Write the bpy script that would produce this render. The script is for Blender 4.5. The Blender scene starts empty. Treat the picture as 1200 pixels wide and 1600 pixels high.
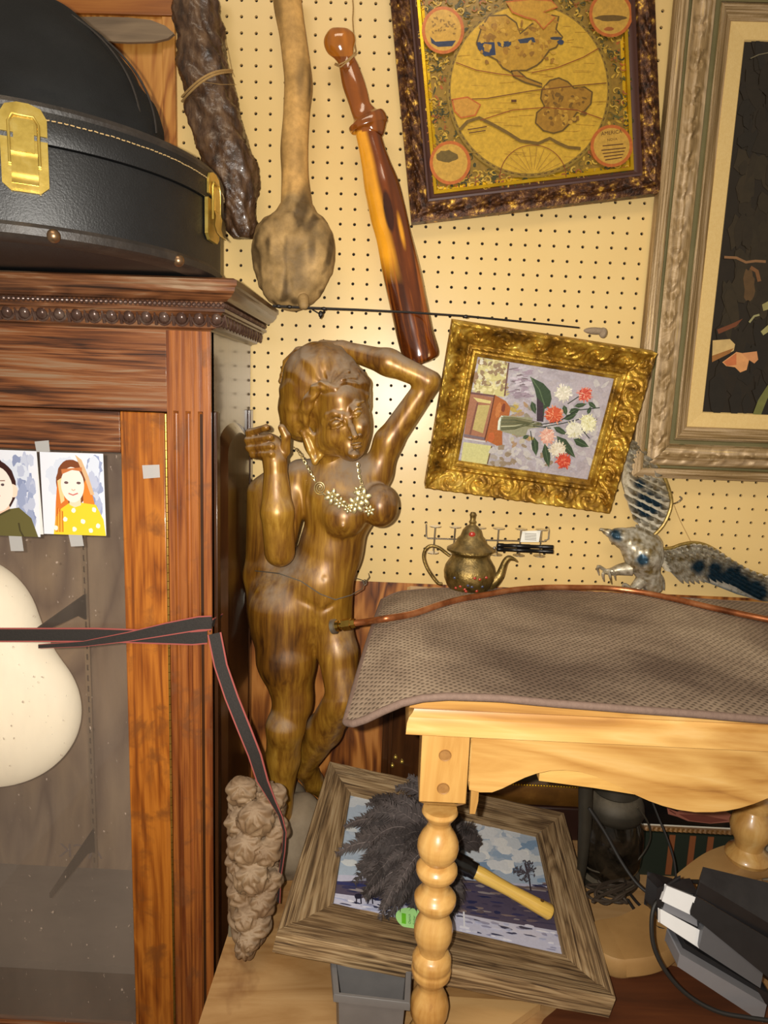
import bpy, math, random
import numpy as np
from mathutils import Vector, Matrix, noise as mnoise
random.seed(7); PI = math.pi
SC = bpy.context.scene; COL = SC.collection

# ------------------------------------------------------------ camera, light, exposure
F = 1060.0                                   # focal length in pixels of the 1200x1600 frame
CAM = np.array([-0.02864041, -1.27275527, -0.30588043])
RB = np.array([[0.99894456, -0.03713207, 0.02703669], [0.04103248, 0.98594249, -0.16196833], [-0.0206424, 0.16290676, 0.98642551]])
RW = RB @ np.array([[1, 0, 0], [0, 0, -1], [0, 1, 0]], float)   # world -> camera (right, down, forward)
cam = bpy.data.objects.new('camera', bpy.data.cameras.new('camera')); COL.objects.link(cam)
cam.data.sensor_fit = 'VERTICAL'; cam.data.sensor_height = 36; cam.data.lens = 36 * F / 1600; cam.data.clip_start = 0.02
mw = Matrix.Identity(4)
for i in range(3):
    mw[i][0] = RW[0][i]; mw[i][1] = -RW[1][i]; mw[i][2] = -RW[2][i]; mw[i][3] = CAM[i]
cam.matrix_world = mw
SC.camera = cam

w = bpy.data.worlds.new('world'); SC.world = w; w.use_nodes = True
w.node_tree.nodes['Background'].inputs[0].default_value = (1.0, 0.86, 0.68, 1); w.node_tree.nodes['Background'].inputs[1].default_value = 0.22
fl = bpy.data.lights.new('flash', 'SPOT'); fl.energy = 44; fl.spot_size = math.radians(136); fl.spot_blend = 1.0; fl.color = (1.0, 0.95, 0.86); fl.shadow_soft_size = 0.006
flo = bpy.data.objects.new('flash', fl); COL.objects.link(flo)
flo.matrix_world = mw; flo.location = CAM + RW.T @ np.array([-0.030, -0.012, 0.0])
ce = bpy.data.lights.new('ceiling_fill', 'AREA'); ce.shape = 'RECTANGLE'; ce.size = 1.2; ce.size_y = 0.5; ce.energy = 9; ce.color = (1.0, 0.84, 0.62)  # soft overhead fill added for the ambient level, no lamp seen there
ceo = bpy.data.objects.new('ceiling_fill', ce); COL.objects.link(ceo); ceo.location = (-0.3, -1.6, 1.35)
ceo.rotation_euler = (math.radians(38), 0, 0)
SC.view_settings.view_transform = 'Standard'; SC.view_settings.look = 'None'; SC.view_settings.exposure = 0.38
SC.view_settings.gamma = 1; SC.view_settings.use_curve_mapping = False

# ------------------------------------------------------------ measuring helpers: points of the photo on real planes
def ray(x, y): return RW.T @ np.array([(x - 600) / F, (y - 800) / F, 1.0])
def atY(x, y, Y): d = ray(x, y); return CAM + d * (Y - CAM[1]) / d[1]
def atX(x, y, X): d = ray(x, y); return CAM + d * (X - CAM[0]) / d[0]
def atZ(x, y, Z): d = ray(x, y); return CAM + d * (Z - CAM[2]) / d[2]
def quad(ps, dref, scale=1.0):
    d = [ray(*q) for q in ps]
    A = np.array([-d[1], d[2], -d[3]]).T; l = np.r_[1, np.linalg.solve(A, -d[0])]
    s = (dref - CAM[1]) / (d[0] * l[0])[1] * scale
    return [CAM + di * li * s for di, li in zip(d, l)]
V3 = lambda *a: np.array(a, float)
def pxm(P): return float(RW[2] @ (np.asarray(P, float) - CAM)) / F      # metres per photo pixel at a point
def unit(v): v = np.asarray(v, float); return v / np.linalg.norm(v)

# ------------------------------------------------------------ mesh builder
class MB:
    def __init__(s): s.v = []; s.f = []; s.m = []; s.uv = []; s.c = []; s.hascol = False
    def add(s, vs, fs, mi=0, uv=None, col=None):
        o = len(s.v); s.v += [tuple(map(float, p)) for p in vs]
        s.uv += [tuple(u) for u in uv] if uv is not None else [(0.0, 0.0)] * len(vs)
        if col is not None: s.hascol = True
        s.c += [col if col is not None else (1, 1, 1)] * len(vs) if not isinstance(col, list) else col
        s.f += [tuple(i + o for i in f) for f in fs]; s.m += [mi] * len(fs); return s
    def box(s, x0, x1, y0, y1, z0, z1, mi=0):
        return s.obox(V3((x0 + x1) / 2, (y0 + y1) / 2, (z0 + z1) / 2), V3((x1 - x0) / 2, 0, 0), V3(0, (y1 - y0) / 2, 0), V3(0, 0, (z1 - z0) / 2), mi)
    def obox(s, c, a, b, d, mi=0):
        c, a, b, d = map(np.asarray, (c, a, b, d))
        vs = [c + i * a + j * b + k * d for k in (-1, 1) for j in (-1, 1) for i in (-1, 1)]
        return s.add(vs, [(0, 2, 3, 1), (4, 5, 7, 6), (0, 1, 5, 4), (2, 6, 7, 3), (0, 4, 6, 2), (1, 3, 7, 5)], mi)
    def grid(s, fn, nu, nv, mi=0, cu=False, cv=False, uvf=None):
        vs = []; uv = []
        for i in range(nu + (0 if cu else 1)):
            for j in range(nv + (0 if cv else 1)):
                u = i / nu; v = j / nv; vs.append(fn(u, v)); uv.append(uvf(u, v) if uvf else (u, v))
        W = nv + (0 if cv else 1); H = nu + (0 if cu else 1)
        fs = [(i * W + j, ((i + 1) % H) * W + j, ((i + 1) % H) * W + (j + 1) % W, i * W + (j + 1) % W) for i in range(nu) for j in range(nv)]
        return s.add(vs, fs, mi, uv)
    def tube(s, pts, rad, n=10, mi=0, caps=True, sq=None, up=None, disp=None):
        """pts: polyline; rad: number or list; sq=(a,b) squash along the frame axes"""
        P = [np.asarray(p, float) for p in pts]; m = len(P)
        R = [rad] * m if not hasattr(rad, '__len__') else rad
        T = [unit(P[min(i + 1, m - 1)] - P[max(i - 1, 0)]) for i in range(m)]
        a = np.asarray(up, float) if up is not None else V3(0, 0, 1)
        if abs(a @ T[0]) > .95: a = V3(1, 0, 0)
        vs = []; uv = []; L = 0
        sx, sy = sq or (1, 1)
        for i in range(m):
            if i: L += np.linalg.norm(P[i] - P[i - 1])
            a = unit(a - (a @ T[i]) * T[i]); b = np.cross(T[i], a)
            for k in range(n):
                t = 2 * PI * k / n; r = R[i]
                if disp: r = r + disp(L, t, i)
                vs.append(P[i] + (a * math.cos(t) * sx + b * math.sin(t) * sy) * r); uv.append((L, k / n * .1))
        fs = [(i * n + k, i * n + (k + 1) % n, (i + 1) * n + (k + 1) % n, (i + 1) * n + k) for i in range(m - 1) for k in range(n)]
        if caps: fs += [tuple(range(n))[::-1], tuple((m - 1) * n + k for k in range(n))]
        return s.add(vs, fs, mi, uv)
    def lathe(s, prof, n=24, o=(0, 0, 0), ax=(0, 0, 1), mi=0, caps=True):
        o = np.asarray(o, float); ax = unit(ax); a = V3(1, 0, 0) if abs(ax[0]) < .9 else V3(0, 1, 0)
        a = unit(a - (a @ ax) * ax); b = np.cross(ax, a)
        vs = [o + ax * z + (a * math.cos(2 * PI * k / n) + b * math.sin(2 * PI * k / n)) * max(r, 1e-5) for r, z in prof for k in range(n)]
        uv = [(z, k / n) for r, z in prof for k in range(n)]; m = len(prof)
        fs = [(i * n + k, i * n + (k + 1) % n, (i + 1) * n + (k + 1) % n, (i + 1) * n + k) for i in range(m - 1) for k in range(n)]
        if caps: fs += [tuple(range(n))[::-1], tuple((m - 1) * n + k for k in range(n))]
        return s.add(vs, fs, mi, uv)
    def ball(s, c, r, nu=10, nv=8, mi=0, rot=None, col=None):
        c = np.asarray(c, float); r = V3(*(r if hasattr(r, '__len__') else (r, r, r))); M = np.eye(3) if rot is None else rot
        vs = [c + M @ V3(0, 0, r[2])]
        for j in range(1, nv):
            for i in range(nu):
                p = PI * j / nv; t = 2 * PI * i / nu
                vs.append(c + M @ (r * V3(math.sin(p) * math.cos(t), math.sin(p) * math.sin(t), math.cos(p))))
        vs.append(c + M @ V3(0, 0, -r[2])); e = len(vs) - 1
        fs = [(0, 1 + i, 1 + (i + 1) % nu) for i in range(nu)]
        for j in range(nv - 2):
            for i in range(nu):
                a_ = 1 + j * nu + i; b_ = 1 + j * nu + (i + 1) % nu; fs.append((a_, a_ + nu, b_ + nu, b_))
        fs += [(e, 1 + (nv - 2) * nu + (i + 1) % nu, 1 + (nv - 2) * nu + i) for i in range(nu)]
        return s.add(vs, fs, mi, None, col)
    def prism(s, poly, off, mi=0, mb=None):
        """polygon of 3D points extruded by off"""
        n = len(poly); off = np.asarray(off, float); P = [np.asarray(p, float) for p in poly]
        vs = P + [p + off for p in P]
        s.add(vs, [tuple(range(n)), tuple(range(2 * n - 1, n - 1, -1))], mi)
        return s.add(vs, [(i, i + n, (i + 1) % n + n, (i + 1) % n) for i in range(n)], mi if mb is None else mb)
    def ribbon(s, pts, wid, thick, mis=(0, 0, 0), edge=.08, nrm=None):
        """flat strap: pts centre line, wid list of width vectors; three lanes (edge, middle, edge)"""
        m = len(pts); lanes = [-.5, -.5 + edge, .5 - edge, .5]
        P = [np.asarray(p, float) for p in pts]; W = [np.asarray(x, float) for x in wid]
        for L in range(3):
            vs = []
            for i in range(m):
                t = unit(P[min(i + 1, m - 1)] - P[max(i - 1, 0)]); n_ = unit(np.cross(t, W[i])) * thick / 2
                for a, sg in ((lanes[L], 1), (lanes[L + 1], 1), (lanes[L + 1], -1), (lanes[L], -1)): vs.append(P[i] + W[i] * a + n_ * sg)
            fs = [(i * 4 + k, i * 4 + (k + 1) % 4, i * 4 + 4 + (k + 1) % 4, i * 4 + 4 + k) for i in range(m - 1) for k in range(4)]
            fs += [(0, 3, 2, 1), tuple((m - 1) * 4 + k for k in range(4))]
            s.add(vs, fs, mis[L])
        return s
    def text(s, body, size, O, U, Vv, col=None, mi=0, align='LEFT', mirror=False):
        """flat lettering: O origin, U writing direction, Vv up direction"""
        cu = bpy.data.curves.new('t', 'FONT'); cu.body = body; cu.size = size; cu.align_x = align; cu.resolution_u = 2
        ob = bpy.data.objects.new('t', cu); COL.objects.link(ob); dg = bpy.context.evaluated_depsgraph_get()
        me = bpy.data.meshes.new_from_object(ob.evaluated_get(dg))
        U = unit(U); Vv = unit(Vv); sgn = -1 if mirror else 1
        vs = [np.asarray(O, float) + U * v.co.x * sgn + Vv * v.co.y for v in me.vertices]; fs = [tuple(p.vertices) for p in me.polygons]
        bpy.data.objects.remove(ob); bpy.data.curves.remove(cu); bpy.data.meshes.remove(me)
        return s.add(vs, fs, mi, None, col)
    def build(s, name, mats, parent=None, smooth=True, bevel=0, angle=40, sub=0):
        me = bpy.data.meshes.new(name); me.from_pydata(s.v, [], s.f)
        for m in (mats if isinstance(mats, (list, tuple)) else [mats]): me.materials.append(m)
        me.polygons.foreach_set('material_index', s.m)
        ul = me.uv_layers.new(name='uv'); idx = np.empty(len(me.loops), dtype=np.int32); me.loops.foreach_get('vertex_index', idx)
        ul.data.foreach_set('uv', np.array(s.uv, dtype=np.float32)[idx].ravel())
        if s.hascol:
            ca = me.color_attributes.new('col', 'FLOAT_COLOR', 'POINT'); cc = np.ones((len(s.v), 4), dtype=np.float32); cc[:, :3] = np.array(s.c, dtype=np.float32)
            ca.data.foreach_set('color', cc.ravel())
        if smooth:
            me.shade_smooth(); me.set_sharp_from_angle(angle=math.radians(angle))
        ob = bpy.data.objects.new(name, me); COL.objects.link(ob)
        if parent is not None: attach(ob, parent)
        if bevel:
            b = ob.modifiers.new('bevel', 'BEVEL'); b.width = bevel; b.segments = 2; b.limit_method = 'ANGLE'; b.angle_limit = math.radians(35)
        if sub: m = ob.modifiers.new('sub', 'SUBSURF'); m.levels = m.render_levels = sub
        return ob
def attach(ob, parent):
    ob.parent = parent
    L = Vector(parent.location) if parent.type == 'EMPTY' else Vector((0, 0, 0))
    ob.matrix_parent_inverse = Matrix.Translation(-L)
def tag(o, label=None, cat=None, group=None, kind=None):
    for k, v in (('label', label), ('category', cat), ('group', group), ('kind', kind)):
        if v: o[k] = v
    return o
def thing(name, loc, label, cat, group=None):
    o = bpy.data.objects.new(name, None); COL.objects.link(o); o.location = [float(a) for a in loc]; o.empty_display_size = .03
    return tag(o, label, cat, group)

# ------------------------------------------------------------ sculpting by distance fields (surface nets)
def fld_cone(P, a, b, r1, r2):
    a = np.asarray(a, float); b = np.asarray(b, float); ab = b - a; L = ab @ ab + 1e-12
    q = P - a; t = np.clip((q @ ab) / L, 0, 1); return np.linalg.norm(q - t[..., None] * ab, axis=-1) - (r1 + t * (r2 - r1))
def fld_ell(P, c, r, R=None):
    q = P - np.asarray(c, float)
    if R is not None: q = q @ R                   # columns of R are the ellipsoid axes
    r = np.asarray(r, float); k0 = np.linalg.norm(q / r, axis=-1); k1 = np.linalg.norm(q / (r * r), axis=-1) + 1e-9
    return k0 * (k0 - 1) / k1
def sculpt(prims, h):
    """prims: ('c',a,b,r1,r2,k) capsules, ('e',c,r,R,k) ellipsoids, ('-',c,r,R,k) carved away"""
    lo = V3(9, 9, 9); hi = -lo
    for p in prims:
        if p[0] == 'c':
            for q, r in ((p[1], p[3]), (p[2], p[4])): lo = np.minimum(lo, np.asarray(q) - r); hi = np.maximum(hi, np.asarray(q) + r)
        elif p[0] == 'e': lo = np.minimum(lo, np.asarray(p[1]) - max(p[2])); hi = np.maximum(hi, np.asarray(p[1]) + max(p[2]))
    lo -= 4 * h; hi += 4 * h; N = np.ceil((hi - lo) / h).astype(int) + 1
    Fd = np.full(N, 1.0, dtype=np.float32)
    ax = [lo[i] + h * np.arange(N[i]) for i in range(3)]
    for p in prims:
        k = p[-1]
        if p[0] == 'c': l = np.minimum(np.asarray(p[1]) - p[3], np.asarray(p[2]) - p[4]); g = np.maximum(np.asarray(p[1]) + p[3], np.asarray(p[2]) + p[4])
        else: l = np.asarray(p[1]) - max(p[2]); g = np.asarray(p[1]) + max(p[2])
        e = k + 3 * h; i0 = np.clip(((l - e - lo) / h).astype(int), 0, N - 1); i1 = np.clip(((g + e - lo) / h).astype(int) + 2, 1, N)
        sl = tuple(slice(i0[i], i1[i]) for i in range(3))
        P = np.stack(np.meshgrid(*[ax[i][sl[i]] for i in range(3)], indexing='ij'), -1)
        if p[0] == 'c': d = fld_cone(P, p[1], p[2], p[3], p[4])
        else: d = fld_ell(P, p[1], p[2], p[3])
        cur = Fd[sl]
        if p[0] == '-':
            d = -d; hh = np.maximum(k - np.abs(cur - d), 0) / max(k, 1e-9); Fd[sl] = np.maximum(cur, d) + hh * hh * k / 4
        else:
            hh = np.maximum(k - np.abs(cur - d), 0) / max(k, 1e-9); Fd[sl] = np.minimum(cur, d) - hh * hh * k / 4
    ins = Fd < 0
    n0, n1, n2 = [n - 1 for n in N]
    cnt = sum(ins[a:a + n0, b:b + n1, c:c + n2].astype(np.int8) for a in (0, 1) for b in (0, 1) for c in (0, 1))
    act = (cnt > 0) & (cnt < 8); I = np.argwhere(act); idx = -np.ones(act.shape, dtype=np.int64); idx[act] = np.arange(len(I))
    cs = [(a, b, c) for a in (0, 1) for b in (0, 1) for c in (0, 1)]
    val = {c: Fd[I[:, 0] + c[0], I[:, 1] + c[1], I[:, 2] + c[2]] for c in cs}
    acc = np.zeros((len(I), 3)); num = np.zeros(len(I))
    for a in cs:
        for d_ in range(3):
            if a[d_] == 0:
                b = list(a); b[d_] = 1; b = tuple(b); va, vb = val[a], val[b]; m = (va < 0) != (vb < 0)
                t = np.where(m, va / np.where(np.abs(va - vb) < 1e-12, 1, va - vb), 0)
                pt = np.array(a, float)[None, :].repeat(len(I), 0); pt[:, d_] += t; acc[m] += pt[m]; num[m] += 1
    vs = lo + h * (I + acc / num[:, None]); faces = []
    for d_ in range(3):
        o1, o2 = [(1, 2), (2, 0), (0, 1)][d_]
        A = ins; sh = [slice(None)] * 3; sh2 = [slice(None)] * 3; sh[d_] = slice(0, -1); sh2[d_] = slice(1, None)
        e = np.argwhere(A[tuple(sh)] != A[tuple(sh2)]); e = e[(e[:, o1] > 0) & (e[:, o2] > 0) & (e[:, o1] < N[o1] - 1) & (e[:, o2] < N[o2] - 1)]
        s_in = A[e[:, 0], e[:, 1], e[:, 2]]
        def cell(x, y): q = e.copy(); q[:, o1] -= x; q[:, o2] -= y; return idx[q[:, 0], q[:, 1], q[:, 2]]
        q = np.stack([cell(1, 1), cell(0, 1), cell(0, 0), cell(1, 0)], 1); q[~s_in] = q[~s_in][:, ::-1]; faces.append(q)
    Fq = np.concatenate(faces); return vs, Fq
def vnoise(P, scale, seed=0):
    q = np.asarray(P) * scale + seed * 17.31; i = np.floor(q).astype(np.int64); f = q - i; f = f * f * (3 - 2 * f)
    def hsh(a, b, c): n = (a * 73856093 ^ b * 19349663 ^ c * 83492791) & 0x7fffffff; n = (n * 1103515245 + 12345) & 0x7fffffff; return ((n >> 8) & 0xffff) / 65535.0
    r = 0
    for a in (0, 1):
        for b in (0, 1):
            for c in (0, 1):
                wgt = (f[:, 0] if a else 1 - f[:, 0]) * (f[:, 1] if b else 1 - f[:, 1]) * (f[:, 2] if c else 1 - f[:, 2])
                r = r + wgt * hsh(i[:, 0] + a, i[:, 1] + b, i[:, 2] + c)
    return r * 2 - 1
def normals(vs, Fq):
    n = np.zeros_like(vs); a = vs[Fq[:, 2]] - vs[Fq[:, 0]]; b = vs[Fq[:, 3]] - vs[Fq[:, 1]]; c = np.cross(a, b)
    for k in range(4): np.add.at(n, Fq[:, k], c)
    return n / (np.linalg.norm(n, axis=1)[:, None] + 1e-12)
def sculpt_obj(name, prims, h, mat, parent=None, disp=None, colf=None):
    vs, Fq = sculpt(prims, h)
    if disp is not None: vs = vs + normals(vs, Fq) * disp(vs)[:, None]
    me = bpy.data.meshes.new(name); me.from_pydata(vs.tolist(), [], Fq.tolist()); me.materials.append(mat); me.shade_smooth()
    if colf is not None:
        ca = me.color_attributes.new('col', 'FLOAT_COLOR', 'POINT'); cc = np.ones((len(vs), 4), dtype=np.float32); cc[:, :3] = colf(vs); ca.data.foreach_set('color', cc.ravel())
    ob = bpy.data.objects.new(name, me); COL.objects.link(ob)
    if parent is not None: attach(ob, parent)
    return ob

# ------------------------------------------------------------ materials
def S(r, g, b):
    f = lambda c: (c / 255 / 12.92) if c <= 10.3 else ((c / 255 + .055) / 1.055) ** 2.4
    return (f(r), f(g), f(b))
def base(name, rough=.5, metal=0, spec=.5, coat=0, coatr=.1):
    m = bpy.data.materials.new(name); m.use_nodes = True; nt = m.node_tree; b = nt.nodes['Principled BSDF']
    b.inputs['Roughness'].default_value = rough; b.inputs['Metallic'].default_value = metal; b.inputs['Specular IOR Level'].default_value = spec
    b.inputs['Coat Weight'].default_value = coat; b.inputs['Coat Roughness'].default_value = coatr
    return m, nt, b
def nd(nt, t, **k):
    n = nt.nodes.new(t)
    for a, v in k.items():
        if a.startswith('i_'): n.inputs[a[2:].replace('_', ' ')].default_value = v
        else: setattr(n, a, v)
    return n
def coords(nt, kind, scale):
    tc = nt.nodes.new('ShaderNodeTexCoord'); mp = nt.nodes.new('ShaderNodeMapping'); mp.inputs['Scale'].default_value = scale
    nt.links.new(tc.outputs['UV' if kind == 'uv' else 'Object'], mp.inputs[0]); return mp.outputs[0]
def ramp(nt, fac, cols, pos=None):
    r = nt.nodes.new('ShaderNodeValToRGB'); n = len(cols); el = r.color_ramp.elements
    while len(el) < n: el.new(.5)
    for i, c in enumerate(cols): el[i].position = pos[i] if pos else i / (n - 1); el[i].color = (*c, 1)
    nt.links.new(fac, r.inputs[0]); return r.outputs[0]
def mixc(nt, fac, a, b, mode='MIX'):
    m = nt.nodes.new('ShaderNodeMix'); m.data_type = 'RGBA'; m.blend_type = mode
    for s_, v in ((0, fac), (6, a), (7, b)):
        if isinstance(v, (int, float)): m.inputs[s_].default_value = v
        elif isinstance(v, tuple): m.inputs[s_].default_value = (*v, 1)
        else: nt.links.new(v, m.inputs[s_])
    return m.outputs[2]
def bump(nt, b, h, strength=.3, dist=.002):
    n = nd(nt, 'ShaderNodeBump'); n.inputs['Strength'].default_value = strength; n.inputs['Distance'].default_value = dist
    nt.links.new(h, n.inputs['Height']); nt.links.new(n.outputs[0], b.inputs['Normal'])
def noise(nt, co, sc=5, det=6, ro=.6, dis=0):
    n = nd(nt, 'ShaderNodeTexNoise'); n.inputs['Scale'].default_value = sc; n.inputs['Detail'].default_value = det; n.inputs['Roughness'].default_value = ro; n.inputs['Distortion'].default_value = dis
    nt.links.new(co, n.inputs[0]); return n.outputs[0]
def dusty(nt, col, amount, dcol=S(150, 132, 112), scale=14, lo=.15, hi=.75):
    """dust that has settled on upward-facing surfaces"""
    g = nd(nt, 'ShaderNodeNewGeometry'); sx = nd(nt, 'ShaderNodeSeparateXYZ'); nt.links.new(g.outputs['Normal'], sx.inputs[0])
    mr = nd(nt, 'ShaderNodeMapRange'); mr.inputs[1].default_value = lo; mr.inputs[2].default_value = hi; mr.clamp = True; nt.links.new(sx.outputs[2], mr.inputs[0])
    n = noise(nt, coords(nt, 'obj', (1, 1, 1)), scale, 5, .65); m2 = nd(nt, 'ShaderNodeMapRange'); m2.inputs[1].default_value = .3; m2.inputs[2].default_value = .6; nt.links.new(n, m2.inputs[0])
    mm = nd(nt, 'ShaderNodeMath', operation='MULTIPLY'); nt.links.new(mr.outputs[0], mm.inputs[0]); nt.links.new(m2.outputs[0], mm.inputs[1])
    m3 = nd(nt, 'ShaderNodeMath', operation='MULTIPLY'); m3.inputs[1].default_value = amount; nt.links.new(mm.outputs[0], m3.inputs[0])
    return mixc(nt, m3.outputs[0], col, dcol), m3.outputs[0]
def mottled(name, cols, sc=(20, 20, 20), rough=.5, metal=0, bmp=.2, bsc=60, kind='obj', dust=0, pos=None, det=6, coat=0, dis=0, bd=.002, spec=.5, coatr=.1, dcol=None):
    m, nt, b = base(name, rough, metal, spec, coat, coatr); co = coords(nt, kind, sc)
    c = ramp(nt, noise(nt, co, 1, det, .6, dis), cols, pos)
    if dust:
        c, fac = dusty(nt, c, dust, dcol or S(150, 132, 112))
        mr = nd(nt, 'ShaderNodeMapRange'); mr.inputs[3].default_value = rough; mr.inputs[4].default_value = .9; nt.links.new(fac, mr.inputs[0]); nt.links.new(mr.outputs[0], b.inputs['Roughness'])
        if metal:
            m2 = nd(nt, 'ShaderNodeMapRange'); m2.inputs[3].default_value = metal; m2.inputs[4].default_value = 0; nt.links.new(fac, m2.inputs[0]); nt.links.new(m2.outputs[0], b.inputs['Metallic'])
    nt.links.new(c, b.inputs['Base Color'])
    if bmp: bump(nt, b, noise(nt, coords(nt, kind, (1, 1, 1)), bsc, 5, .6), bmp, bd)
    return m
def wood(name, cols, axis='x', rough=.4, coat=0, grain=70, along=3, bmp=.15, pos=None, dust=0, dis=.6, spec=.5, cath=0, coatr=.1, stain=None):
    """grain runs along axis (x, y, z or uv = first uv coordinate)"""
    m, nt, b = base(name, rough, 0, spec, coat, coatr)
    sc = {'x': (along, grain, grain), 'y': (grain, along, grain), 'z': (grain, grain, along), 'uv': (along, grain, 1)}[axis]
    kind = 'uv' if axis == 'uv' else 'obj'
    f = noise(nt, coords(nt, kind, sc), 1, 7, .62, dis)
    sc2 = tuple(a * (.12 if a == grain else .5) for a in sc)
    g = noise(nt, coords(nt, kind, sc2), 1, 3, .5, 1.2 + cath)
    wv = nd(nt, 'ShaderNodeMath', operation='MULTIPLY'); wv.inputs[1].default_value = 9 + cath * 8; nt.links.new(g, wv.inputs[0])
    sn = nd(nt, 'ShaderNodeMath', operation='PINGPONG'); sn.inputs[1].default_value = 1; nt.links.new(wv.outputs[0], sn.inputs[0])
    mx = nd(nt, 'ShaderNodeMix'); mx.inputs[0].default_value = .14 + .24 * min(1, cath); nt.links.new(f, mx.inputs[2]); nt.links.new(sn.outputs[0], mx.inputs[3])
    c = ramp(nt, mx.outputs[0], cols, pos or [.22 + .56 * i / (len(cols) - 1) for i in range(len(cols))])
    if stain:
        sn_ = noise(nt, coords(nt, 'obj', (1, 1, 1)), stain[1], 5, .6, .5); r_ = ramp(nt, sn_, [(0, 0, 0), (.8, .8, .8)], [.52, .64]); c = mixc(nt, r_, c, stain[0])
    if dust: c, _ = dusty(nt, c, dust)
    nt.links.new(c, b.inputs['Base Color']); bump(nt, b, f, bmp, .0015); return m
def plain(name, col, rough=.5, metal=0, spec=.5, coat=0):
    m, nt, b = base(name, rough, metal, spec, coat); b.inputs['Base Color'].default_value = (*col, 1)
    n = noise(nt, coords(nt, 'obj', (1, 1, 1)), 40, 4); c = mixc(nt, .18, col, ramp(nt, n, [tuple(x * .6 for x in col), tuple(min(1, x * 1.3) for x in col)])); nt.links.new(c, b.inputs['Base Color']); return m
def painted(name, rough=.5, metal=0, var=.25, sc=120, spec=.5, coat=0, bmp=.1, warp=None):
    """colours come from the mesh's colour attribute (printed or painted pattern)"""
    m, nt, b = base(name, rough, metal, spec, coat); a = nd(nt, 'ShaderNodeVertexColor', layer_name='col')
    n = noise(nt, coords(nt, 'obj', (1, 1, 1)), sc, 5, .65); c = mixc(nt, var, a.outputs[0], ramp(nt, n, [(.25, .25, .25), (1, 1, 1)], [.35, .65]), 'MULTIPLY')
    nt.links.new(c, b.inputs['Base Color']); bump(nt, b, n, bmp, .001); return m
# ------------------------------------------------------------ the setting
ZP = -1.17                                    # top of the plywood bench everything low stands on
PIN = .0254
def pegboard():
    c0, c1, r0, r1 = -19, 31, -19, 25; z_lo = -25.72 * PIN
    hr = .112 * PIN; vs = []; fs = []
    ang = [PI / 4 * k for k in range(8)]
    for r in range(r0, r1 + 1):
        for c in range(c0, c1):
            cx, cz = c * PIN, -r * PIN; o = len(vs)
            for t in ang:
                s_ = 1 / max(abs(math.cos(t)), abs(math.sin(t)))
                px_ = cx + math.cos(t) * s_ * PIN / 2; pz_ = cz + math.sin(t) * s_ * PIN / 2
                if r == r1 and t > PI + .1 and t < 2 * PI - .1: pz_ = z_lo
                vs.append((px_, 0, pz_))
            for t in ang: vs.append((cx + math.cos(t) * hr, 0, cz + math.sin(t) * hr))
            for t in ang: vs.append((cx + math.cos(t) * hr, .005, cz + math.sin(t) * hr))
            for k in range(8):
                k2 = (k + 1) % 8; fs.append((o + k, o + k2, o + 8 + k2, o + 8 + k)); fs.append((o + 8 + k, o + 8 + k2, o + 16 + k2, o + 16 + k))
    b = MB(); b.add(vs, fs)
    b.add([((c0 - .5) * PIN, 0, z_lo), ((c1 - .5) * PIN, 0, z_lo), ((c1 - .5) * PIN, .006, z_lo), ((c0 - .5) * PIN, .006, z_lo)], [(0, 1, 2, 3)])
    m = mottled('pegboard_tan', [S(212, 178, 112), S(226, 194, 130), S(232, 203, 142)], (3, 3, 3), .33, 0, .05, 30, spec=.5)
    return b.build('wall_back', m, smooth=False)
tag(pegboard(), kind='structure')
XR, XL, ZT = .80, -.95, .50
b = MB(); b.box(XL, XR, .020, .026, -1.5, ZT)
tag(b.build('wall_rear', plain('dark_void', S(38, 28, 18), .9)), kind='structure')
M_ply = wood('fir_plywood', [S(66, 28, 8), S(134, 76, 28), S(176, 112, 50), S(190, 128, 64)], 'z', .45, .15, 38, 2.2, .2, [.25, .45, .6, .8], dis=1.2, cath=1.2)
b = MB(); b.box(-.40, XR, .002, .018, -1.5, -25.72 * PIN - .0005)
tag(b.build('wall_lower', M_ply), kind='structure')
M_oak = wood('orange_oak_plywood', [S(105, 52, 12), S(160, 96, 34), S(196, 136, 62), S(206, 150, 78)], 'z', .4, .2, 60, 2.5, .1, cath=.6)
M_oakx = wood('orange_oak_rail', [S(90, 42, 10), S(150, 86, 28), S(180, 116, 48)], 'x', .4, .2, 60, 2.5, .1)
xs = atY(275, 100, -.004)[0]; xj = atY(253, 100, -.008)[0]; zj = atY(150, 22, -.008)[2]
b = MB(); b.box(XL, xj, -.004, .006, -.15, zj); tag(b.build('wall_upper', M_oak), kind='structure')
b = MB(); b.box(xj + .001, xs, -.009, .006, -.15, zj - .001); tag(b.build('trim_1', M_oak, bevel=.001), kind='structure')
b = MB(); b.box(XL, xs, -.010, .006, zj, ZT); tag(b.build('trim_2', M_oakx, bevel=.001), kind='structure')
b = MB(); b.box(XL, 1.4, -2.2, .026, -1.56, -1.50); tag(b.build('floor', mottled('concrete', [S(80, 66, 50), S(110, 92, 70)], (5, 5, 5), .9)), kind='structure')

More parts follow.
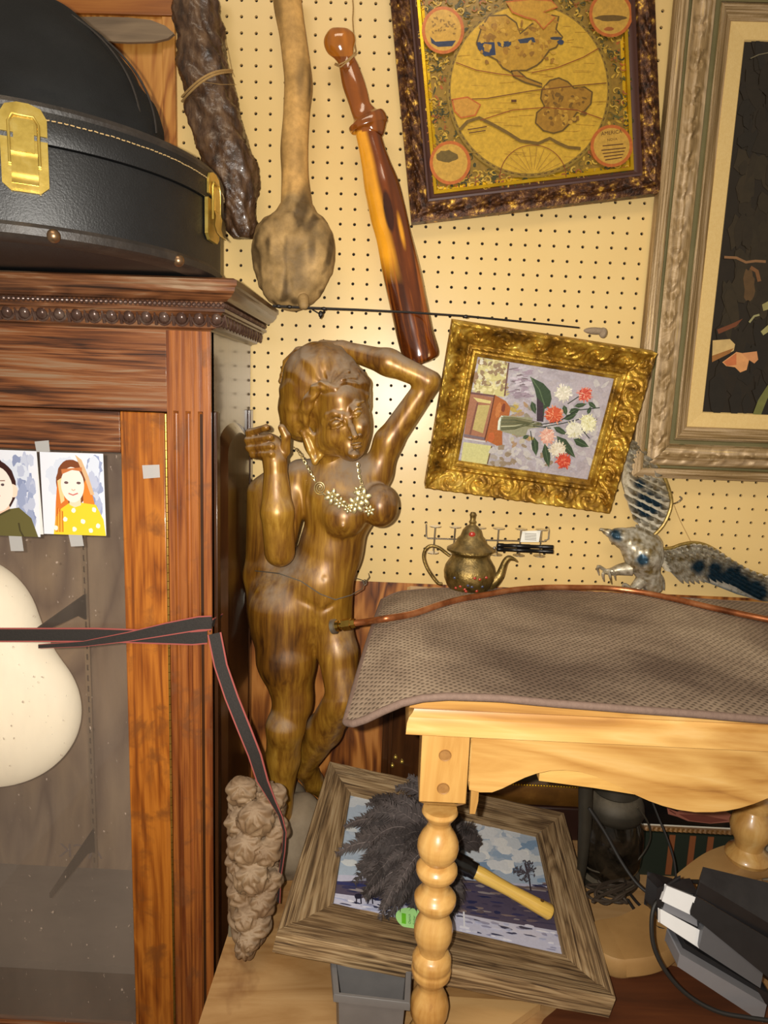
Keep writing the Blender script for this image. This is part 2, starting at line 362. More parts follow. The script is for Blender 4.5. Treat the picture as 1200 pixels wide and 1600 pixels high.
# plywood bench
xe = atZ(310, 1600, ZP)[0]
M_deck = wood('dusty_plywood_deck', [S(112, 74, 38), S(158, 116, 66), S(182, 142, 92), S(196, 158, 108)], 'x', .7, 0, 20, 3, .15, dis=1.0, stain=(S(112, 66, 32), 5))
M_brown = wood('dark_brown_board', [S(50, 24, 8), S(84, 42, 16), S(104, 56, 24)], 'x', .6, 0, 30, 3, .15)
bench = thing('plywood_bench', (xe + .5, -.3, -1.5), 'low bench topped with a dusty stained plywood sheet, under the picture and the bin', 'bench')
b = MB(); b.box(xe, XR, -.95, .001, ZP - .006, ZP, 0)
for k, m_ in enumerate((1, 0, 1)): b.box(xe, XR, -.95, .001, ZP - .010 - .0042 * k, ZP - .0062 - .0042 * k, m_)
b.build('bench_top', [M_deck, plain('ply_layer', S(214, 178, 122), .7)], bench)
for x_ in (xe + .05, XR - .09):
    b = MB(); b.box(x_, x_ + .05, -.10, -.05, -1.5, ZP - .019); b.build('leg', M_brown, bench)
    b = MB(); b.box(x_, x_ + .05, -.90, -.85, -1.5, ZP - .019); b.build('leg', M_brown, bench)

# ------------------------------------------------------------ display cabinet
YF = -.270; XS = -.310; ZC = -.150
W_cab = [S(56, 26, 10), S(108, 52, 22), S(140, 76, 38), S(152, 112, 84)]
M_rail = wood('cabinet_oak_worn_x', [S(54, 28, 14), S(112, 62, 30), S(142, 86, 46), S(150, 120, 92)], 'x', .45, .15, 170, 4.2, .6, [.36, .46, .54, .64])
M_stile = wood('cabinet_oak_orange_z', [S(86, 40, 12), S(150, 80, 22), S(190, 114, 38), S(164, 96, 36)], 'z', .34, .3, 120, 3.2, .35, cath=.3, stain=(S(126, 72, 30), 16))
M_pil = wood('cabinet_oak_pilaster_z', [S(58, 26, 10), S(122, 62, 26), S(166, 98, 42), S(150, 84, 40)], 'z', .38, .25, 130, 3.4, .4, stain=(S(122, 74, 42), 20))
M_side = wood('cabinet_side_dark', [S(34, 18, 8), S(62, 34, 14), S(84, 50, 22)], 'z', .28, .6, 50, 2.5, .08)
M_corn = wood('cabinet_cornice', [S(46, 26, 14), S(94, 56, 32), S(124, 78, 46), S(154, 126, 98)], 'x', .36, .3, 110, 5, .4, [.34, .46, .56, .68])
M_cornY = wood('cabinet_cornice_side', [S(44, 24, 10), S(84, 52, 26), S(112, 78, 44)], 'y', .4, .3, 50, 4, .15)
M_bead = mottled('worn_silvery_wood', [S(44, 26, 22), S(92, 68, 58), S(156, 138, 124)], (60, 60, 60), .22, .35, .1, 90)
cab = thing('display_cabinet', (-.55, -.13, -1.5), 'tall dark oak display cabinet with carved cornice, fluted corner post and glass door', 'cabinet')
XCL = -.86
XP = atY(262, 700, YF)[0]; XD = atY(188, 700, YF)[0]; ZD = atY(120, 640, YF)[2]; ZR = atY(100, 704, YF)[2]; ZU = -.207
b = MB(); b.box(XCL, XS - .0005, YF + .006, -.008, -1.44, -1.42); b.box(XCL, XCL + .02, YF + .006, -.008, -1.42, ZU); b.box(XCL, XS - .004, YF + .01, -.008, ZU - .02, ZU)
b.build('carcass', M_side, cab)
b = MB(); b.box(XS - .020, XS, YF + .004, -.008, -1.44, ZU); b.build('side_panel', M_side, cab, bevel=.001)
# raised arched field on the side
zt = atX(352, 662, XS)[2]
pts = [V3(XS, -.225, -1.38), V3(XS, -.045, -1.38)] + [V3(XS, -.135 + .09 * math.cos(t), zt - .03 + .03 * math.sin(t)) for t in np.linspace(0, PI, 13)]
b = MB(); c_ = sum(pts) / len(pts)
inn = [V3(XS + .010, p[1] + (.016 if p[1] < -.135 else -.016) * min(1, abs(p[1] + .135) / .05), p[2] + (.016 if p[2] < -1.3 else -.016)) for p in pts]
n = len(pts); b.add(pts + inn, [(i, (i + 1) % n, (i + 1) % n + n, i + n) for i in range(n)] + [tuple(range(n, 2 * n))])
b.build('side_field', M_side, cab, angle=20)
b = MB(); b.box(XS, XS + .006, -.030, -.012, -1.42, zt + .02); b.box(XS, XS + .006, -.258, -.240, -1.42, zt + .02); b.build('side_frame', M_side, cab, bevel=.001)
b = MB(); b.box(XCL + .02, XS - .022, -.022, -.012, -1.42, ZU - .02)
M_back = wood('cabinet_inside_back', [S(96, 72, 58), S(136, 112, 90), S(160, 134, 106)], 'z', .6, 0, 20, 2, .1, cath=1)
b.build('back_panel', M_back, cab)
b = MB(); b.box(XCL + .02, XS - .022, YF + .012, -.022, -1.30, -1.285); b.build('inside_floor', mottled('grey_felt', [S(86, 78, 74), S(120, 112, 104)], (12, 30, 12), .9), cab)
b = MB(); b.box(XCL, XP, YF - .0, YF + .018, ZD + .0015, ZU); b.build('frieze', M_rail, cab, bevel=.001)
# fluted pilaster, real grooves
def pilaster():
    z0, z1, zf = -1.44, ZU, ZD + .004
    b = MB(); W = XS - XP; gx = [XP + W * t for t in (.20, .48, .76)]; gw = .0038
    b.box(XP, XS, YF, YF + .016, zf, z1)
    edges = [XP] + sum([[g - gw, g + gw] for g in gx], []) + [XS]
    for i in range(0, 8, 2): b.box(edges[i], edges[i + 1], YF, YF + .016, z0, zf)
    for g in gx:
        b.grid(lambda u, v, g=g: V3(g + gw * math.cos(PI * (1 - u)), YF + .0045 * math.sin(PI * u) + .0005, z0 + (zf - z0) * v), 8, 2)
        b.grid(lambda u, v, g=g: V3(g + gw * math.cos(PI * (1 - u)), YF + .0045 * math.sin(PI * u) * (1 - v) - .0001, zf - .004 + .004 * math.sin(PI * u) * v), 8, 3)
    return b.build('pilaster', M_pil, cab, angle=30)
pilaster()
def sweep2(prof, mats, name, par, x0, xc, yc, y1, zt_):
    """cornice along the front and round the right-hand corner"""
    b = MB(); m = len(prof)
    A = [(x0, yc - o, zt_ + z) for o, z in prof]; B = [(xc + o, yc - o, zt_ + z) for o, z in prof]; Cc = [(xc + o, y1, zt_ + z) for o, z in prof]
    b.add(A + B, [(i, i + 1, m + i + 1, m + i) for i in range(m - 1)], 0); b.add(B + Cc, [(i, i + 1, m + i + 1, m + i) for i in range(m - 1)], 1)
    o = prof[0][0]; b.add([(x0, yc - o, zt_), (xc + o, yc - o, zt_), (xc + o, y1, zt_), (x0, y1, zt_)], [(0, 1, 2, 3)], 0)
    return b.build(name, mats, par, angle=28)
prof = [(.044, 0), (.050, -.003), (.050, -.010), (.047, -.012), (.046, -.017), (.040, -.024), (.034, -.027), (.032, -.029), (.026, -.030), (.026, -.038), (.0285, -.039), (.028, -.043), (.024, -.044), (.018, -.050), (.012, -.060), (.011, -.064), (.002, -.066), (.0, -.068)]
sweep2(prof, [M_corn, M_cornY], 'cornice', cab, XCL, XS, YF, -.004, ZC)
b = MB(); x = XS + .026
while x > -.64: b.ball((x, YF - .0275, ZC - .034), (.0034, .0034, .0037), 8, 6); x -= .0069
y = YF - .022
while y < -.01: b.ball((XS + .0275, y, ZC - .034), (.0034, .0034, .0037), 8, 6); y += .0069
b.build('bead_moulding', M_bead, cab)
b = MB(); rot = lambda a: np.array([[1, 0, 0], [0, math.cos(a), -math.sin(a)], [0, math.sin(a), math.cos(a)]])
x = XS + .014
while x > -.64:
    b.ball((x, YF - .0185, ZC - .0525), (.0078, .0065, .0088), 12, 8, rot=rot(.5))
    b.tube([V3(x + .0105 * math.cos(t), YF - .0185 + .004 * (1 - math.cos(t - PI / 2 * 3)) * .3, ZC - .050 + .0125 * math.sin(t)) for t in np.linspace(PI, 2 * PI, 9)], .0016, 6)
    b.tube([V3(x + .0125, YF - .022, ZC - .046), V3(x + .0125, YF - .0135, ZC - .062)], [.0012, .0026], 6)
    x -= .025
y = YF - .004
while y < -.01:
    b.ball((XS + .0185, y, ZC - .0525), (.0060, .0062, .0088), 10, 7); b.tube([V3(XS + .0205, y + .0085 * math.cos(t), ZC - .050 + .0125 * math.sin(t)) for t in np.linspace(PI, 2 * PI, 8)], .0016, 6); y += .0195
b.build('egg_and_dart_moulding', M_bead, cab)
# door: rail, stile, glass, brass hinge
door = MB(); door.box(XCL + .03, XD, YF + .001, YF + .018, ZR, ZD); dr = door.build('door_rail', M_rail, cab, bevel=.0015)
b = MB(); b.box(XD + .0006, XP - .0042, YF, YF + .018, -1.40, ZD); b.build('door_stile', M_stile, cab, bevel=.0015)
b = MB(); b.box(XCL + .03, XD - .0003, YF + .001, YF + .018, -1.445, -1.40); b.build('door_rail', M_rail, cab, bevel=.0015)
b = MB(); zz = ZD - .001
xh = XP - .0022
while zz > -1.40: b.lathe([(.0019, 0), (.0019, .0125)], 8, (xh, YF - .0008, zz - .013)); zz -= .0134
b.build('brass_hinge', mottled('aged_brass', [S(110, 78, 30), S(188, 148, 70), S(216, 184, 104)], (90, 90, 30), .35, .9, .1), cab)
mg, nt, pb = base('dusty_glass', .05); nt.nodes.remove(pb); out = nt.nodes['Material Output']
tr = nd(nt, 'ShaderNodeBsdfTransparent'); gl = nd(nt, 'ShaderNodeBsdfGlossy'); gl.inputs['Roughness'].default_value = .04; df = nd(nt, 'ShaderNodeBsdfDiffuse'); df.inputs[0].default_value = (*S(186, 166, 150), 1)
lw = nd(nt, 'ShaderNodeLayerWeight'); pw = nd(nt, 'ShaderNodeMath', operation='POWER'); pw.inputs[1].default_value = 5; nt.links.new(lw.outputs['Facing'], pw.inputs[0]); lw.inputs[0].default_value = .5; fr = nd(nt, 'ShaderNodeMath', operation='MULTIPLY_ADD'); fr.inputs[1].default_value = .95; fr.inputs[2].default_value = .03; nt.links.new(pw.outputs[0], fr.inputs[0]); mx1 = nd(nt, 'ShaderNodeMixShader'); nt.links.new(fr.outputs[0], mx1.inputs[0]); nt.links.new(tr.outputs[0], mx1.inputs[1]); nt.links.new(gl.outputs[0], mx1.inputs[2])
n1 = noise(nt, coords(nt, 'obj', (6, 6, 2.0)), 1, 6, .6); n2 = noise(nt, coords(nt, 'obj', (1, 1, .6)), 150, 2, .5); tcz = nd(nt, 'ShaderNodeTexCoord'); sz = nd(nt, 'ShaderNodeSeparateXYZ'); nt.links.new(tcz.outputs['Object'], sz.inputs[0]); dz = nd(nt, 'ShaderNodeMapRange'); dz.inputs[1].default_value = -.70; dz.inputs[2].default_value = -1.25; dz.inputs[3].default_value = .0; dz.inputs[4].default_value = .17; nt.links.new(sz.outputs[2], dz.inputs[0])
r1 = ramp(nt, n1, [(.01, .01, .01), (.10, .10, .10)], [.4, .7]); r2 = ramp(nt, n2, [(0, 0, 0), (.8, .8, .8)], [.72, .78])
ad = nd(nt, 'ShaderNodeMath', operation='ADD'); nt.links.new(r1, ad.inputs[0]); nt.links.new(r2, ad.inputs[1]); ad.use_clamp = True; ad0 = ad; ad = nd(nt, 'ShaderNodeMath', operation='ADD'); nt.links.new(ad0.outputs[0], ad.inputs[0]); nt.links.new(dz.outputs[0], ad.inputs[1]); ad.use_clamp = True
mx2 = nd(nt, 'ShaderNodeMixShader'); nt.links.new(ad.outputs[0], mx2.inputs[0]); nt.links.new(mx1.outputs[0], mx2.inputs[1]); nt.links.new(df.outputs[0], mx2.inputs[2]); nt.links.new(mx2.outputs[0], out.inputs[0])
b = MB(); YG = YF + .008; b.box(XCL + .03, XD, YG, YG + .003, -1.40, ZR); b.build('glass_pane', mg, cab)
# slotted shelf standards and black brackets inside
M_std = plain('zinc_strip', S(150, 128, 104), .45, .5); M_blk = plain('black_iron', S(24, 20, 20), .5, .3)
def standard(xc):
    b = MB(); w_ = .005; z = -.50
    b.box(xc - w_, xc - .0018, -.028, -.022, -1.28, -.30); b.box(xc + .0018, xc + w_, -.028, -.022, -1.28, -.30); z = -.30
    while z > -1.27: b.box(xc - .0018, xc + .0018, -.028, -.022, z - .010, z); z -= .022
    return b.build('shelf_standard', M_std, cab)
xst = atY(141, 1150, -.028)[0]; standard(xst); standard(xst - .28)
for zb in (atY(140, 945, -.03)[2], atY(140, 1310, -.03)[2]):
    b = MB(); b.prism([V3(xst - .002, -.030, zb + .02), V3(xst - .002, -.20, zb + .012), V3(xst - .002, -.20, zb + .002), V3(xst - .002, -.06, zb - .012), V3(xst - .002, -.030, zb - .03)], (.004, 0, 0)); b.build('shelf_bracket', M_blk, cab)
b = MB(); b.text('ACK', .045, atY(160, 1342, -.0225), (-1, 0, 0), (0, 0, 1)); b.build('lettering', plain('reflected_letter_grey', S(120, 104, 100), .8), cab)  # imitates a faint mirrored reflection in the glass, drawn as letters on the back
# added glowing shape behind the glass, stands in for a bright blur near the lens
gb = sculpt_obj('lens_blur_shape', [('e', atY(-22, 1105, -.150), (.170, .072, .150), None, .03), ('e', atY(-50, 985, -.150), (.125, .066, .135), None, .05)], .006,
    mottled('blur_glow_cream', [S(255, 238, 208), S(255, 246, 226)], (6, 6, 6), .6, 0, 0, spec=.3))
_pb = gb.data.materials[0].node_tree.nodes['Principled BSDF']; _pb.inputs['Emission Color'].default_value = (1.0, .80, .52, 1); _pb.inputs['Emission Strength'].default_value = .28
tag(gb, 'added pale glowing shape behind the cabinet glass, standing in for a bright blur near the lens', 'globe')  # no real globe here, only the added blur stand-in

# ------------------------------------------------------------ flat pictures: polygons painted on one mesh
class Art:
    def __init__(s, P00, P10, P01, step=1.1e-5):
        s.o = np.asarray(P00, float); s.U = np.asarray(P10, float) - s.o; s.V = np.asarray(P01, float) - s.o; s.n = unit(np.cross(s.V, s.U)); s.k = 0; s.b = MB(); s.step = step
    def P(s, u, v): return s.o + s.U * u + s.V * v + s.n * s.k * s.step
    def poly(s, pts, col, keep=False):
        s.k += .3 if keep else 1
        s.b.add([s.P(*p) for p in pts], [tuple(range(len(pts)))], 0, None, tuple(col)); return s
    def blob(s, cx, cy, rx, ry, col, rot=0, jit=.12, n=18, keep=False, rnd=random):
        ph = [rnd.uniform(1 - jit, 1 + jit) for _ in range(n)]; c, si = math.cos(rot), math.sin(rot)
        return s.poly([(cx + (rx * ph[i] * math.cos(2 * PI * i / n)) * c - (ry * ph[i] * math.sin(2 * PI * i / n)) * si, cy + (rx * ph[i] * math.cos(2 * PI * i / n)) * si + (ry * ph[i] * math.sin(2 * PI * i / n)) * c) for i in range(n)], col, keep)
    def line(s, pts, w_, col, taper=False):
        s.k += 1; asp = np.linalg.norm(s.U) / np.linalg.norm(s.V)
        L = []; R = []; m = len(pts)
        for i in range(m):
            a = pts[max(i - 1, 0)]; c = pts[min(i + 1, m - 1)]; dx, dy = (c[0] - a[0]) * asp, c[1] - a[1]; l = math.hypot(dx, dy) or 1
            ww = w_ * (1 - .8 * i / (m - 1) if taper else 1); nx, ny = -dy / l * ww / asp, dx / l * ww
            L.append((pts[i][0] + nx, pts[i][1] + ny)); R.append((pts[i][0] - nx, pts[i][1] - ny))
        vs = [s.P(*p) for p in L + R]; s.b.add(vs, [(i, i + 1, m + i + 1, m + i) for i in range(m - 1)], 0, None, tuple(col)); return s
    def ring(s, cx, cy, rx, ry, w_, col, n=40, t0=0, t1=2 * PI, dash=False):
        s.k += 1; ts = np.linspace(t0, t1, n + 1); vs = []
        for t in ts: vs += [s.P(cx + rx * math.cos(t), cy + ry * math.sin(t)), s.P(cx + (rx - w_) * math.cos(t), cy + (ry - w_ * ry / rx) * math.sin(t))]
        s.b.add(vs, [(2 * i, 2 * i + 1, 2 * i + 3, 2 * i + 2) for i in range(0, n, 2 if dash else 1)], 0, None, tuple(col)); return s
    def text(s, body, size, u, v, col, align='LEFT'):
        s.k += 1; s.b.text(body, size, s.P(u, v), s.U, -s.V, tuple(col), 0, align); return s
    def done(s, name, mat, parent=None): return s.b.build(name, mat, parent, smooth=False)
R01 = [(0, 0), (1, 0), (1, 1), (0, 1)]
M_photo = painted('photo_print', .25, 0, .0, 60, .5, .3, 0)
YPh = YF - .0015
def photo_back(q, par):
    b = MB(); n_ = unit(np.cross(q[1] - q[0], q[3] - q[0])); b.prism([p for p in q], V3(0, .0006, 0)); b.build('print_backing', plain('white_card', S(240, 238, 235), .6), par)
def portrait(q, girl, label, loc):
    t = thing('school_photo', loc, label, 'photograph', None)
    photo_back(q, t); a = Art(q[0] + V3(0, -.0002, 0), q[1] + V3(0, -.0002, 0), q[3] + V3(0, -.0002, 0)); r = random.Random(3 + girl)
    a.n = V3(0, -1, 0); a.poly(R01, S(240, 242, 252))
    for i in range(60): a.blob(r.uniform(.58, .90) if not girl else r.uniform(.74, .90), r.uniform(.1, .85), r.uniform(.05, .09), r.uniform(.06, .12), S(*r.choice([(178, 186, 216), (160, 170, 204), (196, 202, 226), (206, 212, 232), (146, 156, 192)])), 0, .2, 16, rnd=r) if i % 3 else a.blob(r.uniform(.12, .88), r.uniform(.12, .5), .09, .09, S(224, 230, 245), 0, .2, 16, rnd=r)
    if not girl:
        dk = S(58, 24, 20); a.poly([(0.2, .17), (.22, .07), (.27, .03), (.26, .1), (.33, .16)], dk)
        a.blob(.17, .42, .40, .31, dk, 0, .02, 30); a.blob(.52, .47, .07, .08, S(255, 226, 204)); a.poly([(.0, .62), (.40, .62), (.46, .78), (0, .80)], S(246, 206, 178))
        a.blob(.14, .455, .36, .27, S(255, 240, 228), 0, .01, 30)
        a.poly([(0, .73), (.18, .76), (.42, .68), (.60, .66), (.84, .78), (.96, 1), (0, 1)], S(104, 96, 52)); a.line([(.0, .735), (.18, .765), (.42, .69)], .012, S(80, 72, 40)); a.line([(.58, .84), (.60, .93), (.66, 1)], .01, S(70, 62, 34))
        for x_ in (.01, .30): a.blob(x_, .40, .035, .016, S(92, 74, 80), 0, .1, 10); a.line([(x_ - .05, .355), (x_ + .05, .352)], .006, S(150, 110, 96))
        a.line([(.08, .44), (.10, .475), (.14, .48)], .006, S(214, 160, 140)); a.line([(.06, .53), (.15, .535), (.24, .53)], .009, S(222, 140, 130))
    else:
        a.blob(.50, .36, .26, .28, S(132, 72, 40), 0, .03, 30)
        a.poly([(.26, .34), (.22, .6), (.18, .98), (.32, 1), (.42, .7), (.42, .4)], S(226, 124, 48)); a.poly([(.72, .3), (.80, .45), (.84, .62), (.82, .78), (.74, .80), (.66, .62), (.66, .4)], S(232, 136, 52))
        a.poly([(.56, .02), (.66, .08), (.76, .28), (.84, .5), (.78, .5), (.70, .3)], S(226, 186, 142)); a.poly([(.26, .34), (.30, .62), (.36, .58), (.34, .3)], S(255, 212, 150))
        a.poly([(.30, .68), (.45, .60), (.62, .60), (.86, .62), (.97, .8), (1, 1), (.16, 1), (.2, .8)], S(252, 214, 52))
        a.poly([(.44, .52), (.62, .52), (.62, .63), (.52, .66), (.44, .63)], S(252, 222, 190)); a.blob(.50, .385, .185, .215, S(255, 240, 228), 0, .01, 30); a.poly([(.33, .2), (.66, .17), (.66, .22), (.5, .205), (.34, .26)], S(206, 122, 70))
        for i in range(6): a.line([(.22 + .02 * i, .66 + .01 * i), (.19 + .024 * i, .97)], .006, S(*(206, 96, 30) if i % 2 else (240, 160, 70)))
        for x_ in (.40, .60): a.blob(x_, .36, .035, .016, S(110, 84, 86), 0, .1, 10)
        a.line([(.48, .44), (.51, .455), (.54, .44)], .006, S(230, 178, 150)); a.line([(.43, .49), (.50, .51), (.58, .485)], .008, S(214, 118, 110))
        for x_, y_ in ((.50, .70), (.36, .81), (.64, .83), (.50, .93), (.83, .68), (.88, .88), (.76, .94), (.2, .92)): a.blob(x_, y_, .035, .03, S(255, 252, 236), 0, .15, 12)
    a.done('picture', M_photo, t); return t
portrait([atY(*p, YPh) for p in ((-22, 702), (57, 705), (68, 835), (-14, 836))], 0, 'small photograph of a boy in an olive green shirt, taped on the cabinet glass', atY(20, 836, YPh))
portrait([atY(*p, YPh) for p in ((62, 706), (161, 709), (166, 836), (69, 834))], 1, 'small photograph of a girl in a yellow dotted shirt, taped on the cabinet glass', atY(115, 836, YPh))
mt, nt, pb = base('clear_tape', .35); pb.inputs['Base Color'].default_value = (*S(214, 212, 210), 1); pb.inputs['Alpha'].default_value = .55
for ps, lab in (([(54, 690), (76, 688), (78, 706), (57, 706)], 'strip of clear tape on the door rail above the two photographs'),
          ([(12, 826), (32, 825), (37, 861), (17, 861)], 'strip of clear tape at the bottom of the boy photograph'),
          ([(106, 830), (127, 830), (131, 853), (111, 854)], 'strip of clear tape at the bottom of the girl photograph'),
          ([(222, 727), (249, 726), (250, 746), (224, 748)], 'square of clear tape stuck on the orange door stile')):
    b = MB(); b.prism([atY(*p, YPh - .0008) for p in ps], (0, .0003, 0)); tag(b.build('tape', mt), lab, 'tape')

# ------------------------------------------------------------ black strap with red edges
M_sb = mottled('black_webbing', [S(30, 26, 24), S(56, 50, 46)], (300, 300, 300), .7, 0, .3, 600); M_sr = plain('red_edge', S(168, 84, 78), .8)
st = thing('webbing_strap', atY(250, 985, YF), 'black webbing strap with red edges tied round the cabinet', 'strap')
ys = YF - .003
b = MB(); ps = [(-60, 992), (60, 992), (150, 992), (240, 995), (300, 997), (324, 995)]; b.ribbon([atY(*p, ys) for p in ps], [V3(0, 0, .023)] * 6, .0012, (1, 0, 1), .09); b.build('band', [M_sb, M_sr], st)
ps = [(60, 1010, 7), (130, 1006, 10), (200, 995, 17), (260, 983, 23), (310, 974, 25), (331, 973, 25)]
b = MB(); b.ribbon([atY(x, y, ys - .0016) for x, y, w_ in ps], [V3(0, 0, w_ * .00094) for x, y, w_ in ps], .0012, (1, 0, 1), .08); b.build('band', [M_sb, M_sr], st)
ps = [(330, 978, ys - .0008, 24), (345, 967, -.22, 18), (365, 948, -.12, 15), (392, 922, -.02, 12)]
b = MB(); b.ribbon([atY(x, y, Y) for x, y, Y, w_ in ps], [V3(.006, 0, .001 * w_) for x, y, Y, w_ in ps], .0012, (1, 0, 1), .08); b.build('band', [M_sb, M_sr], st)
ps = [(335, 990, 24, 0), (345, 1040, 24, .2), (362, 1090, 25, .3), (382, 1140, 25, .35), (398, 1180, 24, .35), (410, 1220, 22, .6), (425, 1250, 14, 1.), (438, 1275, 8, 1.3), (445, 1300, 6, 1.4), (443, 1330, 6, 1.4), (437, 1370, 6, 1.5), (435, 1410, 6, 1.5)]
pt = [atY(x, y, YF - .004 - .02 * min(i, 3)) for i, (x, y, w_, t) in enumerate(ps)]
b = MB(); b.ribbon(pt, [V3(math.cos(.35), -.5 * t, .25) * w_ * .00095 for x, y, w_, t in ps], .0014, (1, 0, 1), .1); b.build('tail', [M_sb, M_sr], st)

# ------------------------------------------------------------ round black case on the cabinet
M_case = mottled('black_leatherette', [S(16, 16, 17), S(30, 30, 31)], (40, 40, 40), .42, 0, .5, 420, spec=.6, coat=.0, bd=.001)
M_rim = mottled('scuffed_black_rim', [S(18, 17, 16), S(44, 38, 34), S(74, 64, 54)], (30, 30, 30), .45, 0, .3, 200)
M_br = mottled('yellow_brass', [S(140, 112, 44), S(214, 184, 92), S(244, 224, 146)], (50, 50, 50), .28, .75, .15)
CX, CY, CR = -.55, -.285, .25; zb = ZC + .002
case = thing('instrument_case', (CX, CY, zb), 'round black leatherette case with brass latches on top of the cabinet', 'case')
b = MB(); b.lathe([(0, .002), (CR - .012, .002), (CR - .002, .008), (CR, .016), (CR, .097)], 96, (CX, CY, zb), caps=False); b.build('case_body', M_case, case)
b = MB(); b.lathe([(CR - .010, .099), (CR + .0035, .0985), (CR + .0045, .101), (CR + .0045, .130), (CR + .002, .1345), (CR - .004, .1375), (CR - .02, .1385), (0, .1400)], 96, (CX, CY, zb), caps=False); b.build('lid', M_case, case)
b = MB(); b.lathe([(CR - .02, .1385), (CR - .006, .1415), (CR + .003, .139), (CR + .0055, .134), (CR + .0045, .130)], 96, (CX, CY, zb), caps=False); b.build('lid_rim', M_rim, case)
b = MB(); b.lathe([(CR - .03, .0), (CR - .004, .0005), (CR + .002, .004), (CR + .003, .012), (CR, .0165)], 96, (CX, CY, zb), caps=False); b.build('base_rim', M_rim, case)
b = MB(); t = -1.9
while t < .3:
    w_ = .010; b.tube([V3(CX + (CR + .0052) * math.cos(t + d), CY + (CR + .0052) * math.sin(t + d), zb + .122 + random.uniform(-.0004, .0004)) for d in (0, .008, .016)], .0007, 5); t += .024
b.build('stitching', plain('cream_thread', S(190, 160, 110), .8), case)
def latch(t, name='latch'):
    c = V3(CX + (CR + .004) * math.cos(t), CY + (CR + .004) * math.sin(t), zb + .099); n_ = V3(math.cos(t), math.sin(t), 0); u = V3(-math.sin(t), math.cos(t), 0); z = V3(0, 0, 1)
    def plate(pts, d0, d1): bb.prism([c + u * x * 1.4 + z * y * 1.2 + n_ * d0 for x, y in pts], n_ * (d1 - d0))
    bb = MB(); plate([(-.016, .004), (.016, .004), (.016, .018), (.012, .026), (.004, .029), (-.004, .029), (-.012, .026), (-.016, .018)], 0, .003); plate([(-.016, .000), (.016, .000), (.016, -.038), (.010, -.044), (-.010, -.044), (-.016, -.038)], -.003, .0015)
    L = bb.build('latch_plate', M_br, case, bevel=.0008)
    bb = MB(); bb.tube([c + u * .014 * sx + z * y * 1.2 + n_ * .0052 for sx, y in ((-1, -.022), (-1, .012), (-.7, .018), (.7, .018), (1, .012), (1, -.022))], .0016, 8); plate([(-.007, .012), (.007, .012), (.007, -.012), (-.007, -.012)], .002, .007)
    vs = [c + u * x * 1.4 + z * y * 1.2 + n_ * d for (y, d) in ((-.012, .0065), (-.018, .009), (-.028, .0075), (-.036, .0105), (-.040, .0145)) for x in (-.009, .009)]
    bb.add(vs + [p - n_ * .0015 for p in vs], [(2 * i, 2 * i + 1, 2 * i + 3, 2 * i + 2) for i in range(4)] + [(10 + 2 * i, 12 + 2 * i, 13 + 2 * i, 11 + 2 * i) for i in range(4)] + [(8, 9, 19, 18)])
    bb.build('latch_lever', M_br, case)
latch(-1.118); latch(-.075)
for t_ in (-1.02, -.40, .2): bb = MB(); bb.ball((CX + (CR + .001) * math.cos(t_), CY + (CR + .001) * math.sin(t_), zb + .006), (.0075, .0075, .0075), 14, 9); bb.build('rivet', plain('dull_rivet', S(150, 120, 90), .35, .9), case)

# black cloth hat on the case
hc = atY(28, 214, -.33); M_hat = mottled('black_cloth', [S(14, 14, 15), S(28, 28, 28), S(46, 44, 42)], (9, 9, 9), .8, 0, .6, 700, spec=.25, bd=.001)
hz = zb + .141
def hat_d(v):
    return .0045 * vnoise(v * np.array([1, 1, 2.2]), 20, 1) + .006 * vnoise(v, 9, 4) + np.where(v[:, 2] < hz + .03, .003 * np.sin(v[:, 0] * 60), 0)
hat = thing('cloth_hat', (hc[0], hc[1], hz), 'black cloth hat with a ribbed brim, resting on the round case', 'hat')
prims = [('e', (hc[0], hc[1], hz + .02), (.188, .135, .150), None, .01), ('e', (hc[0] - .03, hc[1] + .01, hz + .085), (.13, .11, .10), None, .05), ('-', (hc[0], hc[1], hz - .40), (.6, .6, .40), None, .002)]
sculpt_obj('crown', prims, .0045, M_hat, hat, hat_d)
b = MB()
for k in range(2):
    b.tube([V3(hc[0] + (.190 - .012 * k) * math.cos(t), hc[1] - .02 - .02 * k, hz + .022 + (.148 + .002 * k) * math.sin(t)) * 1 for t in np.linspace(.02, 1.5, 26)], .0014, 6)
b.build('piping', M_rim, hat)
